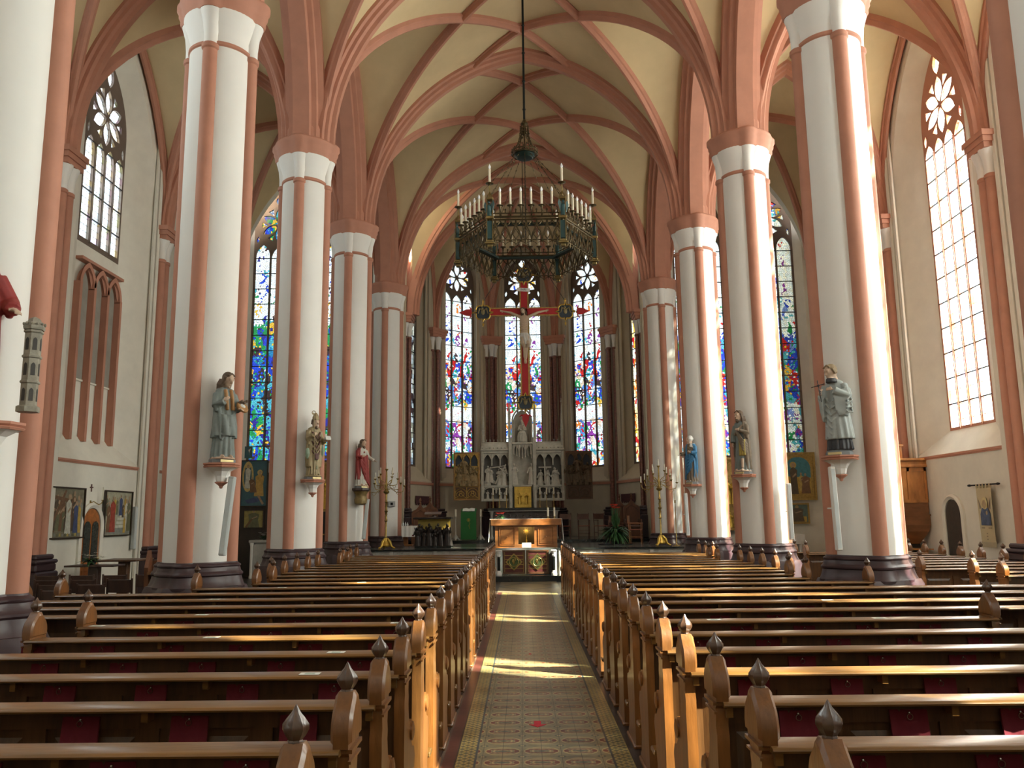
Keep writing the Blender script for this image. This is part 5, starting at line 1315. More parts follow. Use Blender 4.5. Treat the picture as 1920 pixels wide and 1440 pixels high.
# six tall candlesticks and two flower vases on the high altar
def tall_stick(x, y, z, h, ch, label, m=M_brass, grp='tall brass candlesticks on the high altar', r_=.02):
    k = h/.5
    o = MB().lathe([(.05,0),(.052,.012),(.03,.03*k),(.014,.06*k),(.02,.10*k),(.012,.13*k),(.013,.22*k),(.022,.25*k),(.012,.28*k),(.012,.42*k),(.018,.46*k),(.038,.49*k),(.038,.5*k)], 12).build('candlestick', m, None, 40); o.location = (x,y,z); tag(o, label, 'candlestick', grp)
    return o
for k, x in enumerate((-1.23,-.98,-.72,.56,.82,1.09)):
    q = ('outer left','middle left','inner left','inner right','middle right','outer right')[k]
    tall_stick(x, 31.9, 2.15, .50, 0, 'tall twisted brass candlestick on the high altar, %s' % q); candle((x,31.9,2.65), .26, .027, 'ivory candle on the high altar, %s' % q, grp='candles on the high altar')
for k, x in enumerate((-.56, .38)):
    r2 = empty('flower_vase', (x,31.85,2.15), 0, 'white flowers in a slim vase %s of the tabernacle' % ('left' if k == 0 else 'right'), 'vase', 'flower vases by the tabernacle')
    MB().lathe([(.05,0),(.03,.04),(.05,.2),(.04,.5),(.03,.62),(.045,.68)], 12).build('vase', P_stone, r2, 40); mb = MB()
    for q in range(9): bloom(mb, (rng.uniform(-.10,.10),rng.uniform(-.08,.08),.74+rng.uniform(0,.14)), .06, 0)
    mb.build('blossoms', M_whfl, r2)
sl = bpy.data.lights.new('retable_spotlight', 'SPOT'); sl.energy = 260; sl.spot_size = math.radians(26); sl.spot_blend = .6; sl.shadow_soft_size = .08; sl.color = (1,.93,.8)
so = bpy.data.objects.new('retable_spotlight', sl); COL.objects.link(so); so.location = (2.6,27.4,9.2); so.rotation_euler = (so.location-V(-.2,32.4,3.8)).to_track_quat('Z','Y').to_euler()

# ---------------------------------------------------------------- hanging crucifix
r = empty('hanging_crucifix', (.04,28,8.85), 0, 'large red and gold crucifix hanging before the apse windows', 'crucifix')
M_cred = mat('crucifix_red', (.42,.015,.02), .5, var=.08); M_dkblue = mat('medallion_dark_blue', (.02,.035,.05), .5, var=.3)
XZ = Matrix(((1,0,0,0),(0,0,1,0),(0,1,0,0),(0,0,0,1)))
mb = MB(); mb.box((-.11,-.04,-3.0),(.11,.04,1.15)); mb.box((-1.2,-.04,-.11),(1.2,.04,.11)); mb.build('red_beams', M_cred, r)
mb = MB()
for sx in (-1, 1):
    mb.box((sx*.135-.025,-.05,-3.0),(sx*.135+.025,.05,-.13)); mb.box((sx*.135-.025,-.05,.13),(sx*.135+.025,.05,1.15))
    for s2 in (-1, 1):
        a, b = sorted((sx*.14, sx*1.2)); mb.box((a,-.05,s2*.13-.02),(b,.05,s2*.13+.02))
        for k in range(8): mb.ball((sx*(.25+.12*k),0,s2*.165), .016, 5, 4)
    for k in range(22): mb.ball((sx*.17,0,-.3-.125*k), .014, 5, 4)
mb.build('gold_border', M_brass, r)
def quatre(mb, c, R_, y0, t, mi=0):
    pts = []
    for k in range(4):
        a0_ = k*PI/2; cx_, cz_ = R_*.42*math.cos(a0_+PI/4), R_*.42*math.sin(a0_+PI/4)
        pts.append((R_*math.cos(a0_), R_*math.sin(a0_)))
        for j in range(7):
            a = a0_+PI/4-1.25+2.5*j/6; pts.append((cx_+R_*.40*math.cos(a), cz_+R_*.40*math.sin(a)))
    pts = [(c[0]+x, c[1]+z) for x, z in pts]; mb.plate(pts, t=t, w0=y0, M=XZ, mi=mi); return pts
for nm, (cx, cz) in (('left',(-1.43,-.02)),('right',(1.43,-.02)),('lower',(0,-3.19)),('upper',(0,1.3))):
    mb = MB(); pts = quatre(mb, (cx,cz), .35, -.06, .12); o = mb.build('medallion', M_dkblue, r)
    mb = MB(); mb.tube([(x,-.065,z) for x,z in pts+pts[:1]], .026, 6)
    for a in range(4): mb.ball((cx+.40*math.cos(a*PI/2),0,cz+.40*math.sin(a*PI/2)), (.035,.03,.045), 6, 5); mb.ball((cx+.46*math.cos(a*PI/2),0,cz+.46*math.sin(a*PI/2)), .025, 6, 5)
    mb.build('gold_rim', M_gold, o)
    mb = MB(); mb.ball((cx,-.07,cz+.02), (.07,.03,.11), 8, 6); mb.ball((cx-.02,-.08,cz+.14), .045, 8, 6)
    for s2 in (-1, 1): mb.tube([(cx,-.07,cz+.05),(cx+s2*.12,-.075,cz+.14),(cx+s2*.17,-.07,cz-.04)], [.03,.045,.015], 6)
    mb.build('winged_emblem', mat('dull_gold_relief', (.24,.20,.10), .5, .4), o)
for nm, (cx, cz, a) in (('left',(-1.86,0,PI)),('right',(1.86,0,0)),('lower',(0,-3.62,-PI/2))):
    mb = MB()
    M = XZ @ Matrix.Translation((cx,cz,0)) @ Matrix.Rotation(a,4,'Z')
    mb.plate([(-.04,-.05),(.04,-.12),(.16,-.11),(.42,0),(.16,.11),(.04,.12),(-.04,.05)], t=.05, w0=-.025, M=M)
    for s2 in (-1, 1): mb.tube([(.0,s2*.04,0),(-.0,s2*.15,0),(.06,s2*.22,0)], [.03,.03,.008], 5, M=M)
    mb.build('fleur_tip', M_cred, r)
mb = MB(); mb.plate([(-.24,-.045),(.22,-.075),(.24,.045),(-.22,.075)], t=.02, w0=-.075, M=XZ @ Matrix.Translation((-.02,.78,0))); sg_ = mb.build('title_board', M_white, r)
def text(body, size, loc, rot, m, parent, name='lettering'):
    cu = bpy.data.curves.new(name, 'FONT'); cu.body = body; cu.size = size; cu.extrude = .002; cu.align_x = 'CENTER'; cu.align_y = 'CENTER'
    o = bpy.data.objects.new('tmp', cu); COL.objects.link(o); dg = bpy.context.evaluated_depsgraph_get()
    me = bpy.data.meshes.new_from_object(o.evaluated_get(dg)); me.materials.clear(); me.materials.append(m); bpy.data.objects.remove(o)
    n = bpy.data.objects.new(name, me); COL.objects.link(n); n.location = loc; n.rotation_euler = rot; n.parent = parent; return n
text('INRI', .11, (-.02,-.08,.78), (PI/2,0,0), M_wick, sg_)
# the figure on the cross
P_body = mat('painted_pale_body', (.52,.40,.28), .55, var=.1)
mb = MB()
robe(mb, [(-.92,.115,.085,0,-.16,.1),(-.80,.125,.09,0,-.16,.1),(-.66,.105,.08,.0,-.16,.1),(-.50,.135,.095,0,-.16,.15),(-.36,.16,.10,0,-.15,.1),(-.24,.165,.09,0,-.13,0),(-.17,.10,.07,0,-.12,0)], n=28, folds=6, amp=.03)
for k in range(5):
    for s2 in (-1, 1): mb.tube([(s2*.02,-.25,-.42-.06*k),(s2*.09,-.235,-.44-.06*k),(s2*.12,-.19,-.42-.06*k)], .010, 5)
for s2 in (-1, 1):
    mb.tube([(s2*.13,-.12,-.22),(s2*.30,-.10,-.13),(s2*.48,-.08,-.04),(s2*.66,-.06,.0),(s2*.74,-.055,.02)], [.058,.052,.044,.035,.026], 10)
    hand(mb, (s2*.72,-.06,.015), (s2,-.05,.15), (0,1,0), .95, 0, .5, s2)
    mb.tube([(s2*.07,-.16,-.90),(s2*.075+.03,-.22,-1.18),(.03+s2*.035,-.13,-1.30),(.02+s2*.025,-.11,-1.60),(.02+s2*.015,-.10,-1.70)], [.088,.070,.055,.045,.032], 10)
    mb.ball((.02+s2*.02,-.15,-1.78), (.032,.05,.085), 8, 6)
mb.tube([(0,-.12,-.22),(-.03,-.15,-.10)], [.06,.052], 8)
head(mb, (-.045,-.19,.0), 1.0, 0, -.35, .45, 0, 2, 'long')
for k in range(14): a = 2*PI*k/14; mb.ball((-.045+.085*math.cos(a),-.18+.085*math.sin(a),.075), .018, 5, 4, 2)
robe(mb, [(-1.20,.13,.09,.06,-.17,1.6),(-1.05,.145,.11,.03,-.17,1.4),(-.92,.14,.105,0,-.165,1.0),(-.80,.138,.10,0,-.16,.6)], n=34, folds=9, amp=.10, mi=1)
mb.tube([(.13,-.16,-.86),(.19,-.14,-1.05),(.17,-.14,-1.30)], [.05,.06,.02], 8, 1)
fuse(mb, 'body', [P_body, P_white, P_hair], r, .011, 2)
M_rod = mat('dark_iron', (.012,.016,.016), .5, .6)
mb = MB(); mb.tube([(-1.40,0,.42),(0,0,2.75)], .010, 5).tube([(1.40,0,.42),(0,0,2.75)], .010, 5).tube([(0,0,2.7),(0,0,5.6)], .014, 6); mb.build('suspension_wires', M_rod, r)

# ---------------------------------------------------------------- chandelier
CX, CY = .05, 17.7
M_brz = mat('dark_bronze_gilt', (.085,.062,.028), .42, .7, var=.45, scale=9); M_brzl = mat('bright_bronze_gilt', (.22,.16,.06), .38, .8, var=.35, scale=9); M_teal = mat('teal_enamel', (.015,.06,.06), .45, var=.2); M_grnring = mat('dark_green_ring', (.012,.03,.025), .4, .3)
M_bulb = mat('frosted_bulb', (.85,.87,.88), .25, var=.02); M_sleeve = mat('candle_sleeve', (.72,.66,.50), .5, var=.04)
ch_ = empty('chandelier', (CX,CY,7.4), 0, 'huge hexagonal bronze chandelier ring with electric candles on a long rod', 'chandelier')
R_ = 1.51; cor = [V(R_*math.cos(k*PI/3), R_*math.sin(k*PI/3), 0) for k in range(6)]
ME_can = None
def ecandle(p, h=.30, pr=.07, stem=.12):
    mb = MB(); mb.lathe([(.012,-stem),(.016,-stem*.5),(.03,-.03),(pr*.5,-.012),(pr,.0),(pr,.008),(.02,.01)], 12); o = mb.build('candle', M_brz, ch_, 40); o.location = p
    a = MB().lathe([(.024,.0),(.024,h),(.014,h+.004)], 10).build('candle_sleeve', M_sleeve, o, 40)
    b = MB().lathe([(.012,h),(.025,h+.03),(.027,h+.055),(.016,h+.085),(.003,h+.115),(0,h+.118)], 10).build('bulb', M_bulb, o, 60); return o
c1 = None
for k in range(6):
    a, b = cor[k], cor[(k+1) % 6]; L = (b-a).length; d = (b-a)/L; nrm = V(-d.y, d.x, 0)
    mid = (a+b)/2; n_out = mid.normalized()
    def P(u, z, o_=0): q = a+d*(u*L)+n_out*o_; return (q.x, q.y, z)
    mb = MB()
    for z, rr_ in ((.06,.012),(.50,.018),(.56,.022),(.64,.012)): mb.tube([P(0,z), P(1,z)], rr_, 6)
    n = 7
    for j in range(n):                  # crossing ogee arches
        u0, u1 = j/n, (j+1)/n; um = (u0+u1)/2; w_ = 1/n
        mb.tube([P(u0,.08),P(u0+.02,.22),P(um-.01,.36),P(um,.48)], .018, 5); mb.tube([P(u1,.08),P(u1-.02,.22),P(um+.01,.36),P(um,.48)], .018, 5)
        mb.tube([P(um,.08),P(um-.3*w_,.18),P(um,.30),P(um+.3*w_,.18),P(um,.08)], .014, 5); mb.tube([P(u0,.48),P(u0+.2*w_,.40),P(u0+.5*w_,.36)], .013, 4); mb.tube([P(u1,.48),P(u1-.2*w_,.40),P(um,.36)], .013, 4)
        mb.ball(P(u0,.04), .03, 6, 4); mb.tube([P(u0,.08),P(u0,-.03)], [.012,.003], 5); mb.tube([P(um,.06),P(um,-.06)], [.014,.003], 5); mb.tube([P(u0+.0,.04),P(um-.02,-.0),P(um,-.04)], .008, 4); mb.tube([P(u1,.04),P(um+.02,-.0),P(um,-.04)], .008, 4)
    for j in range(2*n+1):              # cresting
        u = j/(2*n); mb.tube([P(u,.64),P(u,.70)], [.014,.009], 4); mb.ball(P(u,.715), .024, 5, 4)
    mb.build('tracery_panel', M_brz, ch_)
    mb = MB()
    for j in range(6):
        u = (j+.5)/6*.86+.07; p = P(u,.78,.03); ecandle((p[0],p[1],.79), .30)
        mb.tube([P(u,.56),P(u,.60,.05),P(u,.66,.03),(p[0],p[1],.68)], .012, 5); mb.tube([P(u,.56,.0),P(u+.02,.63,.06),P(u,.70,.06)], .008, 4)
    mb.build('candle_brackets', M_brz, ch_)
    # corner tower with an enamelled figure
    t = MB(); x, y = a.x, a.y
    for z0, z1, w_ in ((-.10,-.04,.05),(-.04,.0,.10),(.0,.05,.075),(.50,.56,.085),(.92,.97,.075)): t.box((x-w_,y-w_,z0),(x+w_,y+w_,z1), bev=.01)
    for sx in (-1, 1):
        for sy in (-1, 1): t.tube([(x+sx*.06,y+sy*.06,.0),(x+sx*.06,y+sy*.06,.95),(x+sx*.045,y+sy*.045,1.05)], [.010,.010,.004], 5); t.tube([(x+sx*.06,y+sy*.06,.95),(x,y,1.12)], .008, 4)
    t.tube([(x,y,.95),(x,y,1.28)], .014, 6); tw_ = t.build('corner_tower', M_brzl, ch_)
    f = MB(); q = a+a.normalized()*.03; f.loft([[(q.x+rr_*math.cos(s), q.y+rr_*math.sin(s), z) for s in [2*PI*i/10 for i in range(10)]] for z, rr_ in ((.56,.06),(.68,.05),(.78,.055),(.83,.02))], caps=(True,True)); f.ball((q.x,q.y,.87), .032, 8, 6)
    for s2 in (-1, 1): f.loft([[(q.x+s2*u_*(-a.y/R_), q.y+s2*u_*(a.x/R_), z) for u_, z in ((.02,.80),(.10,.90),(.13,.82),(.08,.66),(.02,.62))], [(q.x+s2*u_*(-a.y/R_)+.01, q.y+s2*u_*(a.x/R_)+.01, z) for u_, z in ((.02,.80),(.10,.90),(.13,.82),(.08,.66),(.02,.62))]], caps=(True,True))
    f.build('angel_figure', M_teal, tw_)
    f = MB(); f.box((x-.05,y-.05,.08),(x+.05,y+.05,.46)); f.build('enamel_block', M_teal, tw_)
    ecandle((x,y,1.29), .32, .085, .06)
mb = MB()
for k in range(6):
    a, b = cor[k]*.90, cor[(k+1) % 6]*.90; n_ = ((a+b)/2).normalized(); w_ = .07
    mb.add([(a.x,a.y,.43),(b.x,b.y,.43),(b.x*(1-w_),b.y*(1-w_),.43),(a.x*(1-w_),a.y*(1-w_),.43),(a.x,a.y,.48),(b.x,b.y,.48),(b.x*(1-w_),b.y*(1-w_),.48),(a.x*(1-w_),a.y*(1-w_),.48)], [(0,1,2,3),(4,5,6,7),(0,1,5,4),(2,3,7,6),(0,3,7,4),(1,2,6,5)])
    mb.tube([cor[k]+V(0,0,.45), cor[k]*.88+V(0,0,.45)], .02, 5)
mb.build('inner_ring', M_grnring, ch_)
crown = MB()
zc = 2.52
for k in range(8):
    a0_, a1_ = 2*PI*k/8, 2*PI*(k+1)/8; p, q = V(.30*math.cos(a0_),.30*math.sin(a0_),zc), V(.30*math.cos(a1_),.30*math.sin(a1_),zc)
    crown.tube([p,q], .018, 5); crown.tube([p+V(0,0,.07),q+V(0,0,.07)], .015, 5)
    for j in range(3): m = p.lerp(q, (j+.5)/3)+V(0,0,.0); crown.tube([m,m*1.0+V(0,0,.11)], .010, 4); crown.ball(m+V(0,0,.12), .016, 5, 4)
    crown.tube([p+V(0,0,.05), V(.16*math.cos(a0_),.16*math.sin(a0_),zc+.25), V(.10*math.cos(a0_),.10*math.sin(a0_),zc+.45), V(.09*math.cos(a0_),.09*math.sin(a0_),zc+.70)], .012, 5)
    for j in range(4): crown.ball((.15*math.cos(a0_+.4)*(1-j*.12),.15*math.sin(a0_+.4)*(1-j*.12),zc+.22+.13*j), .020, 5, 4)
crown.lathe([(.02,zc+.45),(.07,zc+.5),(.11,zc+.52),(.05,zc+.56),(.04,zc+.7),(.09,zc+.74),(.03,zc+.85)], 10)
crown.build('crown', M_brz, ch_)
MB().lathe([(.05,zc-.10),(.17,zc-.09),(.24,zc-.02),(.24,zc+.02)], 12).build('crown_bowl', M_grnring, ch_, 40)
mb = MB(); mb.tube([(0,0,zc-.1),(0,0,zc+.8)], .018, 8); mb.tube([(0,0,zc+.75),(0,0,14.66-7.4)], .026, 8); mb.tube([(0,0,zc-.1),(0,0,.55)], .012, 6)
for k in range(5): mb.ball((0,0,zc+1.1+.7*k), .04, 8, 5)
mb.build('rod', M_rod, ch_)
for k in range(12):
    a = 2*PI*k/12; tgt = cor[k//2] if k % 2 == 0 else (cor[k//2]+cor[(k//2+1)%6])/2
    e = V(tgt.x,tgt.y,.62 if k % 2 else 1.02); s0 = V(.24*math.cos(a),.24*math.sin(a),zc-.05); mb = MB(); mb.tube([s0,e], .0045, 4)
    L = (e-s0).length; d = (e-s0)/L
    for j in range(int(L/.16)): p = s0+d*(.16*j+.08); mb.tube([p-d*.035,p,p+d*.035], [.004,.013,.004], 5)
    mb.build('chain', M_brz, ch_)

# ---------------------------------------------------------------- things on the sanctuary floor
def candelabra(x, y, label, asym=0):
    r = empty('candelabra', (x,y,PF+.012), 0, label, 'candelabra', 'standing brass candelabra')
    b = MB(); b.lathe([(.10,.06),(.13,.10),(.10,.16),(.05,.24),(.035,.32)], 12, lobes=3, amp=.15)
    for k in range(3):
        a = PI/2+2*PI*k/3+.4; c_, s_ = math.cos(a), math.sin(a); b.tube([(.04*c_,.04*s_,.30),(.13*c_,.13*s_,.20),(.17*c_,.17*s_,.08),(.24*c_,.24*s_,.03)], [.035,.045,.035,.03], 8); b.ball((.25*c_,.25*s_,.03), (.045,.045,.03), 8, 5)
    b.build('foot', M_gold, r, 50)
    s_ = MB(); s_.lathe([(.030,.30),(.045,.34),(.028,.38),(.026,.80),(.06,.82),(.028,.85),(.034,.95),(.026,1.0),(.036,1.08),(.065,1.12),(.028,1.15),(.034,1.25),(.025,1.35),(.055,1.38),(.03,1.42),(.032,1.62),(.085,1.66),(.09,1.70),(.04,1.74),(.03,1.8),(.022,2.3)], 12)
    for k in range(26): a = k*.9; s_.ball((.030*math.cos(a),.030*math.sin(a),.86+.022*k), .016, 5, 4)
    s_.build('column', M_brass, r, 50)
    for (rr_, z, y_) in ((.54,1.86,0),(.34,2.07,0),(.18,2.22,0),(.40,1.95,.2),(.20,2.12,-.22)):
        for s2 in (-1, 1):
            mb = MB(); X = s2*rr_
            mb.tube([(0,0,1.72),(X*.25,y_*.3,1.72+(z-1.72)*.45),(X*.6,y_*.7,z-.20),(X*.92,y_,z-.17),(X,y_,z-.06),(X,y_,z)], .011, 6)
            mb.tube([(X*.55,y_*.6,z-.21),(X*.7,y_,z-.29),(X*.82,y_,z-.22),(X*.74,y_,z-.18)], .007, 5); mb.lathe([(.012,-.03),(.03,-.012),(.048,.01),(.048,.016)], 10, M=TRS(X,y_,z)); o = mb.build('arm', M_brass, r)
            MB().lathe([(.017,.0),(.017,.18),(.006,.185)], 10, M=TRS(X,y_,z+.015)).build('candle', M_wax, o, 50)
    mb = MB(); mb.lathe([(.012,-.06),(.035,-.02),(.055,.01),(.055,.018)], 10, M=TRS(0,0,2.36)); o = mb.build('arm', M_brass, r); MB().lathe([(.017,0),(.017,.19),(.006,.195)], 10, M=TRS(0,0,2.375)).build('candle', M_wax, o, 50)
    return r
candelabra(-4.2, 25.05, 'many armed brass candelabra on gilded foot left of the altar')
candelabra(4.0, 25.05, 'many armed brass candelabra on gilded foot right of the altar')
o = MB().lathe([(.11,0),(.11,.02),(.03,.04),(.012,.07),(.012,1.25),(.03,1.28),(.015,1.30),(.03,1.33)], 10).build('processional_stand', M_brass, None, 40); o.location = (4.42,24.85,PF+.012); tag(o, 'thin candle stand between the right candelabra and the pillar', 'stand')
candle((4.42,24.85,PF+1.34), .2, .025, 'short candle on the thin stand beside the right candelabra')
# bronze relief table
r = empty('relief_table', (-2.86,25.9,PF), 0, 'dark bronze table with carved crowd and gilded back panel, left of the ambo', 'table')
M_dkbr = mat('dark_bronze', (.035,.027,.024), .38, .5, var=.4, scale=9)
MB().box((-.56,-.28,0),(.56,.45,.07), bev=.01).build('base', M_blkst, r); MB().box((-.62,-.22,.87),(.56,.40,.93), bev=.015).build('table_top', M_dkbr, r)
MB().box((-.50,.12,.07),(.50,.36,.87)).build('back_panel', mat('gilded_back', (.38,.30,.08), .4, .5), r); mb = MB(); rr = random.Random(4)
for k in range(17): mini_figure(mb, -.48+.06*k, -.14+.06*(k % 3), .06, .58+.12*math.sin(k*1.3), lean=rr.uniform(-.1,.1), rr=rr)
mb.build('figure_group', M_dkbr, r)
mb = MB(); mb.lathe([(.12,0),(.12,.02),(.03,.05),(.025,.12)], 12); mb.box((-.26,-.16,.11),(.26,.16,.135), M=Matrix.Rotation(.25,4,'X')); o = mb.build('book_stand', wood('book_stand_oak', (.12,.06,.03), .4), None, 40); o.location = (-2.9,26.1,PF+.93); tag(o, 'brown wooden book stand on the bronze relief table', 'book stand')
# green ambo
AZ = PF+.10
r = empty('ambo', (-2.08,30.5,AZ), 0, 'green draped reading desk carrying an open book', 'lectern')
M_grncl = mat('green_vestment_cloth', (.02,.15,.035), .75, var=.1, bump=.1)
MB().box((-.24,.0,0),(.24,.30,.98)).build('desk', M_gatew, r)
mb = MB(); mb.loft([[(-.285,-.03,.02),(.285,-.03,.02),(.285,.02,.02),(-.285,.02,.02)],[(-.28,-.03,.96),(.28,-.03,.96),(.28,.02,.96),(-.28,.02,.96)],[(-.28,-.02,1.0),(.28,-.02,1.0),(.28,.33,1.14),(-.28,.33,1.14)]], caps=(True,True)); mb.build('green_cloth', M_grncl, r)
mb = MB(); mb.tube([(.055*math.cos(t_),-.035,.72+.055*math.sin(t_)) for t_ in [2*PI*j/12 for j in range(13)]], .008, 5); mb.ball((0,-.033,.72), (.03,.01,.03), 8, 6); mb.tube([(.02*math.sin(j*1.1)+.03,-.034,.64-.03*j) for j in range(9)], .006, 4); mb.build('embroidery', M_gold, r)
mb = MB(); T = Matrix.Translation((-2.08,30.62,AZ+1.085)) @ Matrix.Rotation(.38,4,'X')
for s2 in (-1, 1): mb.loft([[(0,-.13,0),(s2*.10,-.13,.025),(s2*.22,-.13,.008),(s2*.22,-.13,.0),(0,-.13,-.006)],[(0,.13,0),(s2*.10,.13,.025),(s2*.22,.13,.008),(s2*.22,.13,.0),(0,.13,-.006)]], M=T, caps=(True,True))
o = mb.build('open_book', M_paper); tag(o, 'open white book lying on the green reading desk', 'book')
for k, x in enumerate((-2.54,-1.63)):
    mb = MB(); mb.lathe([(.06,.05),(.07,.12),(.03,.2),(.02,.26),(.026,.34),(.018,.4),(.022,.55),(.018,.62),(.024,.74),(.02,.80),(.055,.84),(.055,.85)], 12, lobes=4, amp=.06)
    for q in range(3): a = q*2*PI/3+.5; mb.tube([(.04*math.cos(a),.04*math.sin(a),.14),(.12*math.cos(a),.12*math.sin(a),.02)], [.035,.028], 7); mb.ball((.13*math.cos(a),.13*math.sin(a),.022), (.035,.035,.022), 6, 5)
    o = mb.build('candlestick', P_stone, None, 50); o.location = (x,30.35,AZ); tag(o, 'pale silver floor candlestick %s of the green ambo' % ('left','right')[k], 'candlestick', 'candlesticks beside the ambo')
    candle((x,30.35,AZ+.85), .25, .033, 'thick candle %s of the green ambo' % ('left','right')[k], grp='candles beside the ambo')
# credence table with cloth
r = empty('credence_table', (-4.05,28.2,PF), 0, 'small oak side table beside the left sanctuary pillar', 'table')
MB().box((-.38,-.2,.60),(.38,.2,.64)).build('table_top', M_alt, r); MB().box((-.08,-.06,.03),(.08,.06,.60), bev=.01).build('pedestal', M_alt, r); MB().box((-.25,-.18,0),(.25,.18,.04), bev=.01).build('foot', M_alt, r)
mb = MB(); n = 26; F = [(-.42+.84*k/n, -.222-.010*math.sin(k*1.4)) for k in range(n+1)]
mb.loft([[(x,y-.01*j,.655-.09*j) for x,y in F]+[(x,y+.012-.01*j,.655-.09*j) for x,y in F[::-1]] for j in range(5)], caps=(True,True)); mb.box((-.42,-.222,.645),(.42,.21,.657))
o = mb.build('table_cloth', M_linen, None, 40); o.location = (-4.05,28.2,PF); tag(o, 'white pleated cloth on the side table near the left candelabra', 'cloth')
mb = MB(); mb.box((0,0,0),(.20,.012,.10)); mb.box((0,-.002,-.0),(.2,.0,.045), 1); o = mb.build('folded_cloth', [M_linen, M_redcl]); o.location = (-3.80,27.94,PF+.32); tag(o, 'red and white folded cloth at the right end of the side table', 'cloth')
for k, (x, h) in enumerate(((-.15,.12),(-.08,.16),(0,.13),(.07,.11))):
    o = MB().lathe([(.018,0),(.028,.01),(.03,h*.5),(.012,h*.75),(.015,h)], 10).build('cruet', mat('cruet_glass', (.6,.65,.65), .15, var=.02), None, 50); o.location = (-4.05+x,28.15,PF+.657); tag(o, 'small pale cruet on the white clothed side table, %s from the left' % ORD[k], 'cruet', 'cruets on the side table')
# carved choir chairs
M_stall = wood('carved_stall_wood', (.13,.05,.022), .4, .2, (4,4,2))
def stall(x, y, label, rz=0, m=M_stall):
    r = empty('carved_chair', (x,y,PF+ (.10 if y > 30.05 else .0)), rz, label, 'chair', 'carved choir chairs')
    MB().box((-.28,-.25,.40),(.28,.25,.46), bev=.01).build('seat', m, r); MB().box((-.25,-.2,0),(.25,.22,.40)).build('plinth', m, r)
    out = [(-.30,.4),(.30,.4),(.30,1.10),(.25,1.17),(.14,1.22),(.07,1.30),(.0,1.42),(-.07,1.30),(-.14,1.22),(-.25,1.17),(-.30,1.10)]
    mb = MB(); mb.plate(out, t=.05, w0=.22, M=XZ); mb.tube([(-.22,.21,.6),(-.22,.21,1.05),(0,.21,1.2),(.22,.21,1.05),(.22,.21,.6)], .015, 5); mb.build('backrest', m, r)
    MB().lathe([(.02,1.40),(.045,1.44),(.02,1.48),(.05,1.53),(.03,1.58),(.0,1.64)], 8, M=TRS(0,.245,0)).build('finial', m, r)
    for s2 in (-1, 1): MB().box((s2*.28-.025,-.25,.46),(s2*.28+.025,.25,.68), bev=.01).build('armrest', m, r)
stall(-3.75,29.5,'carved brown chair with pointed back behind the side table', PI*.0); stall(-3.55,30.8,'carved brown chair further back beside the left apse wall')
stall(3.55,31.3,'dark carved chair with pointed back at the right apse wall'); stall(3.85,30.2,'dark carved chair nearer the right sanctuary pillar')
# light armchair and dark chairs on the right
M_lc = wood('light_brown_chair', (.30,.12,.05), .4, .3, (5,5,2)); M_dc = wood('dark_brown_chair', (.10,.04,.025), .4, .2, (5,5,2)); M_seat = mat('red_brown_seat', (.25,.07,.04), .8)
c = make_chair('armchair', M_lc, M_seat, True); c.location = (3.60,27.6,PF); c.rotation_euler.z = PI*.42+PI; tag(c, 'light brown wooden armchair right of the tall red flowers', 'armchair')
c = make_chair('armchair', M_dc, M_seat, True); first = True
for k, (x, y, rz) in enumerate(((1.45,30.9,PI-.1),(2.15,31.1,PI),(2.75,30.6,PI+.3),(3.2,29.2,PI+.5))):
    o = c if first else copy_tree(c); first = False; o.location = (x,y,AZ if y > 30.05 else PF); o.rotation_euler.z = rz
    tag(o, 'dark armchair right of the high altar, %s from the altar' % ORD[k], 'armchair', 'dark armchairs in the sanctuary')
# tall flowers
r = empty('flower_arrangement', (2.87,27,PF), 0, 'tall arrangement of orange red lilies above green foliage right of the altar', 'flowers'); rr = random.Random(11)
MB().lathe([(.56,0),(.56,.03),(.50,.045)], 24).build('stand', M_blkst, r); MB().lathe([(.12,.04),(.17,.12),(.18,.38),(.15,.42)], 16).build('pot', mat('black_pot', (.015,.015,.015), .4), r, 40)
mb = MB()
for k in range(16): a = rr.uniform(0,6.28); q = rr.uniform(.0,.07); mb.tube([(q*math.cos(a),q*math.sin(a),.4),(q*1.6*math.cos(a),q*1.6*math.sin(a),.85),(q*2.6*math.cos(a),q*2.6*math.sin(a),1.16)], .008, 5)
for k in range(26): leaf(mb, (rr.uniform(-.07,.07),rr.uniform(-.07,.07),.4+rr.uniform(0,.2)), (rr.uniform(-.25,.25),rr.uniform(-.25,.25),1), rr.uniform(.4,.62), .05, 0, .1)
for k in range(120):
    d = rnd_dir(rr, -.5, .7); leaf(mb, d*.10+V(0,0,.42), d, rr.uniform(.3,.60), .035, 0, .55)
mb.build('foliage', M_leaf, r); mb = MB()
for k in range(12): a = rr.uniform(0,6.28); q = rr.uniform(.03,.22); bloom(mb, (q*math.cos(a),q*.6*math.sin(a),1.14+rr.uniform(0,.1)), .13, 0, 6, 1.2)
mb.build('lilies', M_orfl, r); mb = MB()
for k in range(10): d = rnd_dir(rr, .0, .5); bloom(mb, d*.36+V(0,0,.5), .06, 0)
mb.build('small_blossoms', mat('coral_petals', (.55,.12,.06), .5), r)
# control panel on the pillar
r = empty('wall_control', (-4.30,26.72,2.27), 0, 'small grey wall control with a dark display on the sanctuary pillar', 'control panel'); MB().box((-.10,-.03,-.09),(.10,.12,.09), bev=.012).build('housing', mat('light_grey_plastic', (.5,.52,.52), .5), r); MB().box((-.035,-.034,-.04),(.045,-.03,.04)).build('display', M_wick, r)
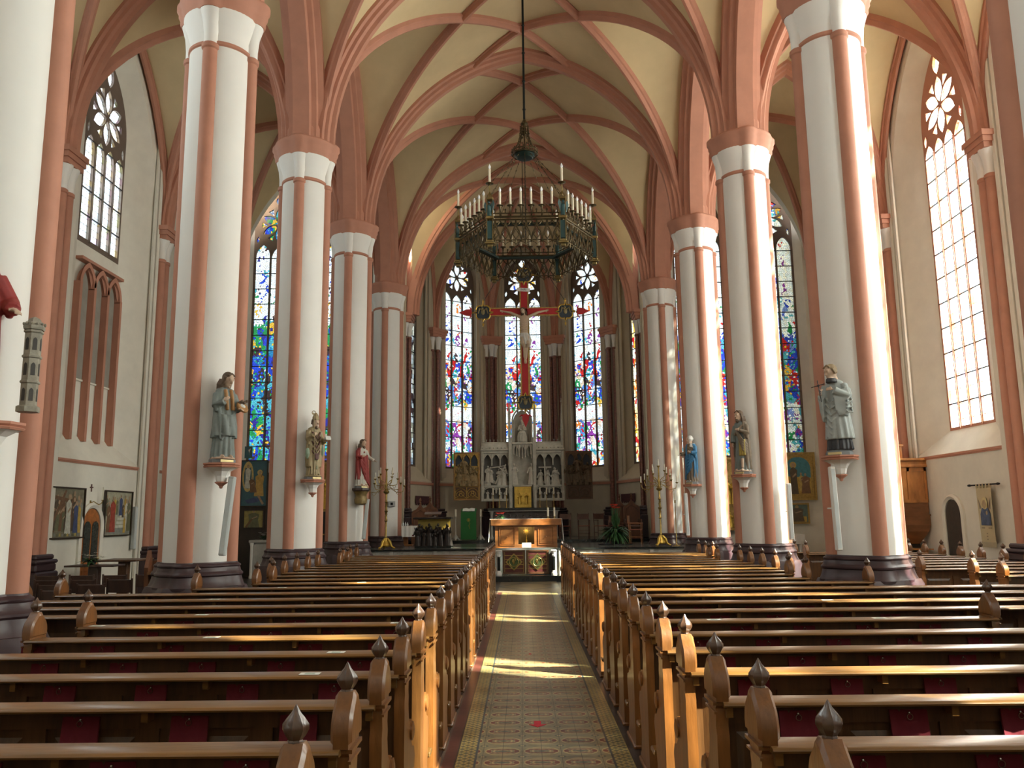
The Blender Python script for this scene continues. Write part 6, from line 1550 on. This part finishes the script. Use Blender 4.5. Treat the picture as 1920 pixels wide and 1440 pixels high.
# scalloped valances on the side walls of the apse
for sg in (-1, 1):
    a, b = (CO[5], CO[4]) if sg < 0 else (CO[0], CO[1]); d = (b-a).normalized(); n_ = V(0,Y5,0)-(a+b)/2; n_ -= d*n_.dot(d); n_.z = 0; n_.normalize(); c_ = a.lerp(b, .56)+n_*.06; mb = MB()
    M = Matrix(((d.x,0,-n_.x,c_.x),(d.y,0,-n_.y,c_.y),(0,1,0,0),(0,0,0,1))); pts = [(-.62,2.66),(.62,2.66)]
    for k in range(7): u = .62-1.24*k/7; pts += [(u,2.40),(u-.05,2.33),(u-1.24/14,2.30),(u-.13,2.33)]
    pts += [(-.62,2.40)]; mb.plate(pts, t=.02, M=M); o = mb.build('valance', mat('maroon_brocade', (.07,.02,.02), .8, var=.5, scale=18)); tag(o, 'dark red scalloped valance on the %s apse wall' % ('left' if sg < 0 else 'right'), 'valance', 'valances in the apse')

# ---------------------------------------------------------------- aisle walls: doors, pictures, sconce
M_orange = wood('orange_oak_door', (.36,.12,.03), .4, .25, (5,5,1)); M_dkdoor = wood('dark_door', (.03,.02,.015), .5, .1, (5,5,1)); M_dkglass = mat('dark_leaded_glass', (.04,.045,.04), .25, var=.3, scale=20)
def round_arch(hw, z0, zt, n=14, u0=0, zs=None): 
    zs = zs if zs is not None else zt-hw; return [(u0-hw,z0),(u0+hw,z0)]+[(u0+hw*math.cos(a), zs+(zt-zs)*math.sin(a)) for a in [PI*k/n for k in range(n+1)]]
def arched_door(n, M, hw, zt, m, glass, lab):
    r = tag(empty('door_%d' % n), kind='structure'); r.matrix_world = M
    MB().plate(round_arch(hw,0,zt), t=.04, w0=-.03).build('door_leaf', m, r)
    mb = MB(); A, B, C_ = round_arch(hw+.13,0,zt+.13), round_arch(hw+.015,0,zt+.015), round_arch(hw+.08,0,zt+.08)
    def ring(a, w_): return [(x,y,w_) for x,y in a[1:]+a[:1]]
    mb.loft([ring(A,0), ring(A,-.05), ring(C_,-.09), ring(B,-.05), ring(B,0)], closed=False); mb.build('door_surround', M_wall, r, 30)
    if glass:
        mb = MB()
        for s2 in (-1, 1): mb.plate(round_arch(hw*.36,.95,zt-.28,8,s2*hw*.45), t=.01, w0=-.045)
        mb.build('leaded_pane', M_dkglass, r)
    mb = MB(); mb.box((-hw*.8,-.0,-.05),(hw*.8,.75,-.03)); mb.build('lower_panel', m, r)
    MB().lathe([(.02,0),(.02,.03),(.035,.05),(0,.07)], 10, M=Matrix.Translation((-hw*.8,1.0,-.035)) @ Matrix.Rotation(PI,4,'X')).build('door_handle', M_brass, r)
ML = wframe((-9.8,0,0), (-1,0,0)); MR = wframe((9.8,0,0), (1,0,0))
FLIP = Matrix.Diagonal((-1,1,1,1))
uL = lambda Y: (ML.inverted() @ V(-9.8,Y,0)).x
uR = lambda Y: (MR.inverted() @ V(9.8,Y,0)).x
arched_door(1, ML @ Matrix.Translation((uL(18.66),0,0)), .38, 2.10, M_orange, True, '')
arched_door(2, MR @ Matrix.Translation((uR(19.32),0,0)), .34, 2.08, M_dkdoor, False, '')
def picture(name, M, w_, h, frame_m, bg, draw, label, fw=.03, parent_kw=None, cat='painting', grp=None):
    """a painted panel: M places its centre, x right, y up, z away from the viewer"""
    r = tag(empty(name), label, cat, grp); r.matrix_world = M
    mb = MB()
    for a, b, c, d in ((-w_/2-fw,-w_/2,-h/2-fw,h/2+fw),(w_/2,w_/2+fw,-h/2-fw,h/2+fw),(-w_/2,w_/2,-h/2-fw,-h/2),(-w_/2,w_/2,h/2,h/2+fw)): mb.box((a,c,-.035),(b,d,.015))
    mb.build('frame', frame_m, r)
    c_ = MB().plate([(-w_/2,-h/2),(w_/2,-h/2),(w_/2,h/2),(-w_/2,h/2)], t=.012).build('canvas', bg, r)
    mb = MB(); mats = draw(mb); mb.build('painted_figures', mats, r); return r
def fig(mb, x, y, h, mi, skin, z=-.002, wd=.28, halo=None, lean=0):
    """flat painted person: robe, head, optional halo"""
    w_ = h*wd
    if halo is not None: mb.plate([(x+lean*h+h*.105*math.cos(a), y+h*.90+h*.105*math.sin(a)) for a in [2*PI*k/14 for k in range(14)]], t=-.001, w0=z+.0004, mi=halo)
    mb.plate([(x-w_*.55,y),(x+w_*.55,y),(x+w_*.42+lean*h*.5,y+h*.45),(x+w_*.5+lean*h,y+h*.74),(x+w_*.12+lean*h,y+h*.83),(x-w_*.12+lean*h,y+h*.83),(x-w_*.5+lean*h,y+h*.74),(x-w_*.40+lean*h*.5,y+h*.45)], t=-.001, w0=z, mi=mi)
    mb.plate([(x+lean*h+h*.055*math.cos(a), y+h*.90+h*.07*math.sin(a)) for a in [2*PI*k/10 for k in range(10)]], t=-.001, w0=z-.001, mi=skin)
    mb.plate([(x+w_*.3+lean*h,y+h*.66),(x+w_*.36+lean*h,y+h*.60),(x-w_*.12+lean*h,y+h*.50),(x-w_*.18+lean*h,y+h*.55)], t=-.001, w0=z-.0012, mi=mi if mi % 2 else skin)
def pm(name, c, v=.25): return mat('paint_'+name, c, .6, var=v, scale=9)
PAL = [pm('umber',(.09,.065,.04)), pm('flesh',(.35,.24,.15)), pm('white',(.50,.50,.42)), pm('red',(.30,.05,.03)), pm('olive',(.13,.13,.07)), pm('blue',(.05,.07,.15)), pm('gold',(.45,.34,.10)), pm('grey',(.22,.23,.20)), pm('brown',(.17,.09,.045)), pm('yellow',(.45,.30,.06))]
def d1(mb):
    rr = random.Random(2)
    for k in range(16): fig(mb, -.60+.08*k, -.42+.10*rr.random(), rr.uniform(.5,.82), rr.choice((0,8,4,7,0)), 1, -.001-.0001*k, .26, lean=rr.uniform(-.06,.06))
    mb.plate([(-.50,-.2),(-.44,-.24),(.02,.46),(-.04,.49)], t=-.001, w0=-.004, mi=8); mb.plate([(-.45,.36),(-.43,.28),(.12,.22),(.1,.30)], t=-.001, w0=-.0045, mi=8)
    fig(mb, .12, -.44, .86, 2, 1, -.006, .24); fig(mb, .42, -.42, .7, 5, 1, -.006, .26); fig(mb, .55, -.42, .68, 9, 1, -.0055, .2)
    for k in range(12): mb.plate([(-.6+.1*k,-.49),(-.52+.1*k,-.49),(-.54+.1*k,-.43+.02*rr.random()),(-.59+.1*k,-.44)], t=-.001, w0=-.007, mi=(4,6,7)[k%3])
    return PAL
def d2(mb):
    rr = random.Random(8)
    mb.plate([(-.6,-.49),(.62,-.49),(.62,-.33),(-.6,-.36)], t=-.001, w0=-.0008, mi=7)
    for q in range(4): mb.plate([(-.12+.04*q,-.34+.09*q),(.30,-.34+.09*q),(.28,-.28+.09*q),(-.10+.04*q,-.28+.09*q)], t=-.001, w0=-.001-.0002*q, mi=2)
    for k in range(12): fig(mb, -.56+.1*k, -.10+.15*rr.random(), rr.uniform(.32,.5), (4,7,2,0,9)[k%5], 1, -.002-.0001*k, .25)
    fig(mb, -.26, -.44, .86, 3, 1, -.006, .30); fig(mb, -.45, -.44, .74, 8, 1, -.005, .24); fig(mb, .12, -.05, .5, 5, 1, -.006, .3); fig(mb, .40, -.42, .80, 2, 1, -.0055, .2); fig(mb, .33, -.46, .42, 9, 1, -.007, .26); fig(mb, .53, -.42, .8, 4, 1, -.006, .26)
    return PAL
M_picfr = wood('dark_picture_frame', (.035,.022,.014), .4)
picture('wall_painting', ML @ Matrix.Translation((uL(17.50),2.0,-.06)) @ FLIP, 1.42, 1.02, M_picfr, pm('umber_ground',(.20,.18,.12)), d1, 'dark painting of a cross bearing crowd left of the orange door', grp='station paintings')
picture('wall_painting', ML @ Matrix.Translation((uL(19.80),2.0,-.06)) @ FLIP, 1.28, 1.00, M_picfr, pm('pale_ground',(.36,.35,.25)), d2, 'painting with a tall figure in red right of the orange door', grp='station paintings')
mb = MB(); 
for a, b, c, d in ((-.012,.012,-.07,.07),(-.05,.05,.0,.024)): mb.box((a,c,-.02),(b,d,-.003))
for a in ((0,.07),(0,-.07),(-.05,.012),(.05,.012)): mb.ball((a[0],a[1],-.012), .016, 6, 4)
o = mb.build('wall_cross', P_maroon); o.matrix_world = ML @ Matrix.Translation((uL(18.6),2.56,0)); tag(o, 'tiny dark red cross on the wall above the orange door', 'cross')
r = tag(empty('candle_sconce'), 'curly brass wall sconce with a slim white candle above the door', 'sconce'); r.matrix_world = ML @ Matrix.Translation((uL(18.60),2.22,0))
q_ = -1 if uL(19) < uL(18) else 1
mb = MB(); mb.box((-.02,-.05,-.02),(.02,.06,0)); mb.tube([(0,0,-.02),(q_*.06,.04,-.05),(q_*.13,.0,-.08),(q_*.20,-.03,-.10),(q_*.27,.0,-.12),(q_*.32,.06,-.12)], .010, 6); mb.ball((q_*.32,.07,-.12), (.035,.012,.035), 8, 5); mb.build('bracket', M_brass, r)
MB().box((q_*.32-.012,.08,-.132),(q_*.32+.012,.36,-.108), bev=.004).build('candle', M_wax, r)
# column loudspeakers
M_spk = mat('grey_speaker_grille', (.46,.50,.50), .5, var=.04, bump=.2, bscale=120)
def speaker(x, y, z0, z1, label, tilt=0, rz=0, w_=.042, m=None):
    r = empty('column_speaker', (x,y,z0), rz, label, 'loudspeaker', 'slim column loudspeakers'); h = z1-z0; T = Matrix.Rotation(tilt,4,'Y')
    MB().box((-w_,-.055,0),(w_,.04,h), M=T, bev=.012).build('housing', m or M_spk, r)
    mb = MB(); mb.box((-w_*.7,-.058,.03),(w_*.7,-.054,h-.03), M=T); mb.build('grille', mat('pale_speaker_front', (.55,.60,.60), .6), r)
    mb = MB(); mb.tube([(0,.03,h*.5),(-.05,.12,h*.5)], .012, 6, M=T); mb.build('wall_bracket', M_white, r); return r
speaker(-4.10, 11.16, 1.34, 2.39, 'tilted grey column speaker below the statue on the second left pillar', .09); speaker(-4.08, 20.92, 1.3, 2.3, 'tilted grey column speaker under the red cloaked statue', .09)
speaker(4.05, 11.14, 1.32, 2.42, 'white column speaker beside the console on the second right pillar', -.02, w_=.036, m=M_white); speaker(4.98, 15.98, 1.32, 2.38, 'pale column speaker on the sunlit side of the third right pillar', 0, m=M_white); speaker(4.0, 20.95, 1.3, 2.35, 'pale column speaker under the blue cloaked statue', -.02, m=M_white)
s_ = speaker(-9.72, 20.62, 1.13, 2.17, 'grey column speaker on the left aisle wall past the paintings', 0, PI/2, w_=.06)
# tables in the left aisle
def small_table(x, y, w_, d, h, m, label, name='side_table'):
    r = empty(name, (x,y,0), 0, label, 'table'); MB().box((-w_/2,-d/2,h-.035),(w_/2,d/2,h), bev=.008).build('table_top', m, r)
    MB().box((-.10,-.08,.05),(.10,.08,h-.035), bev=.01).build('pedestal', m, r); MB().box((-.26,-.2,0),(.26,.2,.05), bev=.01).build('foot', m, r); return r
small_table(-8.75, 18.2, .9, .9, 1.0, M_gatew, 'brown table by the left wall below the second painting'); small_table(-8.75, 16.95, 1.0, .5, .95, M_chair, 'dark table carrying white flowers by the left wall')
bouquet((-8.8,16.9,.95), .24, M_whfl, 'white flower arrangement on the dark table beside the orange door', n=14, lf=40)
# ogee headed stall end beside the second left pillar
r = empty('prayer_desk', (-5.62,13.05,0), .2, 'dark carved prayer desk with ochre shelf left of the second left pillar', 'prayer desk')
T = Matrix(((0,0,1,0),(1,0,0,0),(0,1,0,0),(0,0,0,1)))
for sx in (-.28, .28): MB().plate([(-.2,0),(.25,0),(.22,.5),(.12,.75),(.2,1.0),(.18,1.12),(.08,1.22),(.0,1.36),(-.08,1.22),(-.16,1.1),(-.12,.8),(-.18,.4)], t=.06, w0=sx-.03, M=T).build('side_panel', M_stall, r)
MB().box((-.25,-.22,1.0),(.25,.12,1.04)).build('desk_top', M_oakend, r); MB().box((-.25,.10,.2),(.25,.14,1.2)).build('back_panel', M_stall, r)

# ---------------------------------------------------------------- chapels at the east ends of the aisles
M_dkpan = wood('dark_chapel_panelling', (.035,.024,.016), .5, .1, (4,4,1)); M_gfr = mat('gilt_frame', (.36,.24,.07), .45, .5, var=.3, scale=14, bump=.3)
tag(MB().box((-9.6,27.30,0),(-4.95,27.42,3.35)).build('wall_panelling', M_dkpan), kind='structure')
E_ = lambda x, y, z: frame((x,y,z), (1,0,0), (0,1,0))
TEAL = pm('teal',(.05,.12,.14),.1)
def d3(mb):
    mb.plate([(-.36,.83),(-.10,.83),(-.10,1.22),(-.36,1.22)], t=-.004, w0=.004, mi=4)
    mb.plate([(-.22+.19*math.cos(a), .22+.50*math.sin(a)) for a in [2*PI*k/20 for k in range(20)]], t=-.001, w0=-.001, mi=1); mb.plate([(-.22+.13*math.cos(a), .22+.40*math.sin(a)) for a in [2*PI*k/20 for k in range(20)]], t=-.001, w0=-.002, mi=4)
    fig(mb, -.22, -.16, .80, 5, 2, -.004, .22, halo=1); fig(mb, .16, -.42, .86, 3, 2, -.004, .34, halo=1, lean=.02); fig(mb, -.02, -.30, .52, 6, 2, -.006, .4, lean=-.12)
    mb.plate([(.10,-.40),(.18,-.40),(.34,-.66),(.28,-.70)], t=-.001, w0=-.005, mi=2)
    for s2 in (-1, 1): mb.plate([(.2,.1),(.34,.55),(.24,.3)] if s2 > 0 else [(-.16,1.15),(-.2,1.0),(-.17,.9),(-.24,1.1)], t=-.001, w0=-.0055, mi=6 if s2 > 0 else 5)
    mb.plate([(-.3,-.56),(.0,-.46),(.3,-.52),(.1,-.62),(-.2,-.66)], t=-.001, w0=-.003, mi=7)
    return [PAL[0], pm('pale_gold',(.50,.38,.14)), PAL[1], pm('ochre',(.42,.26,.07)), TEAL, PAL[2], PAL[8], PAL[5]]
o = picture('chapel_painting', E_(-8.92,27.26,3.0), .84, 1.46, M_dkpan, TEAL, d3, 'teal panel painting with two haloed figures in the left aisle chapel')
def d4(mb):
    fig(mb, .0, -.30, .60, 4, 1, -.003, .6, halo=6); mb.plate([(-.28,-.25),(-.22,-.28),(-.02,.0),(-.06,.03)], t=-.001, w0=-.004, mi=8); return PAL
picture('chapel_painting', E_(-8.90,27.26,1.84), .62, .54, M_picfr, pm('olive_gold',(.30,.25,.08)), d4, 'small green and gold icon below the teal panel in the left chapel')
def chapel_altar(x, y, w_, h, label, stone):
    r = empty('chapel_altar', (x,y,0), 0, label, 'altar'); MB().box((-w_/2,0,h-.08),(w_/2,.7,h), bev=.01).build('table_top', stone, r)
    MB().box((-w_/2+.12,.1,0),(w_/2-.12,.65,h-.08)).build('body', stone, r)
    for sx in (-1, 1): MB().lathe([(.06,0),(.06,.06),(.045,.1),(.045,h-.2),(.07,h-.08)], 12, M=TRS(sx*(w_/2-.08),.06)).build('column', M_white, r, 40)
chapel_altar(-8.0, 26.4, 1.5, 1.18, 'grey stone side altar with white columns in the left chapel', M_marble)
bouquet((-8.35,26.7,1.18), .22, M_whfl, 'white and red flowers on the left chapel altar', n=8, lf=40)
chapel_altar(7.9, 26.4, 1.5, 1.16, 'stone side altar in the right chapel', M_marble)
mb = MB(); mb.box((-.80,-.03,1.16),(.80,.74,1.172)); n = 20; F = [(-.80+1.6*k/n, -.035-.012*math.sin(k*1.5)) for k in range(n+1)]
mb.loft([[(x,y,1.172-.1*j) for x,y in F]+[(x,y+.012,1.172-.1*j) for x,y in F[::-1]] for j in range(4)], caps=(True,True)); mb.box((.79,-.03,.86),(.81,.74,1.17))
o = mb.build('altar_cloth', M_linen, None, 40); o.location = (7.9,26.4,0); tag(o, 'white cloth draped over the right chapel altar', 'cloth')
# right chapel: gilded altarpiece
def d5(mb):
    A = arch_loop(.40,-.55,.25,.62,10); mb.plate(A, t=-.001, w0=-.0005, mi=7)
    mb.plate([(-.40,-.55),(.40,-.55),(.40,-.05),(-.40,.0)], t=-.001, w0=-.001, mi=9)
    fig(mb, -.16, -.58, 1.05, 0, 1, -.004, .24, halo=6); fig(mb, .22, -.56, .68, 8, 1, -.004, .42); fig(mb, .08, -.48, .62, 6, 1, -.003, .2); return PAL[:7]+[pm('sky_teal',(.05,.20,.25))]+PAL[8:]
picture('chapel_painting', E_(8.92,27.26,3.02), .98, 1.42, M_gfr, M_gfr, d5, 'gold framed painting of a dark robed saint in the right chapel', fw=.07)
def d6(mb): fig(mb, .0,-.26,.52,0,1,-.003,.8,halo=6); mb.plate([(-.3,-.27),(.3,-.27),(.3,-.1),(-.3,-.08)], t=-.001, w0=-.001, mi=9); return PAL
picture('chapel_painting', E_(8.80,27.26,1.82), .68, .56, M_gfr, pm('dusky_teal',(.10,.15,.13)), d6, 'small gold framed icon of a veiled woman in the right chapel', fw=.05)
def gilt_shrine(x, label):
    r = empty('gilded_altarpiece', (x,27.2,1.3), 0, label, 'altarpiece'); mb = MB(); mb.box((-.65,.0,0),(.65,.1,2.3)); mb.build('back_board', M_gfr, r)
    mb = MB(); frame_box(mb, -.7, .7, 0, 2.35, .08, -.08, .05); arcade(mb, -.62, .62, 2.27, .4, 3, -.05, .04); mb.box((-.62,-.06,.75),(.62,0,.82)); mb.build('frame', M_gfr, r)
    mb = MB(); rr = random.Random(int(x*10))
    for k in range(5): mini_figure(mb, -.5+.25*k, -.03, .84, .85, rr=rr)
    for k in range(6): mini_figure(mb, -.5+.2*k, -.03, .10, .5, rr=rr)
    mb.build('gilded_figures', M_gold, r)
gilt_shrine(6.3, 'gilded carved altarpiece glimpsed between the right pillars'); gilt_shrine(-6.3, 'gilded carved altarpiece glimpsed between the left pillars')
# black screen on a stand behind the third left pillar
r = empty('display_screen', (-5.70,23.6,1.40), -.5, 'black flat screen on a wall arm between the left pillars', 'screen'); MB().box((-.32,-.02,0),(.32,.02,.62), bev=.008).build('panel', mat('black_plastic', (.008,.008,.01), .3), r); MB().box((-.03,.02,.1),(.03,.06,.5)).build('back_mount', M_rod, r)
MB().tube([(0,.05,-1.4),(0,.05,.3)], .03, 8).build('post', M_rod, r); MB().lathe([(.3,-1.4),(.3,-1.38),(.05,-1.36)], 16, M=TRS(0,.05,0)).build('foot', M_rod, r)
# ---------------------------------------------------------------- right aisle: pulpit-like confessional, banner
M_pul = wood('amber_oak_pulpit', (.42,.17,.045), .35, .3, (3,3,1))
r = empty('oak_pulpit', (9.33,20.95,0), 0, 'amber oak panelled pulpit against the right aisle wall behind the second pillar', 'pulpit')
mb = MB(); mb.box((-.45,-.48,2.04),(.45,.3,2.90)); mb.build('drum', M_pul, r)
mb = MB()
for x in (-.45,-.02,.39): mb.box((x,-.50,2.04),(x+.06,-.48,2.90))
mb.box((-.45,-.50,2.80),(.45,-.48,2.90)); mb.box((-.45,-.51,2.04),(.45,-.48,2.12)); mb.build('panel_frame', M_pul, r)
mb = MB(); mb.box((-.50,-.54,2.90),(.50,.3,2.96), bev=.01); mb.box((-.47,-.51,2.96),(.47,.3,3.06)); mb.box((-.52,-.56,3.06),(.52,.3,3.12), bev=.01); mb.build('cornice', M_pul, r)
mb = MB(); mb.box((-.45,-.3,3.12),(.0,.2,3.42)); mb.box((-.5,-.34,3.42),(.03,.25,3.48), bev=.01); mb.build('upper_box', M_pul, r)
mb = MB(); mb.loft([[(-.48*k,-.50*k,z),(.46*k,-.50*k,z),(.46*k,.3,z),(-.48*k,.3,z)] for z, k in ((1.05,.55),(1.2,.75),(1.35,.92),(1.5,1),(1.72,1.0))], caps=(True,True)); mb.box((-.50,-.52,1.72),(.48,.3,1.76)); mb.box((-.45,-.48,1.76),(.45,.3,2.04)); mb.build('corbel_base', wood('brown_pulpit_base', (.20,.08,.03), .4, .2, (1,3,3)), r)
MB().box((-.3,-.2,0),(.3,.3,1.05)).build('foot', M_dkdoor, r); MB().box((-.5,-.75,.92),(.35,-.22,.95)).build('side_desk', M_pul, r)
# banner
r = tag(empty('wall_banner'), 'cream cloth banner with a veiled woman and child on a dark rod', 'banner'); r.matrix_world = MR @ Matrix.Translation((uR(17.80),0,-.12)) @ FLIP
mb = MB(); mb.tube([(-.58,2.37,0),(.58,2.37,0)], .016, 8)
for s2 in (-1, 1): mb.ball((s2*.55,2.37,0), (.075,.028,.028), 8, 6); mb.tube([(s2*.3,2.37,0),(s2*.3,2.37,.12)], .01, 5)
mb.build('rod', M_wick, r)
mb = MB(); n = 8
mb.loft([[(-.28+.56*k/n, z, .012*math.sin(k*.9+z*2)) for k in range(n+1)]+[(-.28+.56*k/n, z, .004+.012*math.sin(k*.9+z*2)) for k in range(n,-1,-1)] for z in (2.31,2.0,1.7,1.4,1.17)], caps=(True,True))
for k in range(5): mb.box((-.27+.125*k,2.30,-.022),(-.23+.125*k,2.39,.022))
mb.build('cloth', mat('cream_banner_cloth', (.48,.40,.25), .85, var=.06), r, 40)
mb = MB()
for k in range(29): mb.box((-.28+.0197*k,1.06,-.002),(-.272+.0197*k,1.175,.003))
mb.build('fringe', mat('fringe_cream', (.45,.38,.25), .9), r)
mb = MB(); mb.plate([(-.19,1.52),(.19,1.52),(.19,1.75),(.12,1.88),(-.12,1.88),(-.19,1.75)], t=-.002, w0=-.013, mi=0); mb.plate([(.11*math.cos(a),1.98+.13*math.sin(a)) for a in [2*PI*k/16 for k in range(16)]], t=-.002, w0=-.0135, mi=3)
mb.plate([(.07*math.cos(a)-.01,1.96+.09*math.sin(a)) for a in [2*PI*k/12 for k in range(12)]], t=-.002, w0=-.0155, mi=1); mb.plate([(.06+.035*math.cos(a),1.78+.045*math.sin(a)) for a in [2*PI*k/10 for k in range(10)]], t=-.002, w0=-.0155, mi=1)
for s2 in (-1, 1): mb.plate([(s2*.13,1.88),(s2*.24,2.10),(s2*.20,1.86)], t=-.002, w0=-.0135, mi=2)
_pm = [pm('banner_blue',(.05,.07,.13),.5), pm('banner_flesh',(.35,.25,.14)), P_brown, pm('banner_halo',(.52,.42,.2))]
mb.build('woven_picture', _pm, r); mb = MB()
for k in range(2): mb.box((-.19 if k == 0 else .07,1.455,-.016),(-.07 if k == 0 else .19,1.475,-.012), 2)
for k in range(3): mb.box((-.02,1.22+.06*k,-.016),(.02,1.24+.06*k,-.012), 2)
mb.build('woven_lettering', _pm, r)
